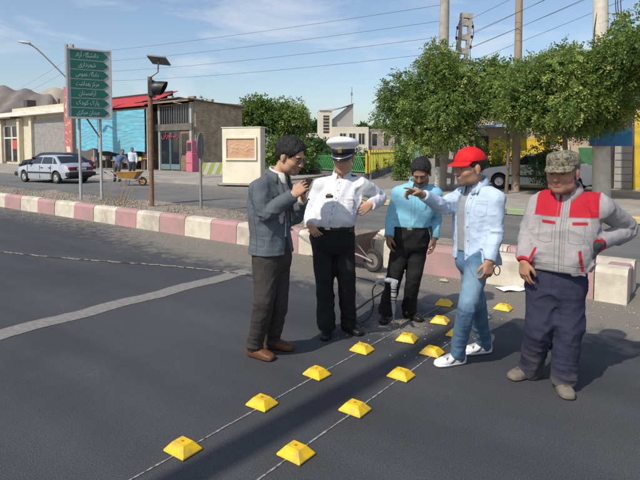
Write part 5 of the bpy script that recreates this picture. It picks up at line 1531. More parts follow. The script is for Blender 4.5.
def add_hand(fd, wrist, dirv, palm_n, thumb_side, curl=(.35, .4, .45, .5), scale=1.0, spread=.10, thumb_out=.55, thumb_curl=.3, k=.006):
    scale = scale*.93
    """palm and five fingers. dirv: wrist to knuckles; palm_n: out of the palm; thumb_side: towards the thumb"""
    w = np.asarray(wrist, float); d = U_(dirv); n = U_(np.asarray(palm_n, float)-d*np.dot(palm_n, d)); t = U_(np.asarray(thumb_side, float)-d*np.dot(thumb_side, d)-n*np.dot(thumb_side, n))
    S_ = scale
    lens = [(.043, .026, .020), (.047, .030, .021), (.044, .027, .020), (.034, .021, .018)]
    offs = [.033, .0112, -.0115, -.034]
    for q in range(4):
        kn = w + d*(.088-.004*abs(q-1))*S_ + t*offs[q]*S_
        fd.tube([w+t*offs[q]*.55*S_, w+d*.045*S_+t*offs[q]*.85*S_, kn], [.019*S_, .0165*S_, .0125*S_], k=.014, m=2)
        a = 0.12; p = kn; pts = [kn]; dirn = U_(d+t*offs[q]*spread*55)
        for j in range(3):
            a += curl[q]*(1.0 if j else .8)
            dd = dirn*math.cos(a)+n*math.sin(a)
            p = p + dd*lens[q][j]*S_; pts.append(p)
        fd.tube(pts, [.0098*S_, .0090*S_, .0082*S_, .0068*S_], k=k*.5, m=2)
    b = w + d*.025*S_ + t*.028*S_ + n*.006*S_
    p1 = b + (d*.55+t*thumb_out*1.2+n*.25)*.040*S_
    p2 = p1 + U_(d*.9+t*(thumb_out-.3)+n*(.2+thumb_curl))*.032*S_
    p3 = p2 + U_(d*1.0+t*(thumb_out-.7)+n*(.25+thumb_curl*1.5))*.026*S_
    fd.tube([b, p1, p2, p3], [.016*S_, .0135*S_, .0112*S_, .0085*S_], k=.010, m=2)

def add_head(fd, c, fr, s=1.0, neck=None, neck_r=.056, jaw=1.0):
    """c: middle of the skull at ear height"""
    c = np.asarray(c, float)
    def P(r, f, u): return c + s*(fr[0]*r+fr[1]*f+fr[2]*u)
    E_ = lambda p, r, k=.02, cut=False: fd.ell(P(*p), np.asarray(r)*s, fr, k=k*s, cut=cut)
    E_((0, -.012, .038), (.077, .097, .083), 0)
    E_((0, .030, -.040), (.061*jaw, .066, .074), .04)
    E_((0, .070, -.096), (.027*jaw, .022, .018), .035)
    for q in (-1, 1):
        E_((q*.043, .058, -.026), (.022, .026, .022), .022)
        E_((q*.048*jaw, .018, -.080), (.018, .035, .022), .03)
    E_((0, .083, .026), (.050, .015, .011), .018)
    for q in (-1, 1): E_((q*.031, .102, .006), (.018, .017, .011), .012, cut=True)
    fd.tube([P(0, .089, .012), P(0, .103, -.012), P(0, .112, -.028)], [.0085*s, .0105*s, .0125*s], k=.010*s, m=1)
    for q in (-1, 1): E_((q*.012, .100, -.033), (.0085, .010, .0075), .006)
    E_((0, .093, -.0575), (.023, .010, .0055), .008)
    E_((0, .091, -.068), (.020, .010, .006), .006)
    for q in (-1, 1):
        E_((q*.080, -.008, -.004), (.011, .020, .031), .008)
        E_((q*.080, -.004, -.032), (.009, .010, .012), .006)
    if neck is not None:
        fd.tube([P(0, -.022, -.05), (P(0, -.03, -.10)+np.asarray(neck))/2, neck], [neck_r, neck_r, neck_r*1.12], k=.03, m=2)
    return P

def face_attrs(V, c, fr, s):
    q = (V-np.asarray(c))/s @ fr.T
    lip = .0085 - np.sqrt(((q[:, 0])/2.4)**2+((q[:, 2]+.0625)*.75)**2+((q[:, 1]-.096)*.6)**2)
    r = np.sqrt((q[:, 0]/.062)**2+((q[:, 1]-.045)/.075)**2+((q[:, 2]+.082)/.048)**2)
    beard = 1-r
    mo = np.sqrt((q[:, 0]/2.8)**2+((q[:, 2]+.0465))**2+((q[:, 1]-.1)*.35)**2)
    beard = np.maximum(beard*1.0, (.0095-mo)*30)
    beard = np.where(lip > -.001, -1, beard)
    brow = .0055-np.sqrt(((np.abs(q[:, 0])-.031)/4.2)**2+((q[:, 2]-.0235)+.25*np.maximum(np.abs(q[:, 0])-.035, 0))**2+((q[:, 1]-.09)*.2)**2)
    far = np.sqrt((q**2).sum(1)) > .22
    for a in (lip, beard, brow): a[far] = -1
    return {'lip': lip, 'beard': beard, 'brow': brow}

def skin_material(name, base, beard_col, beard=True):
    lay = [('lip', tuple(a*b for a, b in zip(base, (.85, .60, .58))), .002)]
    if beard: lay.append(('beard', beard_col, .45))
    lay.append(('brow', (.012, .010, .009), .002))
    m = mask_mat(name, base, lay, rough=.62, bump=.08, bscale=220, vary=.12, vscale=25)
    p = m.node_tree.nodes['Principled BSDF']; p.inputs['Specular IOR Level'].default_value = .4
    try: p.inputs['Subsurface Weight'].default_value = .08; p.inputs['Subsurface Radius'].default_value = (.012, .005, .003)
    except Exception: pass
    return m

hair_m = mat('hair_black', (.006, .0055, .005), (.018, .016, .015), scale=60, rough=.7, bump=.5, bscale=200, stretch=(1, 1, .25))
eye_w = mat('eye_white', (.36, .33, .31), rough=.25); eye_d = mat('eye_iris', (.02, .012, .008), rough=.1)

class Person:
    def __init__(s, D, px, label, seed=0):
        """D: metres ahead of the viewer; px: picture column of the figure's base"""
        s.D = D; s.seed = seed
        D += .117; s.D = D; s.r0 = (px-320)/FOC*D
        s.root = empty('person', tuple(cw(s.r0, D, 0)), YAW, label=label, cat='person')
    @staticmethod
    def _fw(py): return 1.0
    def J(s, px, py, dd=0.0):
        """local joint from a picture position and a distance offset (metres farther than D)"""
        u, v = (px-320)/FOC, (PRINC_Y-py)/FOC
        fw = math.cos(PITCH)+v*math.sin(PITCH); up = -math.sin(PITCH)+v*math.cos(PITCH)
        t = (s.D+dd)/fw
        return np.array([u*t - s.r0, dd, CAM_H + up*t])
    def field(s, pts, pad, v):
        pts = np.asarray(pts, float); return Field(pts.min(0)-pad, pts.max(0)+pad, v)
    def put(s, name, fd, m, attrs=None, parent=None, fn=None):
        V, F = fd.mesh()
        at_ = attrs(V) if attrs else None
        return fast_mesh(name, V, F, m, parent or s.root, attrs=at_)

    def eyes(s, P, fr, sc):
        for q in (-1, 1):
            c = P(q*.031, .0795, .002)
            mb = MB(); n_ = 10; V = []; F = []; mi = []
            rings = 7
            for a in range(rings):
                ph = math.pi/2*a/(rings-1)
                for b in range(n_):
                    th = 2*math.pi*b/n_
                    l_ = np.array([math.sin(ph)*math.cos(th), math.cos(ph)*.9, math.sin(ph)*math.sin(th)*.40])*.0118*sc
                    V.append(tuple(c + fr[0]*l_[0]+fr[1]*l_[1]+fr[2]*l_[2]))
            for a in range(rings-1):
                for b in range(n_):
                    F.append((a*n_+b, a*n_+(b+1) % n_, (a+1)*n_+(b+1) % n_, (a+1)*n_+b)); mi.append(1 if a < 3 else 0)
            mb.v, mb.f, mb.m = V, F, mi
            mb.build('eye', [eye_w, eye_d], s.root, smooth=True)

    def hair(s, c, fr, sc, line=.055, back=-.05, thick=.011, m=None, cap_cut=None, side=.0, vol=1.0):
        c = np.asarray(c, float); fd = Field(c-.16*sc, c+.17*sc, .004)
        P = lambda r, f, u: c + sc*(fr[0]*r+fr[1]*f+fr[2]*u)
        fd.ell(P(0, -.016, .040), np.array([.077+thick, .097+thick, .083+thick*vol])*sc, fr, k=0)
        # forehead and face are cut free
        fd.ell(P(0, .098, -.006), np.array([.074, .070, .078])*sc, fr, k=.028, cut=True)
        fd.tube([P(-.2, .075, -.09), P(.2, .075, -.09)], [.085*sc, .085*sc], k=.03, cut=True, m=1)
        fd.tube([P(-.2, .0, -.155), P(.2, .0, -.155)], [.09*sc, .09*sc], k=.03, cut=True, m=1)
        for q in (-1, 1): fd.ell(P(q*.085, .012, -.02), np.array([.03, .022, .036])*sc, fr, k=.008, cut=True)
        if cap_cut is not None:
            pc, nn = cap_cut
            sl_, (x, y, z) = fd.sub(c-.2, c+.2)
            fd.cut(sl_, (-((x-pc[0])*nn[0]+(y-pc[1])*nn[1]+(z-pc[2])*nn[2])).astype(np.float32), .004)
        fd.displace(lambda p: (vnoise(p*np.array([42, 42, 30]), s.seed)-.5)*.012+(vnoise(p*np.array([130, 130, 70]), s.seed+2)-.5)*.008, .02)
        V, F = fd.mesh()
        # short strands over the cap of hair break its outline
        rg_ = np.random.default_rng(s.seed+40); n_ = 2600
        ids = rg_.integers(0, len(V), n_); b_ = V[ids]; nrm = norm(b_-P(0, -.01, .02))
        comb = norm(-fr[1]*.55+fr[2]*.35+nrm*.75+rg_.normal(0, .38, (n_, 3))); ln_ = rg_.uniform(.008, .024, (n_, 1))*sc
        wv = norm(np.cross(comb, nrm+rg_.normal(0, .3, (n_, 3))))*.0011
        b_ = b_-nrm*.003; tip = b_+comb*ln_-nrm*ln_*.15
        Q = np.stack([b_-wv, b_+wv, tip+wv*.25, tip-wv*.25], 1).reshape(-1, 3)
        F2 = np.arange(n_*4).reshape(-1, 4)+len(V)
        return fast_mesh('hair', np.concatenate([V, Q]), np.concatenate([F, F2]), m or hair_m, s.root)

    def shoe(s, ankle, toe_dir, m, L_=.27, w=.047, z0=.0, h=.075, name='shoe', sole=.018):
        a = np.asarray(ankle, float); t = U_([toe_dir[0], toe_dir[1], 0]); sd = np.array([t[1], -t[0], 0])
        heel = np.array([a[0], a[1], 0])-t*.055; toe = heel+t*L_
        fd = Field(np.minimum(heel, toe)-.09, np.maximum(heel, toe)+np.array([.09, .09, .22]), .005)
        z = z0+.034
        up = np.array([0, 0, 1.0])
        fd.tube([heel+t*.035+up*(z+.002), heel+t*.12*L_/.27+up*z, heel+t*.19*L_/.27+up*(z-.002), toe-t*.045+up*(z-.006)], [(w*.82, .034), (w*.92, .034), (w*1.08, .032), (w*.85, .026)], side=sd, k=.01, p=2.3)
        fd.tube([heel+t*.05+up*(z+.09), heel+t*.055+up*(z+.03), heel+t*.13+up*(z+.015), heel+t*.18+up*z], [.041, .046, .038, .03], k=.03)
        sl_, (x, y, zz) = fd.sub(np.minimum(heel, toe)-.2, np.maximum(heel, toe)+.3)
        fd.f[sl_] = np.maximum(fd.f[sl_], (z0+.001-zz+0*x+0*y))
        fd.f[sl_] = np.where(zz < z0+sole, np.maximum(fd.f[sl_]-.004, z0+.001-zz), fd.f[sl_])
        V, F = fd.mesh()
        lace = V @ np.append(t, 0)[:3]; org = heel @ t
        rel = (V-heel) @ t; lat = np.abs((V-heel) @ sd)
        tongue = np.minimum(.016-lat, np.minimum(rel-.10, .20-rel)); tongue = np.where(V[:, 2] > z+.012, tongue, -.02)
        stripe = np.sin(rel*75+V[:, 2]*95)*.01-.003; stripe = np.where((rel > .03) & (rel < .19) & (V[:, 2] < z+.045) & (lat > .02), stripe, -.02)
        return fast_mesh(name, V, F, m, s.root, attrs={'sole': (z0+sole+.001-V[:, 2]), 'tongue': tongue, 'stripe': stripe})

    def trousers(s, waist, hips, knees, ankles, wr, lr, m, side, hem_z=None, amp=.008, v=.007, top_flat=True, sit=None, freq=(7, 7, 13), attrs=None):
        allp = [waist]+list(hips)+list(knees)+list(ankles)
        fd = s.field(allp, .2, v)
        sd = np.asarray(side, float)
        crotch = (np.asarray(hips[0])+np.asarray(hips[1]))/2
        fd.tube([waist, (np.asarray(waist)*.55+crotch*.45), crotch+np.array([0, 0, .02])], [wr[0], wr[1], wr[2]], side=sd, k=.02, flat0=True, p=2.3)
        for h_, k_, a_ in zip(hips, knees, ankles):
            h_, k_, a_ = map(lambda q: np.asarray(q, float), (h_, k_, a_))
            fd.tube([h_+np.array([0, 0, .06]), h_*.6+k_*.4, k_, k_*.5+a_*.5, a_], [lr[0], lr[1], lr[2], lr[3], lr[4]], k=.035, flat1=True)
        zk = np.mean([k_[2] for k_ in knees]); za = np.mean([a_[2] for a_ in ankles])
        def disp(P):
            env = .30 + .9*np.exp(-((P[:, 2]-za-.06)/.14)**2) + .5*np.exp(-((P[:, 2]-zk)/.12)**2) + .35*np.exp(-((P[:, 2]-crotch[2])/.08)**2)
            return -amp*(env*folds(P, freq, s.seed)*1.5 + 1.2*creases(P, R(25), 14, 3, s.seed+1) + 1.0*creases(P, R(-35), 12, 3, s.seed+2))
        fd.displace(disp)
        return s.put('trousers', fd, m, attrs)

def g_local(s, px, py):
    u, v = (px-320)/FOC, (PRINC_Y-py)/FOC
    fw = math.cos(PITCH)+v*math.sin(PITCH); up = -math.sin(PITCH)+v*math.cos(PITCH)
    t = -CAM_H/up
    return np.array([u*t-s.r0, fw*t-s.D, 0.0])
Person.G = g_local
A3 = lambda *a: np.array(a, float)
UP = A3(0, 0, 1)

def body(s, head_c, fr, hs, neck, shoulders, elbows, wrists, hands, pelvis, hips, knees, ankles, m, jaw=1.0, v=.0042):
    """one continuous skin: head, neck, slim trunk and limbs under the clothes, hands with fingers"""
    pts = [head_c, neck, pelvis]+shoulders+elbows+wrists+ankles
    fd = s.field(pts, .26, v)
    P = add_head(fd, head_c, fr, hs, neck, jaw=jaw)
    fd.tube([neck, (np.asarray(neck)*.5+np.asarray(pelvis)*.5), pelvis], [.058, .06, .06], k=.03, m=2)
    for sh, el, wr, hd in zip(shoulders, elbows, wrists, hands):
        fd.tube([neck-UP*.05, sh-UP*.03], [.035, .03], k=.03, m=1)
        fd.tube([sh-UP*.02, sh*.5+el*.5, el, el*.4+wr*.6, wr], [.028, .026, .024, .025, .026], k=.02, m=3)
        add_hand(fd, wr, **hd)
    for h_, k_, a_ in zip(hips, knees, ankles):
        fd.tube([pelvis, h_, k_, a_], [.045, .045, .035, .028], k=.02, m=2)
    s.put('body', fd, m, attrs=lambda V: face_attrs(V, head_c, fr, hs))
    s.eyes(P, fr, hs)
    return P

def shirt_collar(s, c, f, r0, h, m=None, parent=None, opening=20, leaf=.052, tip=.030, drop=.42, flare=.026):
    """stand and turned-down leaf of a collar, open at the throat"""
    f = U_(f); r = U_(np.cross(f, UP)); mb = MB(); n = 44; V = []; F = []
    for q in range(n+1):
        a = math.radians(opening + (360-2*opening)*q/n); d = f*math.cos(a)+r*math.sin(a)
        zo = -drop*r0*math.cos(a)
        e = min(abs(q), abs(n-q))/n*(360-2*opening)
        tp_ = tip*math.exp(-(e/30)**2)
        out = .010*math.exp(-(e/30)**2)
        for rr, z_ in ((r0*1.03, -.012), (r0*.98, h*.55), (r0*.96, h), (r0+.006, h+.003), (r0+.016+out*.5, h-leaf*.45), (r0+flare+out, h-leaf-tp_)):
            V.append(tuple(c + d*rr + UP*(z_+zo)))
    for q in range(n):
        for b in range(5): F.append((q*6+b, (q+1)*6+b, (q+1)*6+b+1, q*6+b+1))
    mb.add(V, F); o = mb.build('collar', m, parent or s.root, smooth=80)
    sd_ = o.modifiers.new('t', 'SOLIDIFY'); sd_.thickness = .004; sd_.offset = 0
    for nd_ in m.node_tree.nodes:      # the collar carries none of the coloured panels
        if nd_.type == 'ATTRIBUTE':
            at_ = o.data.attributes.new(nd_.attribute_name, 'FLOAT', 'POINT'); at_.data.foreach_set('value', [-1.0]*len(o.data.vertices))
    return o

def top(s, name, stations, side, arms, m, neck=None, collar=None, amp=.006, freq=(9, 9, 6), v=.007, cutter=None, attrs=None, hem=True, k=.045, cuff=None, extra=None, yoke=.052, seedo=0, p=2.4):
    """shirt or jacket: trunk through the stations, sleeves, shoulder slope, collar, folds"""
    pts = [q for q, _ in stations]+[q for a in arms for q in a[0]]
    fd = s.field(pts, .24, v)
    fd.tube([q for q, _ in stations], [r for _, r in stations], side=side, k=0, flat0=(-UP if hem is True else hem), flat1=UP, p=p)
    for (ap, ar) in arms:
        fd.tube(ap, ar, k=k, flat1=True, m=4)
        if neck is not None: nn_ = np.asarray(neck, float); a0_ = np.asarray(ap[0], float); fd.tube([nn_-UP*.030+(a0_-nn_)*A3(1, 1, 0)*.25, nn_*.45+a0_*.55+UP*.006, a0_+UP*.004], [yoke*.80, yoke*.95, ar[0]*.92], k=.03, m=2)
    def disp(P):
        a = amp*(folds(P, freq, s.seed+seedo)*.7 + 1.5*creases(P, R(24), 14, 2.6, s.seed+seedo+1) + 1.3*creases(P, R(-30), 13, 2.6, s.seed+seedo+2) + .5*creases(P, R(75), 11, 3, s.seed+3))
        for (ap, ar) in arms:            # bunched cloth at elbows and cuffs
            el = np.asarray(ap[len(ap)//2]); d = np.linalg.norm(P-el, axis=1)
            a = a + amp*2.0*np.exp(-(d/.11)**2)*folds(P, (18, 18, 24), s.seed+9)
        return -a
    fd.displace(disp)
    if hem is True or hasattr(hem, '__len__'):      # clean hem again after the folds
        c, r_ = np.asarray(stations[0][0], float), stations[0][1]
        hn = -UP if hem is True else U_(hem)
        sl_, (x, y, z) = fd.sub(c-A3(.32, .32, .12), c+A3(.32, .32, .06))
        su = U_(side); ex = ((x-c[0])*su[0]+(y-c[1])*su[1])/(r_[0]+.035); ey = (-(x-c[0])*su[1]+(y-c[1])*su[0])/(r_[1]+.035)
        pl = (x-c[0])*hn[0]+(y-c[1])*hn[1]+(z-c[2])*hn[2]
        fd.f[sl_] = np.where((ex*ex+ey*ey) < 1.0, np.maximum(fd.f[sl_], pl), fd.f[sl_]).astype(np.float32)
    if cutter: cutter(fd)
    if extra: extra(fd)
    o = s.put(name, fd, m, attrs)
    if collar is not None: shirt_collar(s, *collar, m=m, parent=o, **({'opening': 62, 'leaf': .046, 'tip': .02} if name == 'blazer' else {}))
    return o

from mathutils.bvhtree import BVHTree
class Sewer:
    """lays seams and buttons on the surface of a finished garment"""
    def __init__(s, o, centre, sd, f):
        me = o.data; n = len(me.vertices); co = np.empty(n*3, np.float32); me.vertices.foreach_get('co', co)
        fl = np.empty(len(me.loops), np.int32); me.loops.foreach_get('vertex_index', fl)
        s.o = o; s.bvh = BVHTree.FromPolygons(co.reshape(-1, 3).tolist(), fl.reshape(-1, 4).tolist())
        s.c, s.sd, s.f = np.asarray(centre, float), np.asarray(sd, float), np.asarray(f, float)
    def hit(s, u, z, dirv=None):
        d = s.f if dirv is None else np.asarray(dirv, float); sx = s.sd if dirv is None else np.array([d[1], -d[0], 0])
        o_ = np.array([s.c[0], s.c[1], z])+sx*u+d*.6
        p, n, _, _ = s.bvh.ray_cast(Vector(o_), Vector(-d), 1.2)
        return None if p is None else np.array(p)+np.array(n)*.0008
    def seam(s, pts, m, r=.0016, dirv=None, n=14, name='seam'):
        out = []
        for (a, b) in zip(pts[:-1], pts[1:]):
            for k in range(n):
                t = k/n; h = s.hit(a[0]+(b[0]-a[0])*t, a[1]+(b[1]-a[1])*t, dirv)
                if h is not None: out.append(h)
        h = s.hit(*pts[-1], dirv)
        if h is not None: out.append(h)
        out = [p for i, p in enumerate(out) if i == 0 or np.linalg.norm(p-out[i-1]) < .06]
        if len(out) > 2: mb = MB(); mb.tube([tuple(p) for p in out], r, n=5); mb.build(name, m, s.o, smooth=True)
    def button(s, u, z, m, r=.0065, dirv=None):
        h = s.hit(u, z, dirv)
        if h is None: return
        d = s.f if dirv is None else np.asarray(dirv, float)
        mb = MB(); mb.tube([tuple(h-d*.002), tuple(h+d*.003)], r, n=10); mb.build('button', m, s.o)
def cloth_line(name, c): return mat('seam_'+name, c, rough=.9)

def band(s, name, c, side, hw, hd, r, m, tilt=0.0, parent=None):
    sd = U_(side); fw = A3(-sd[1], sd[0], 0); mb = MB(); n = 40; V = []; F = []
    for a in range(n):
        t = 2*math.pi*a/n
        ct, st_ = math.cos(t), math.sin(t); e = (abs(ct)**2.3+abs(st_)**2.3)**(-1/2.3)
        d = sd*ct*hw*e+fw*st_*hd*e
        for z_, o_ in ((-r, 0), (-r, .004), (r, .004), (r, 0)):
            V.append(tuple(c + d*(1+o_/max(hw, .01)) + UP*z_))
    for a in range(n):
        b = (a+1) % n
        for q in range(4): F.append((a*4+q, a*4+(q+1) % 4, b*4+(q+1) % 4, b*4+q))
    mb.add(V, F)
    return mb.build(name, m, parent or s.root, smooth=True)

def small_box(s, name, c, ax, half, m, parent=None, bev=.004):
    mb = MB(); bx_ = MB(); bx_.box([-h for h in half], half, bev=bev)
    mb.add([tuple(np.asarray(c)+ax[0]*v_[0]+ax[1]*v_[1]+ax[2]*v_[2]) for v_ in bx_.v], bx_.f)
    return mb.build(name, m, parent or s.root)

leather_b = mask_mat('leather_black', (.016, .015, .015), [('sole', (.01, .01, .01), .003)], rough=.35, bump=.1, bscale=60)
leather_br = mask_mat('leather_brown', (.125, .055, .026), [('sole', (.05, .03, .02), .003)], rough=.45, bump=.1, bscale=60)
sneaker = mask_mat('sneaker_white', (.66, .66, .66), [('stripe', (.10, .10, .11), .003), ('tongue', (.35, .36, .38), .003), ('sole', (.74, .74, .73), .003)], rough=.6, bump=.1, bscale=70)
dust_shoe = mask_mat('dusty_grey_shoe', (.16, .14, .115), [('sole', (.10, .085, .07), .003), ('tongue', (.09, .08, .07), .003)], rough=.9, bump=.3, bscale=50)
belt_m = mat('belt_black', (.015, .014, .013), rough=.4)
buckle_m = mat('buckle_silver', (.6, .6, .58), rough=.25, metal=.9)

# ------------------------------------------------------------------ man in the grey blazer
m1 = Person(3.98, 268, 'man in grey blue blazer and glasses, dark trousers, hands raised at his chest', 3)
J = m1.J
f = U_(A3(.86, -.50, 0)); sd = A3(f[1], -f[0], 0)          # sd: his own right, towards the viewer
hc = J(290.5, 156.5, -.05); fr1 = frame((.80, -.46, -.36)); nk = J(279, 175, -.01)
shc = J(271, 187, 0)
shs = [shc+sd*.168, shc-sd*.160]
els = [J(267, 213, -.20), J(294, 218, .08)]
wrs = [J(294.5, 194.5, -.26), J(303, 199, -.12)]
pel = J(272, 256, 0)
hips = [pel+sd*.085-UP*.05, pel-sd*.085-UP*.05]
fe = [m1.G(254, 356), m1.G(272, 348)]
kns = [J(264, 303, -.11), J(278, 303, .06)]
ank = [fe[0]+UP*.085, fe[1]+UP*.085]
sk1 = skin_material('skin_a', (.46, .26, .165), (.20, .125, .09))
body(m1, hc, fr1, 1.10, nk, shs, els, wrs,
     [dict(dirv=(.55, .12, .55), palm_n=(.3, .85, -.1), thumb_side=(-.3, .2, .9), curl=(.55, .6, .65, .7), thumb_out=.5, thumb_curl=.6),
      dict(dirv=(.0, -.25, .75), palm_n=(-.75, -.25, .1), thumb_side=(-.25, -.8, .1), curl=(.5, .55, .6, .65), thumb_out=.4, thumb_curl=.5)], pel, hips, kns, ank, sk1, jaw=1.06)
m1.hair(hc, fr1, 1.10, thick=.016, vol=1.5)
wht = mask_mat('shirt_offwhite', (.62, .60, .56), [], vary=.05, wrinkle=0.11)
top(m1, 'shirt', [(J(273, 240, 0), (.165, .115)), (J(273, 212, -.01), (.175, .115)), (J(275, 190, -.005), (.15, .085)), (J(278.5, 178, 0), (.066, .056))], sd, [], wht, collar=(nk+UP*.004, f, .066, .034), amp=.003, v=.006)
blaz = mask_mat('blazer_grey_blue', (.100, .115, .130), [('lapel', (.085, .11, .138), .004)], vary=.06, vscale=60, rough=.9, bump=.12, bscale=240, wrinkle=0.16)
hemc = J(271.5, 252, 0)
def blaz_cut(fd):
    fd.slab_cut(nk, hemc, sd, f, lambda t: np.where(t < .55, .062-.056*(t/.55), .006+.05*np.maximum(0, t-.68)/.32))
    fd.tube([nk-UP*.04, nk+UP*.14+f*.03], [.064, .085], k=.008, m=1, cut=True)
def blaz_extra(fd):
    lp = []
    for sg in (1, -1):       # lapels
        fd.tube([nk+sd*sg*.066-f*.03+UP*.012, nk+sd*sg*.072+f*.045-UP*.03, J(277, 206, -.01)+sd*sg*.055+f*.125, J(274, 224, 0)+sd*sg*.03+f*.150], [.012, .016, .018, .008], k=.012, m=3)
    fd.tube([nk+sd*.066-f*.03+UP*.014, nk-f*.075+UP*.022, nk-sd*.066-f*.03+UP*.014], [.013, .013, .013], k=.012, m=4)
o_ = top(m1, 'blazer', [(hemc, (.195, .158)), (J(271, 234, 0), (.172, .134)), (J(270, 214, 0), (.180, .135)), (J(270, 197, 0), (.182, .124)), (J(273, 186, 0), (.150, .09)), (J(277.5, 177.5, 0), (.075, .062))], sd,
    [([shs[0]-UP*.01, shs[0]*.5+els[0]*.5+sd*.012, els[0], els[0]*.45+wrs[0]*.55, wrs[0]-(wrs[0]-els[0])*.06], [.064, .061, .057, .050, .043]),
     ([shs[1]-UP*.01, shs[1]*.5+els[1]*.5-sd*.012, els[1], els[1]*.45+wrs[1]*.55, wrs[1]-(wrs[1]-els[1])*.06], [.062, .060, .056, .050, .043])], blaz, neck=nk-UP*.01, amp=.010, freq=(7, 7, 7), cutter=blaz_cut, extra=blaz_extra, k=.035,
    attrs=lambda V: {'lapel': np.full(len(V), -1.0)}, yoke=.05, collar=(nk-UP*.004, f, .079, .030))
sw_ = Sewer(o_, J(271, 225, 0), sd, f); bl_ = cloth_line('blazer', (.055, .068, .082)); zp = hemc[2]+.13
sw_.seam([(-.06, zp), (.09, zp+.01), (.09, zp-.045), (-.06, zp-.055), (-.06, zp)], bl_, dirv=sd)
sw_.seam([(.035, zp+.42), (.045, zp+.2), (.03, hemc[2]+.02)], bl_, dirv=U_(sd+f*.15), n=24)
for k_ in range(2): sw_.button(.035, hemc[2]+.26+.09*k_, mat('button_horn', (.02, .018, .016), rough=.3), r=.010)
trs1 = mask_mat('trousers_charcoal_brown', (.046, .041, .040), [], vary=.12, rough=.85, vscale=40, wrinkle=0.18)
m1.trousers(J(273, 236, 0), hips, kns, [fe[0]+UP*.065, fe[1]+UP*.065], [(.155, .12), (.165, .13), (.16, .13)], [.098, .092, .076, .068, .066], trs1, sd, amp=.011)
for k_, (t_) in enumerate(((.92, -.55), (.95, -.30))):
    m1.shoe(fe[k_]+A3(-.01, .0, 0), t_, leather_br, L_=.285)
# phone, cuffs, glasses
small_box(m1, 'phone', J(306, 186, -.20), frame((.4, .5, .75)), (.034, .07, .005), mat('phone_black', (.015, .015, .017), rough=.15))
for w_, e_ in zip(wrs, els):
    d_ = U_(w_-e_); mb = MB(); mb.tube([w_-d_*.030, w_-d_*.002], [.037, .035], n=18); mb.build('shirt_cuff', wht, m1.root, smooth=True)
Pq = lambda r, f_, u: hc + 1.10*(fr1[0]*r+fr1[1]*f_+fr1[2]*u)
gm = MB()
for q in (-1, 1):
    ring = [Pq(q*.034+.024*math.cos(a), .106-.006*abs(math.cos(a)), .002+.016*math.sin(a)) for a in np.linspace(0, 2*math.pi, 17)]
    gm.tube(ring, .0020, n=6)
    gm.tube([Pq(q*.058, .100, .006), Pq(q*.076, .05, .008), Pq(q*.082, -.005, .006)], .0022, n=6)
gm.tube([Pq(-.010, .110, .006), Pq(0, .114, .009), Pq(.010, .110, .006)], .002, n=6)
gl_o = gm.build('glasses', mat('glasses_frame', (.02, .02, .022), rough=.3), m1.root)
for q in (-1, 1):
    gm = MB(); c_ = Pq(q*.034, .105, .002); V = [tuple(c_)]+[tuple(Pq(q*.034+.023*math.cos(a), .105, .002+.015*math.sin(a))) for a in np.linspace(0, 2*math.pi, 16, endpoint=False)]
    gm.add(V, [(0, i+1, (i+1) % 16+1) for i in range(16)]); gm.build('lens', mat('lens_tint', (.05, .05, .055), rough=.08), gl_o)

# ------------------------------------------------------------------ traffic officer
of = Person(4.54, 335, 'traffic officer in white shirt and white peaked cap, left hand on hip', 8)
J = of.J
f = U_(A3(-.22, -.97, 0)); sd = A3(f[1], -f[0], 0)
hc = J(343.5, 158, -.05); fr2 = frame((-.26, -.90, -.16)); nk = J(342, 176.5, .01)
shc = J(341.5, 184, 0)
shs = [shc+sd*.188, shc-sd*.188]
els = [J(309.5, 211, .06), J(379.5, 197.5, .13)]
wrs = [J(310.5, 224.5, -.10), J(370.5, 204.5, -.10)]
pel = J(332, 236, .0)
hips = [J(321.5, 243, 0), J(344, 243, .02)]
fe = [of.G(327, 334.5), of.G(348.5, 331)]
kns = [J(325, 286, -.03), J(346.5, 285, -.02)]
ank = [fe[0]+UP*.085, fe[1]+UP*.085]
sk2 = skin_material('skin_b', (.52, .30, .20), (.40, .23, .16))
Po = body(of, hc, fr2, 1.11, nk, shs, els, wrs,
     [dict(dirv=(.45, -.2, -.75), palm_n=(.5, .75, .1), thumb_side=(.6, -.2, .3), curl=(.35, .4, .4, .45)),
      dict(dirv=(-.80, -.15, -.50), palm_n=(-.25, .85, -.1), thumb_side=(-.3, -.1, .8), curl=(.30, .3, .35, .4), thumb_out=.7)], pel, hips, kns, ank, sk2, jaw=1.1)
of.hair(hc, fr2, 1.11, thick=.006, cap_cut=(Po(0, 0, .040), fr2[2]), m=mat('hair_grey', (.07, .065, .06), (.16, .15, .14), scale=60, rough=.6))
uni = mask_mat('uniform_white', (.64, .655, .69), [], vary=.03, rough=.8, wrinkle=0.18)
chest = J(341, 199, -.01); belly = J(334, 217, -.045)
def of_extra(fd):
    for q in (1, -1):     # breast pockets
        c_ = J(342, 200, 0)+sd*q*.085+f*.135
        fd.ell(c_-UP*.02, (.045, .012, .055), np.stack([sd, f, UP]), k=.006)
        fd.ell(c_+UP*.022, (.048, .016, .014), np.stack([sd, f, UP]), k=.004)
    fd.tube([J(342, 186, 0)+f*.09, J(341, 202, 0)+f*.145, J(334, 217, -.04)+f*.158], [.009, .009, .009], k=.012, m=3)
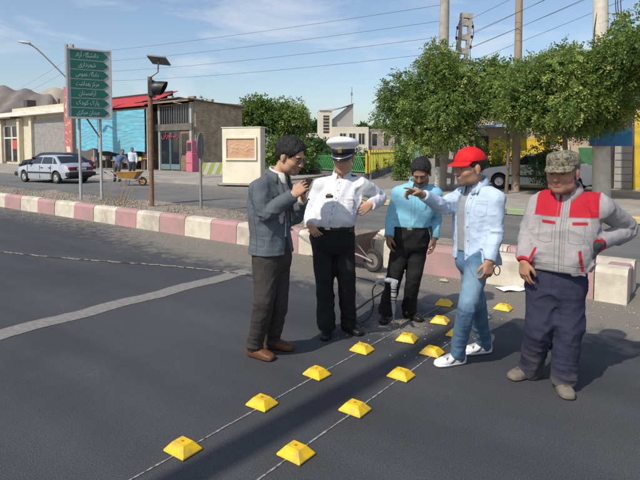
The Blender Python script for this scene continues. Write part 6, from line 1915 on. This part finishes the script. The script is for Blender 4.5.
o_ = top(of, 'shirt', [(J(331, 224.5, -.01), (.172, .136)), (belly, (.182, .150)), (chest, (.186, .134)), (J(341.5, 187, 0), (.165, .10)), (J(342, 178.5, .005), (.075, .062))], sd,
    [([shs[0]-UP*.02, shs[0]*.5+els[0]*.5, els[0], els[0]*.4+wrs[0]*.6, wrs[0]], [.066, .062, .056, .050, .042]),
     ([shs[1]-UP*.02, shs[1]*.5+els[1]*.5, els[1], els[1]*.4+wrs[1]*.6, wrs[1]], [.066, .063, .060, .054, .044])], uni, neck=nk-UP*.01, collar=(nk+UP*.006, f, .070, .042), amp=.011, freq=(8, 8, 6), extra=of_extra)
sw_ = Sewer(o_, chest, sd, f); wl = cloth_line('white', (.48, .49, .53)); zt, zb = nk[2]-.03, J(331, 222, 0)[2]
for u_ in (-.017, .017): sw_.seam([(u_, zt), (u_+.02, chest[2]-.05), (u_+.055, zb)], wl)
for k_ in range(6): sw_.button(.0+.06*(k_/5)**1.5, zt-.02-(zt-zb-.05)*k_/5, cloth_line('button_pearl', (.30, .30, .31)))
for q in (1, -1):
    zc = chest[2]+.015; u0, u1 = q*.045, q*.130
    sw_.seam([(u0, zc), (u1, zc), (u1, zc-.105), ((u0+u1)/2, zc-.118), (u0, zc-.105), (u0, zc)], wl); sw_.seam([(u0, zc-.028), ((u0+u1)/2, zc-.042), (u1, zc-.028)], wl)
trk = mask_mat('trousers_black', (.012, .012, .014), [], vary=.15, rough=.8, vscale=30, wrinkle=0.18)
of.trousers(J(331, 222.5, -.01), hips, kns, [fe[0]+UP*.06, fe[1]+UP*.06], [(.178, .138), (.182, .145), (.175, .14)], [.097, .088, .076, .071, .070], trk, sd, amp=.011)
b_o = band(of, 'belt', J(331, 225.5, -.01), sd, .183, .146, .02, belt_m)
small_box(of, 'belt_buckle', J(331, 225.5, -.01)+f*.153, np.stack([sd, f, UP]), (.024, .005, .019), buckle_m, b_o)
small_box(of, 'holster', J(350, 226, -.03)-sd*.02+f*.05, np.stack([sd, f, UP]), (.028, .025, .055), belt_m, bev=.01)
of.shoe(fe[0]+A3(0, 0.03, 0), (-.12, -1), leather_b, L_=.285); of.shoe(fe[1]+A3(-.02, .02, 0), (.62, -.78), leather_b, L_=.285)
navy = mat('uniform_navy', (.012, .014, .022), rough=.7); silverb = mat('badge_silver', (.55, .55, .52), rough=.35, metal=.8); goldb = mat('badge_gold', (.35, .27, .10), rough=.4, metal=.6)
for q in (1, -1):
    ax = np.stack([U_(sd*q-UP*.35), f, U_(UP+sd*q*.35)])
    e_ = small_box(of, 'epaulette', (nk-UP*.01)*.48+(shs[0 if q > 0 else 1]-UP*.02)*.52+UP*.063-f*.012, ax, (.060, .028, .006), navy)
    for z_ in (-.02, .01): small_box(of, 'epaulette_stripe', (nk-UP*.01)*.48+(shs[0 if q > 0 else 1]-UP*.02)*.52+UP*.070-f*.012+ax[0]*z_, ax, (.006, .028, .002), silverb, e_, bev=.001)
bd = small_box(of, 'name_badge', J(342, 195, 0)+sd*.085+f*.152, np.stack([sd, f, UP]), (.032, .004, .012), navy, bev=.002)
small_box(of, 'badge_bar', J(342, 195, 0)+sd*.085+f*.157+UP*.014, np.stack([sd, f, UP]), (.020, .002, .010), goldb, bd, bev=.001)
# peaked cap
cf_ = fr2
fd = Field(hc-.22, hc+.24, .0045)
tiltc = frame((-.26, -.93, .10))
fd.ell(Po(0, .006, .122), np.array([.144, .152, .054]), tiltc, k=0)
fd.tube([Po(0, -.008, .06), Po(0, -.004, .105)], [(.093, .112), (.101, .120)], side=fr2[0], k=.022, m=1, flat1=fr2[2])
of.put('cap_crown', fd, mask_mat('cap_white', (.80, .80, .80), [], vary=.02, rough=.6))
def cap_band(s, P, fr, z0, z1, rs, rf, m, name, parent=None, arc=None):
    mb = MB(); n = 36; V = []; F = []
    for a in range(n):
        t = 2*math.pi*a/n
        for z_, g_ in ((z0, 1.0), (z1, 1.02)):
            V.append(tuple(P(rs*g_*math.cos(t), -.008+rf*g_*math.sin(t), z_)))
    for a in range(n):
        b = (a+1) % n; F.append((2*a, 2*b, 2*b+1, 2*a+1))
    mb.add(V, F); o = mb.build(name, m, parent or s.root, smooth=True); sd_ = o.modifiers.new('t', 'SOLIDIFY'); sd_.thickness = .004; return o
cb_ = cap_band(of, Po, fr2, .042, .090, .089, .108, navy, 'cap_band')
def visor(s, P, z, rs, rf, length, drop, m, name, parent=None, curve=.012, thick=.004, arc=80, back=-.008):
    mb = MB(); n, k = 24, 7; V = []; F = []
    for a in range(n+1):
        t = math.radians(90-arc+2*arc*a/n)
        for b in range(k):
            e = b/(k-1); ll = length*max(0, math.sin(t))**.7*e
            V.append(tuple(P((rs)*math.cos(t)*(1+.0*e), back+rf*math.sin(t)+ll, z-drop*e**1.2*max(0, math.sin(t)) - curve*math.cos(t)**2*e*2)))
    for a in range(n):
        for b in range(k-1): q = a*k+b; F.append((q, q+k, q+k+1, q+1))
    mb.add(V, F); o = mb.build(name, m, parent or s.root, smooth=True); sd_ = o.modifiers.new('t', 'SOLIDIFY'); sd_.thickness = thick; return o
vz = visor(of, Po, .046, .091, .110, .062, .040, mat('visor_gloss', (.012, .012, .014), rough=.12), 'cap_visor')
bm_ = MB(); pts_ = [Po(.089*math.cos(t), -.008+.112*math.sin(t)+.042*math.sin(t)**.7, .046-.028*math.sin(t)+.004) for t in np.linspace(R(25), R(155), 20)]; bm_.tube(pts_, .005, n=6); bm_.build('visor_braid', silverb, vz)
small_box(of, 'cap_badge', Po(0, .107, .078), fr2, (.018, .006, .022), goldb, cb_)

# ------------------------------------------------------------------ man in the cyan shirt
bl = Person(4.87, 405, 'man in bright light blue shirt and black trousers looking down at the drill', 15)
J = bl.J
f = U_(A3(-.30, -.95, 0)); sd = A3(f[1], -f[0], 0)
hc = J(421, 172.5, -.10); fr3 = frame((-.30, -.80, -.52)); nk = J(417.5, 184, -.01)
shc = J(416.5, 191.5, .0)
shs = [shc+sd*.172, shc-sd*.172]
els = [J(391.5, 219, .05), J(435.5, 220, .06)]
wrs = [J(389, 236, -.05), J(434, 238.5, -.03)]
pel = J(411, 236, .0)
hips = [J(402, 243, 0), J(420, 243, .02)]
fe = [bl.G(384.5, 319.5), bl.G(409, 318)]
kns = [J(393.5, 279, -.02), J(413, 280, -.02)]
ank = [fe[0]+UP*.08, fe[1]+UP*.08]
sk3 = skin_material('skin_c', (.25, .132, .083), (.035, .028, .025), beard=False)
Pb = body(bl, hc, fr3, 1.04, nk, shs, els, wrs,
     [dict(dirv=(-.05, -.1, -1), palm_n=(.9, .3, 0), thumb_side=(.1, -1, 0), curl=(.35, .4, .45, .5)),
      dict(dirv=(.0, -.1, -1), palm_n=(-.9, .3, 0), thumb_side=(-.1, -1, 0), curl=(.35, .4, .45, .5))], pel, hips, kns, ank, sk3)
bl.hair(hc, fr3, 1.04, thick=.012, vol=1.2)
fd = Field(Pb(0, .09, -.05)-.06, Pb(0, .09, -.05)+.06, .003)
fd.tube([Pb(-.030, .086, -.054), Pb(0, .104, -.044), Pb(.030, .086, -.054)], [.005, .0085, .005], k=.0)
bl.put('moustache', fd, hair_m)
cyan = mask_mat('shirt_cyan', (.22, .50, .64), [], vary=.06, rough=.75, wrinkle=0.18)
def bl_extra(fd):
    fd.tube([J(416, 193, 0)+f*.08, J(415, 207, 0)+f*.122, J(412, 222, 0)+f*.128], [.008]*3, k=.01, m=3)
    c_ = J(415, 204, 0)-sd*.08+f*.108; fd.ell(c_, (.04, .012, .05), np.stack([sd, f, UP]), k=.006)
o_ = top(bl, 'shirt', [(J(411.5, 226, 0), (.160, .118)), (J(412.5, 218, -.01), (.166, .126)), (J(415.5, 203, 0), (.172, .118)), (J(416.5, 194, 0), (.155, .092)), (J(417, 186, 0), (.07, .058))], sd,
    [([shs[0]-UP*.02, shs[0]*.5+els[0]*.5, els[0], els[0]*.4+wrs[0]*.6, wrs[0]], [.060, .057, .052, .047, .040]),
     ([shs[1]-UP*.02, shs[1]*.5+els[1]*.5, els[1], els[1]*.4+wrs[1]*.6, wrs[1]], [.060, .057, .052, .047, .040])], cyan, neck=nk-UP*.01, collar=(nk+UP*.004, f, .068, .040), amp=.008, freq=(8, 8, 7), extra=bl_extra)
sw_ = Sewer(o_, J(415, 204, 0), sd, f); cl_ = cloth_line('cyan', (.12, .36, .49)); zt, zb = nk[2]-.03, J(411, 224, 0)[2]
for u_ in (-.016, .016): sw_.seam([(u_, zt), (u_, zb)], cl_)
for k_ in range(6): sw_.button(0, zt-.02-(zt-zb-.05)*k_/5, cloth_line('button_pale', (.5, .6, .65)))
zc = zt-.10; sw_.seam([(-.045, zc), (-.125, zc), (-.125, zc-.10), (-.085, zc-.115), (-.045, zc-.10), (-.045, zc)], cl_)
bl.trousers(J(411.5, 223.5, 0), hips, kns, [fe[0]+UP*.06, fe[1]+UP*.06], [(.158, .114), (.165, .125), (.16, .125)], [.088, .080, .068, .064, .066], trk, sd, amp=.011)
b_o = band(bl, 'belt', J(411.5, 226.5, 0), sd, .163, .121, .018, belt_m)
small_box(bl, 'belt_buckle', J(411.5, 226.5, 0)+f*.128, np.stack([sd, f, UP]), (.024, .005, .018), buckle_m, b_o)
bl.shoe(fe[0]+A3(0, .03, 0), (-.15, -1), leather_b, L_=.28); bl.shoe(fe[1]+A3(-.01, .03, 0), (.55, -.83), leather_b, L_=.28)

# ------------------------------------------------------------------ man in the red cap
rc = Person(3.84, 470, 'man in red cap, pale blue open shirt and jeans, pointing with outstretched arm', 23)
J = rc.J
f = U_(A3(-.84, -.54, 0)); sd = A3(f[1], -f[0], 0)      # his right is the far side
hc = J(469.5, 168, -.04); fr4 = frame((-.93, -.34, -.10)); nk = J(476.5, 185.5, 0)
shc = J(477.5, 196.5, 0)
shs = [shc+sd*.172, shc-sd*.172]
els = [J(444.5, 207, -.02), J(495.5, 232, -.16)]
wrs = [J(422, 194.5, -.20), J(489, 262, -.24)]
pel = J(475, 254, 0)
hips = [J(469, 263, .08), J(479, 263, -.09)]
fe = [rc.G(484, 352.5), rc.G(457, 364)]
kns = [J(477.5, 306, .04), J(467, 307, -.16)]
ank = [fe[0]+UP*.09, fe[1]+UP*.09]
sk4 = skin_material('skin_d', (.38, .21, .135), (.13, .085, .062))
Pr = body(rc, hc, fr4, 1.12, nk, shs, els, wrs,
     [dict(spread=.06, dirv=(-.9, -.15, .30), palm_n=(.15, -.4, -.9), thumb_side=(-.2, -.8, .3), curl=(.06, .5, .7, .8), thumb_out=.45, thumb_curl=.4),
      dict(dirv=(-.12, -.15, -1), palm_n=(-.3, .9, .1), thumb_side=(-.9, -.3, .1), curl=(.55, .6, .65, .7))], pel, hips, kns, ank, sk4)
rc.hair(hc, fr4, 1.12, thick=.005, cap_cut=(Pr(0, 0, .050), fr4[2]))
tee = mask_mat('tee_grey', (.27, .28, .29), [], vary=.06, wrinkle=0.14)
top(rc, 't_shirt', [(J(475, 250, 0), (.155, .118)), (J(475, 228, 0), (.158, .118)), (J(476, 208, 0), (.160, .110)), (J(477, 197, 0), (.145, .083)), (J(477, 188, 0), (.068, .056))], sd, [], tee, amp=.004, v=.006)
pale = mask_mat('shirt_pale_blue', (.41, .52, .66), [('placket', (.58, .67, .78), .004)], vary=.05, rough=.8, wrinkle=0.20)
hemr = J(476.5, 261, 0)
def rc_cut(fd):
    fd.slab_cut(nk, hemr, sd, f, lambda t: .034+.012*t, off=.040)
    fd.tube([nk-UP*.03, nk+UP*.12+f*.03], [.060, .075], k=.006, m=1, cut=True)
def rc_extra(fd):
    for q in (1, -1):
        fd.tube([nk+sd*q*.064-f*.02+UP*.026, nk+sd*q*.070+f*.045-UP*.004, nk+sd*q*.078+f*.090-UP*.045], [.010, .014, .010], k=.010, m=3)
    fd.tube([nk+sd*.064-f*.02+UP*.026, nk-f*.070+UP*.034, nk-sd*.064-f*.02+UP*.026], [.011]*3, k=.010, m=4)
o_ = top(rc, 'shirt', [(hemr, (.180, .140)), (J(476, 244, 0), (.172, .132)), (J(475.5, 224, 0), (.170, .128)), (J(476, 208, 0), (.172, .122)), (J(477, 198, 0), (.152, .092)), (J(477, 188, 0), (.075, .062))], sd,
    [([shs[0]-UP*.02, shs[0]*.5+els[0]*.5, els[0], els[0]*.4+wrs[0]*.6, wrs[0]+(els[0]-wrs[0])*.06], [.060, .057, .052, .047, .040]),
     ([shs[1]-UP*.02, shs[1]*.5+els[1]*.5, els[1], els[1]*.4+wrs[1]*.6, wrs[1]+(els[1]-wrs[1])*.03], [.060, .058, .054, .049, .041])], pale, neck=nk-UP*.012, amp=.011, freq=(8, 8, 6), cutter=rc_cut, extra=rc_extra,
    attrs=lambda V: {'placket': np.full(len(V), -1.0)}, hem=-UP+f*.15, collar=(nk+UP*.006, f, .070, .040))
sw_ = Sewer(o_, J(476, 224, 0), sd, f); pl_ = cloth_line('pale', (.36, .45, .56)); zt, zb = nk[2]-.06, hemr[2]+.02
sw_.seam([(-.022, zt), (-.016, (zt+zb)/2), (-.020, zb)], pl_); sw_.seam([(-.055, zt), (-.050, (zt+zb)/2), (-.054, zb)], pl_)
for k_ in range(5): sw_.button(-.037, zt-.03-(zt-zb-.08)*k_/4, cloth_line('button_pearl', (.30, .30, .31)))
zc = zt-.045; sw_.seam([(-.085, zc), (-.160, zc), (-.160, zc-.10), (-.122, zc-.115), (-.085, zc-.10), (-.085, zc)], pl_); sw_.seam([(-.085, zc-.02), (-.160, zc-.02)], pl_)
sw_.seam([(-.02, hemr[2]+.022), (-.09, hemr[2]+.018), (-.15, hemr[2]+.015)], pl_)
jean = mask_mat('denim_blue', (.085, .165, .26), [('fade', (.17, .27, .37), .03)], vary=.22, rough=.9, bump=.3, bscale=260, vscale=9, wrinkle=0.18)
def jean_attr(V):
    d = np.min([np.min([np.linalg.norm(V-(np.asarray(a_)*(1-t)+np.asarray(b_)*t)-A3(-.03, -.05, 0), axis=1) for t in (.25, .5, .75)], axis=0) for a_, b_ in zip(hips, kns)], axis=0)
    return {'fade': .085-d+.03*(vnoise(V*9, 5)-.5)}
o_ = rc.trousers(J(475, 246, 0), hips, kns, [fe[0]+UP*.07, fe[1]+UP*.07], [(.138, .098), (.142, .106), (.142, .112)], [.080, .078, .064, .056, .056], jean, sd, amp=.010, attrs=jean_attr, v=.007)
sw_ = Sewer(o_, J(474, 262, 0), sd, f); jl = cloth_line('jean', (.055, .11, .18)); zh = J(474, 262, 0)[2]
ns_ = -sd
for u_, dz in ((-.01, 0), (.012, 0)): sw_.seam([(u_-.04, zh-.02), (u_-.03, zh-.2), (u_+.0, zh-.40)], jl, dirv=ns_, r=.0018)
sw_.seam([(-.03, zh+.02), (-.09, zh-.015), (-.13, zh-.07)], jl)
rc.shoe(fe[0]+A3(.01, .0, 0), (-.96, -.20), sneaker, L_=.29, w=.046, sole=.024); rc.shoe(fe[1]+A3(.02, .01, 0), (-.93, -.30), sneaker, L_=.29, w=.046, sole=.024)
red = mask_mat('cap_red', (.62, .012, .016), [], vary=.05, rough=.7)
fd = Field(hc-.2, hc+.22, .0045)
fd.ell(Pr(0, -.010, .050), np.array([.090, .110, .092])*1.12, fr4, k=0, clip=[(Pr(0, 0, .046), -fr4[2])])
fd.ell(Pr(0, -.010, .146), (.008, .008, .006), fr4, k=.004)
fd.displace(lambda P_: (vnoise(P_*25, 4)-.5)*.006, .02)
cap_o = rc.put('cap', fd, red)
Pr_ = lambda r, f_, u: hc + 1.12*(fr4[0]*r+fr4[1]*f_+fr4[2]*u)
visor(rc, Pr_, .052, .086, .100, .080, .018, red, 'cap_brim', cap_o, curve=.014, thick=.005, arc=70, back=-.010)
# keys or wrist strap in the near hand
mb = MB(); mb.tube([tuple(wrs[1]+A3(.055, -.01, -.06)+A3(.022*math.cos(a), 0, .035*math.sin(a))) for a in np.linspace(0, 2*math.pi, 13)], .004, n=6); mb.build('key_loop', rubber, rc.root)

# ------------------------------------------------------------------ worker in grey and red jacket
wk = Person(3.45, 556, 'worker in grey jacket with red yoke, camouflage cap and baggy navy trousers', 31)
J = wk.J
f = U_(A3(-.58, -.81, 0)); sd = A3(f[1], -f[0], 0)
hc = J(562.5, 172.5, -.05); fr5 = frame((-.66, -.70, -.10)); nk = J(568, 191.5, 0)
shc = J(569.5, 202.5, 0)
shs = [shc+sd*.200, shc-sd*.200]
els = [J(529, 237, .05), J(627, 229, .02)]
wrs = [J(524.5, 262, -.06), J(597, 244.5, -.17)]
pel = J(557, 272, 0)
hips = [J(543, 288, .03), J(569, 288, -.03)]
fe = [wk.G(530, 376.5), wk.G(562, 390)]
kns = [J(539, 330, .02), J(568, 334, -.05)]
ank = [fe[0]+UP*.085, fe[1]+UP*.085]
sk5 = skin_material('skin_e', (.38, .19, .12), (.28, .15, .105))
Pw = body(wk, hc, fr5, 1.15, nk, shs, els, wrs,
     [dict(dirv=(-.05, -.15, -1), palm_n=(.85, .45, 0), thumb_side=(.2, -1, .1), curl=(.35, .4, .45, .5)),
      dict(dirv=(-.60, -.12, -.62), palm_n=(-.2, .9, -.2), thumb_side=(-.2, -.2, .9), curl=(.3, .35, .4, .45))], pel, hips, kns, ank, sk5, jaw=1.08)
wk.hair(hc, fr5, 1.15, thick=.006, cap_cut=(Pw(0, 0, .045), fr5[2]), m=mat('hair_greying', (.06, .055, .05), (.2, .19, .18), scale=70, rough=.6))
jk = mask_mat('jacket_grey', (.31, .295, .30), [('yoke', (.40, .014, .030), .004), ('cuff', (.38, .014, .03), .004), ('flap', (.38, .014, .03), .003), ('zip', (.22, .21, .215), .003)], vary=.05, rough=.85, bump=.2, wrinkle=0.18)
def jk_attr(V):
    q = V-shc; u = q @ sd; w_ = q @ f; z_ = V[:, 2]
    inarm = np.minimum(np.linalg.norm(V-els[0], axis=1), np.linalg.norm(V-els[1], axis=1))
    yz = shc[2]-.085
    yoke = np.minimum(z_-yz, .195-np.abs(u))
    yoke = np.minimum(yoke, np.abs(u+.0)-.026)           # grey placket strip down the middle
    yoke = np.where(np.linalg.norm((V-nk)*A3(1, 1, .9), axis=1) < .085, -.02, yoke)   # collar stays grey
    yoke = np.where(w_ > -.02, yoke, np.minimum(z_-yz, .195-np.abs(u)))
    cuff = np.maximum(.055-np.linalg.norm(V-wrs[0], axis=1), .055-np.linalg.norm(V-wrs[1], axis=1))
    fl = np.maximum(np.minimum(.011-np.abs(z_-(shc[2]-.125)-.03*np.abs(u)), .045-np.abs(np.abs(u)-.095)), -1)
    fl = np.where(w_ > .05, fl, -.02)
    for sg in (1, -1):           # slanted pocket welts
        p0, p1 = J(563, 246, 0)+sd*sg*.135+f*.08, J(560, 264, 0)+sd*sg*.165+f*.07
        ab = (p1-p0); t = np.clip(((V-p0)@ab)/(ab@ab), 0, 1); dz = np.linalg.norm((V-p0-t[:, None]*ab)@np.stack([sd, UP]).T, axis=1)
        fl = np.maximum(fl, np.where(w_ > .02, .0085-dz, -.02))
    zp = np.where(w_ > .05, .004-np.abs(u), -.02)
    return {'yoke': yoke, 'cuff': cuff, 'flap': fl, 'zip': zp}
def wk_extra(fd):
    for q in (1, -1):
        c_ = J(567, 218, 0)+sd*q*.095+f*.132; fd.ell(c_-UP*.03, (.048, .010, .05), np.stack([sd, f, UP]), k=.006); fd.ell(c_+UP*.01, (.05, .015, .014), np.stack([sd, f, UP]), k=.004)
hemw = J(559.5, 267.5, -.01)
o_ = top(wk, 'jacket', [(hemw, (.186, .150)), (J(560.5, 262, -.025), (.198, .160)), (J(562.5, 246, -.03), (.208, .168)), (J(566, 224, -.01), (.208, .152)), (J(569, 206, 0), (.180, .110)), (J(568.5, 194, 0), (.08, .066))], sd,
    [([shs[0]-UP*.02, shs[0]*.5+els[0]*.5, els[0], els[0]*.4+wrs[0]*.6, wrs[0]], [.068, .064, .058, .052, .041]),
     ([shs[1]-UP*.02, shs[1]*.5+els[1]*.5, els[1], els[1]*.4+wrs[1]*.6, wrs[1]], [.072, .068, .062, .054, .042])], jk, neck=nk-UP*.015, collar=(nk+UP*.004, f, .074, .040), amp=.013, freq=(7, 7, 7), attrs=jk_attr, extra=wk_extra, v=.006)
sw_ = Sewer(o_, J(566, 226, 0), sd, f); gl_ = cloth_line('grey', (.215, .205, .21)); zt, zb = nk[2]-.04, hemw[2]+.01
sw_.seam([(0, zt), (0, (zt+zb)/2), (0, zb)], mat('zip_metal', (.35, .35, .36), rough=.4, metal=.7), r=.003, n=24, name='zip')
for u_ in (-.03, .03): sw_.seam([(u_, zt), (u_, zb)], gl_, n=24)
sw_.seam([(-.16, hemw[2]+.055), (0, hemw[2]+.055), (.16, hemw[2]+.055)], gl_, n=24); sw_.seam([(-.15, hemw[2]+.012), (0, hemw[2]+.012), (.15, hemw[2]+.012)], gl_, n=24)
for q in (1, -1):
    zc = shc[2]-.125; sw_.seam([(q*.05, zc), (q*.05, zc-.12), (q*.095, zc-.13), (q*.14, zc-.12), (q*.14, zc)], gl_)
    sw_.seam([(q*.03, shc[2]-.085), (q*.19, shc[2]-.085)], gl_)
nav = mask_mat('trousers_navy', (.030, .032, .060), [('dust', (.10, .095, .11), .08)], vary=.15, rough=.9, vscale=14, wrinkle=0.20)
o_ = wk.trousers(J(557.5, 264, 0), hips, kns, [fe[0]+UP*.055, fe[1]+UP*.055], [(.165, .130), (.176, .142), (.172, .140)], [.106, .102, .090, .084, .082], nav, sd, amp=.012, freq=(6, 6, 11),
    attrs=lambda V: {'dust': (.16-V[:, 2])*.8+.25*(vnoise(V*7, 3)-.62)})
sw_ = Sewer(o_, J(557, 290, 0), sd, f); nl_ = cloth_line('navy', (.02, .021, .04)); zh = pel[2]
sw_.seam([(0, zh+.02), (.01, zh-.09), (0, zh-.17)], nl_, n=20)
for q in (1, -1): sw_.seam([(q*.07, zh+.02), (q*.12, zh-.05), (q*.15, zh-.12)], nl_)
fd = Field(wrs[1]-.15, wrs[1]+.15, .005)
add_hand(fd, wrs[1]+A3(-.005, -.004, 0), (-.60, -.12, -.62), (-.2, .9, -.2), (-.2, -.2, .9), curl=(.3, .35, .4, .45), scale=1.12)
fd.tube([wrs[1]+A3(.02, 0, .01), wrs[1]+A3(-.02, 0, -.01)], [.036, .038], k=.01, m=1)
wk.put('work_glove', fd, mat('glove_dark', (.018, .026, .026), (.03, .04, .04), scale=30, rough=.9))
wk.shoe(fe[0]+A3(.01, .02, 0), (-.90, -.42), dust_shoe, L_=.28, w=.05); wk.shoe(fe[1]+A3(0, .04, 0), (-.12, -1), dust_shoe, L_=.28, w=.05)
def camo():
    m = bpy.data.materials.new('camouflage_cloth'); m.use_nodes = True; t = m.node_tree; p = t.nodes['Principled BSDF']; p.inputs['Roughness'].default_value = .9
    tcn = nd(t, 'ShaderNodeTexCoord'); n = nd(t, 'ShaderNodeTexNoise'); n.inputs['Scale'].default_value = 26; n.inputs['Detail'].default_value = 2; n.inputs['Distortion'].default_value = 1.2
    r = nd(t, 'ShaderNodeValToRGB'); r.color_ramp.interpolation = 'CONSTANT'; e = r.color_ramp.elements
    e[0].position = 0; e[0].color = (.045, .045, .032, 1); e[1].position = .42; e[1].color = (.14, .13, .085, 1)
    for pos, c in ((.52, (.24, .21, .15, 1)), (.60, (.10, .085, .055, 1)), (.68, (.30, .27, .20, 1))): q = e.new(pos); q.color = c
    t.links.new(tcn.outputs['Object'], n.inputs['Vector']); t.links.new(n.outputs['Fac'], r.inputs['Fac']); t.links.new(r.outputs['Color'], p.inputs['Base Color'])
    return m
cm = camo()
fd = Field(hc-.2, hc+.22, .0045)
fd.tube([Pw(0, -.010, .046), Pw(0, -.012, .064), Pw(0, -.016, .080)], [(.102, .124), (.105, .127), (.099, .121)], side=fr5[0], k=.02, m=2, flat0=-fr5[2], flat1=fr5[2])
fd.ell(Pw(0, -.014, .092), np.array([.103, .125, .040]), fr5, k=.02)
fd.displace(lambda P_: (vnoise(P_*22, 6)-.5)*.010, .03)
cap_o = wk.put('cap', fd, cm)
Pw_ = lambda r, f_, u: hc + 1.15*(fr5[0]*r+fr5[1]*f_+fr5[2]*u)
visor(wk, Pw_, .052, .086, .100, .072, .028, cm, 'cap_brim', cap_o, curve=.014, thick=.005, arc=72, back=-.010)

# ------------------------------------------------------------------ two people by the stall, far off
def far_person(px, d, label, shirt_c, trous_c, lean, seed, z0=.1):
    b = far_pt(px, d)
    E_ = empty('person', (b.x, b.y, z0), YAW, label=label, cat='person')
    def put_(name, fd, m):
        V, F = fd.mesh(); return fast_mesh(name, V, F, m, E_)
    hp = A3(0, 0, .92); nk_ = A3(lean, -.02, 1.42-.12*abs(lean)); hd_ = nk_+A3(lean*.3, -.03, .17)
    fd = Field((-.9, -.5, -.02), (.9, .5, 1.85), .012)
    frx = frame((.4 if lean >= 0 else -.4, -.9, -.2))
    add_head(fd, hd_, frx, 1.05, nk_)
    sh_ = [nk_+A3(-.19, 0, -.06), nk_+A3(.19, 0, -.06)]
    wr_ = [sh_[0]+A3(-.06+lean*.6, -.1, -.5), sh_[1]+A3(.06+lean*.6, -.1, -.5)]
    fd.tube([nk_, hp], [.06, .07], k=.03, m=1)
    for a, b2 in zip(sh_, wr_):
        fd.tube([a, (a+b2)/2+A3(.03, .06, 0), b2], [.035, .032, .028], k=.02)
        add_hand(fd, b2, (0, -.1, -1), (1, 0, 0), (0, -1, 0))
    for q in (-1, 1): fd.tube([hp, A3(q*.09, 0, .5), A3(q*.13, 0, .05)], [.05, .04, .035], k=.02)
    put_('body', fd, mat('skin_far', (.28, .15, .09), rough=.6))
    fd = Field((-.9, -.5, .7), (.9, .5, 1.7), .014)
    fd.tube([hp+A3(0, 0, -.05), (hp+nk_)/2, nk_+A3(0, 0, -.07), nk_], [(.17, .12), (.175, .12), (.185, .11), (.07, .06)], side=(1, 0, 0), k=.02, flat0=-UP)
    for a, b2 in zip(sh_, wr_): fd.tube([a, (a+b2)/2+A3(.03, .06, 0), b2], [.075, .065, .05], k=.04, flat1=True)
    put_('shirt', fd, shirt_c)
    fd = Field((-.5, -.4, .0), (.5, .4, 1.05), .014)
    fd.tube([hp+A3(0, 0, .02), hp-A3(0, 0, .1)], [(.165, .12), (.17, .13)], side=(1, 0, 0), k=.02, flat0=True, m=1)
    for q in (-1, 1): fd.tube([hp+A3(q*.085, 0, -.05), A3(q*.10, -.02, .5), A3(q*.13, 0, .06)], [.095, .08, .07], k=.03, flat1=True)
    put_('trousers', fd, trous_c)
    for q in (-1, 1):
        fd = Field((q*.13-.1, -.3, -.02), (q*.13+.1, .15, .18), .01); fd.tube([A3(q*.13, .03, .045), A3(q*.13, -.16, .038)], [.045, .038], k=.01, m=1); put_('shoe', fd, belt_m)
    fd = Field(hd_-.2, hd_+.2, .01); fd.ell(hd_+UP*.05-frx[1]*.02, (.09, .105, .092), frx, k=0); fd.ell(hd_+frx[1]*.11-UP*.03, (.08, .08, .09), frx, k=.01, cut=True); put_('hair', fd, hair_m)
far_person(132, 30, 'person in pale shirt and dark trousers standing before the blue tarpaulin', mask_mat('shirt_far_pale', (.55, .62, .68), []), mask_mat('trousers_far', (.04, .05, .07), []), .03, 1)
far_person(117, 27.5, 'person in dark blue jacket leaning towards the yellow wheelbarrow', mask_mat('jacket_far_blue', (.10, .14, .24), []), mask_mat('trousers_far_b', (.07, .07, .08), []), .25, 2, z0=.01)
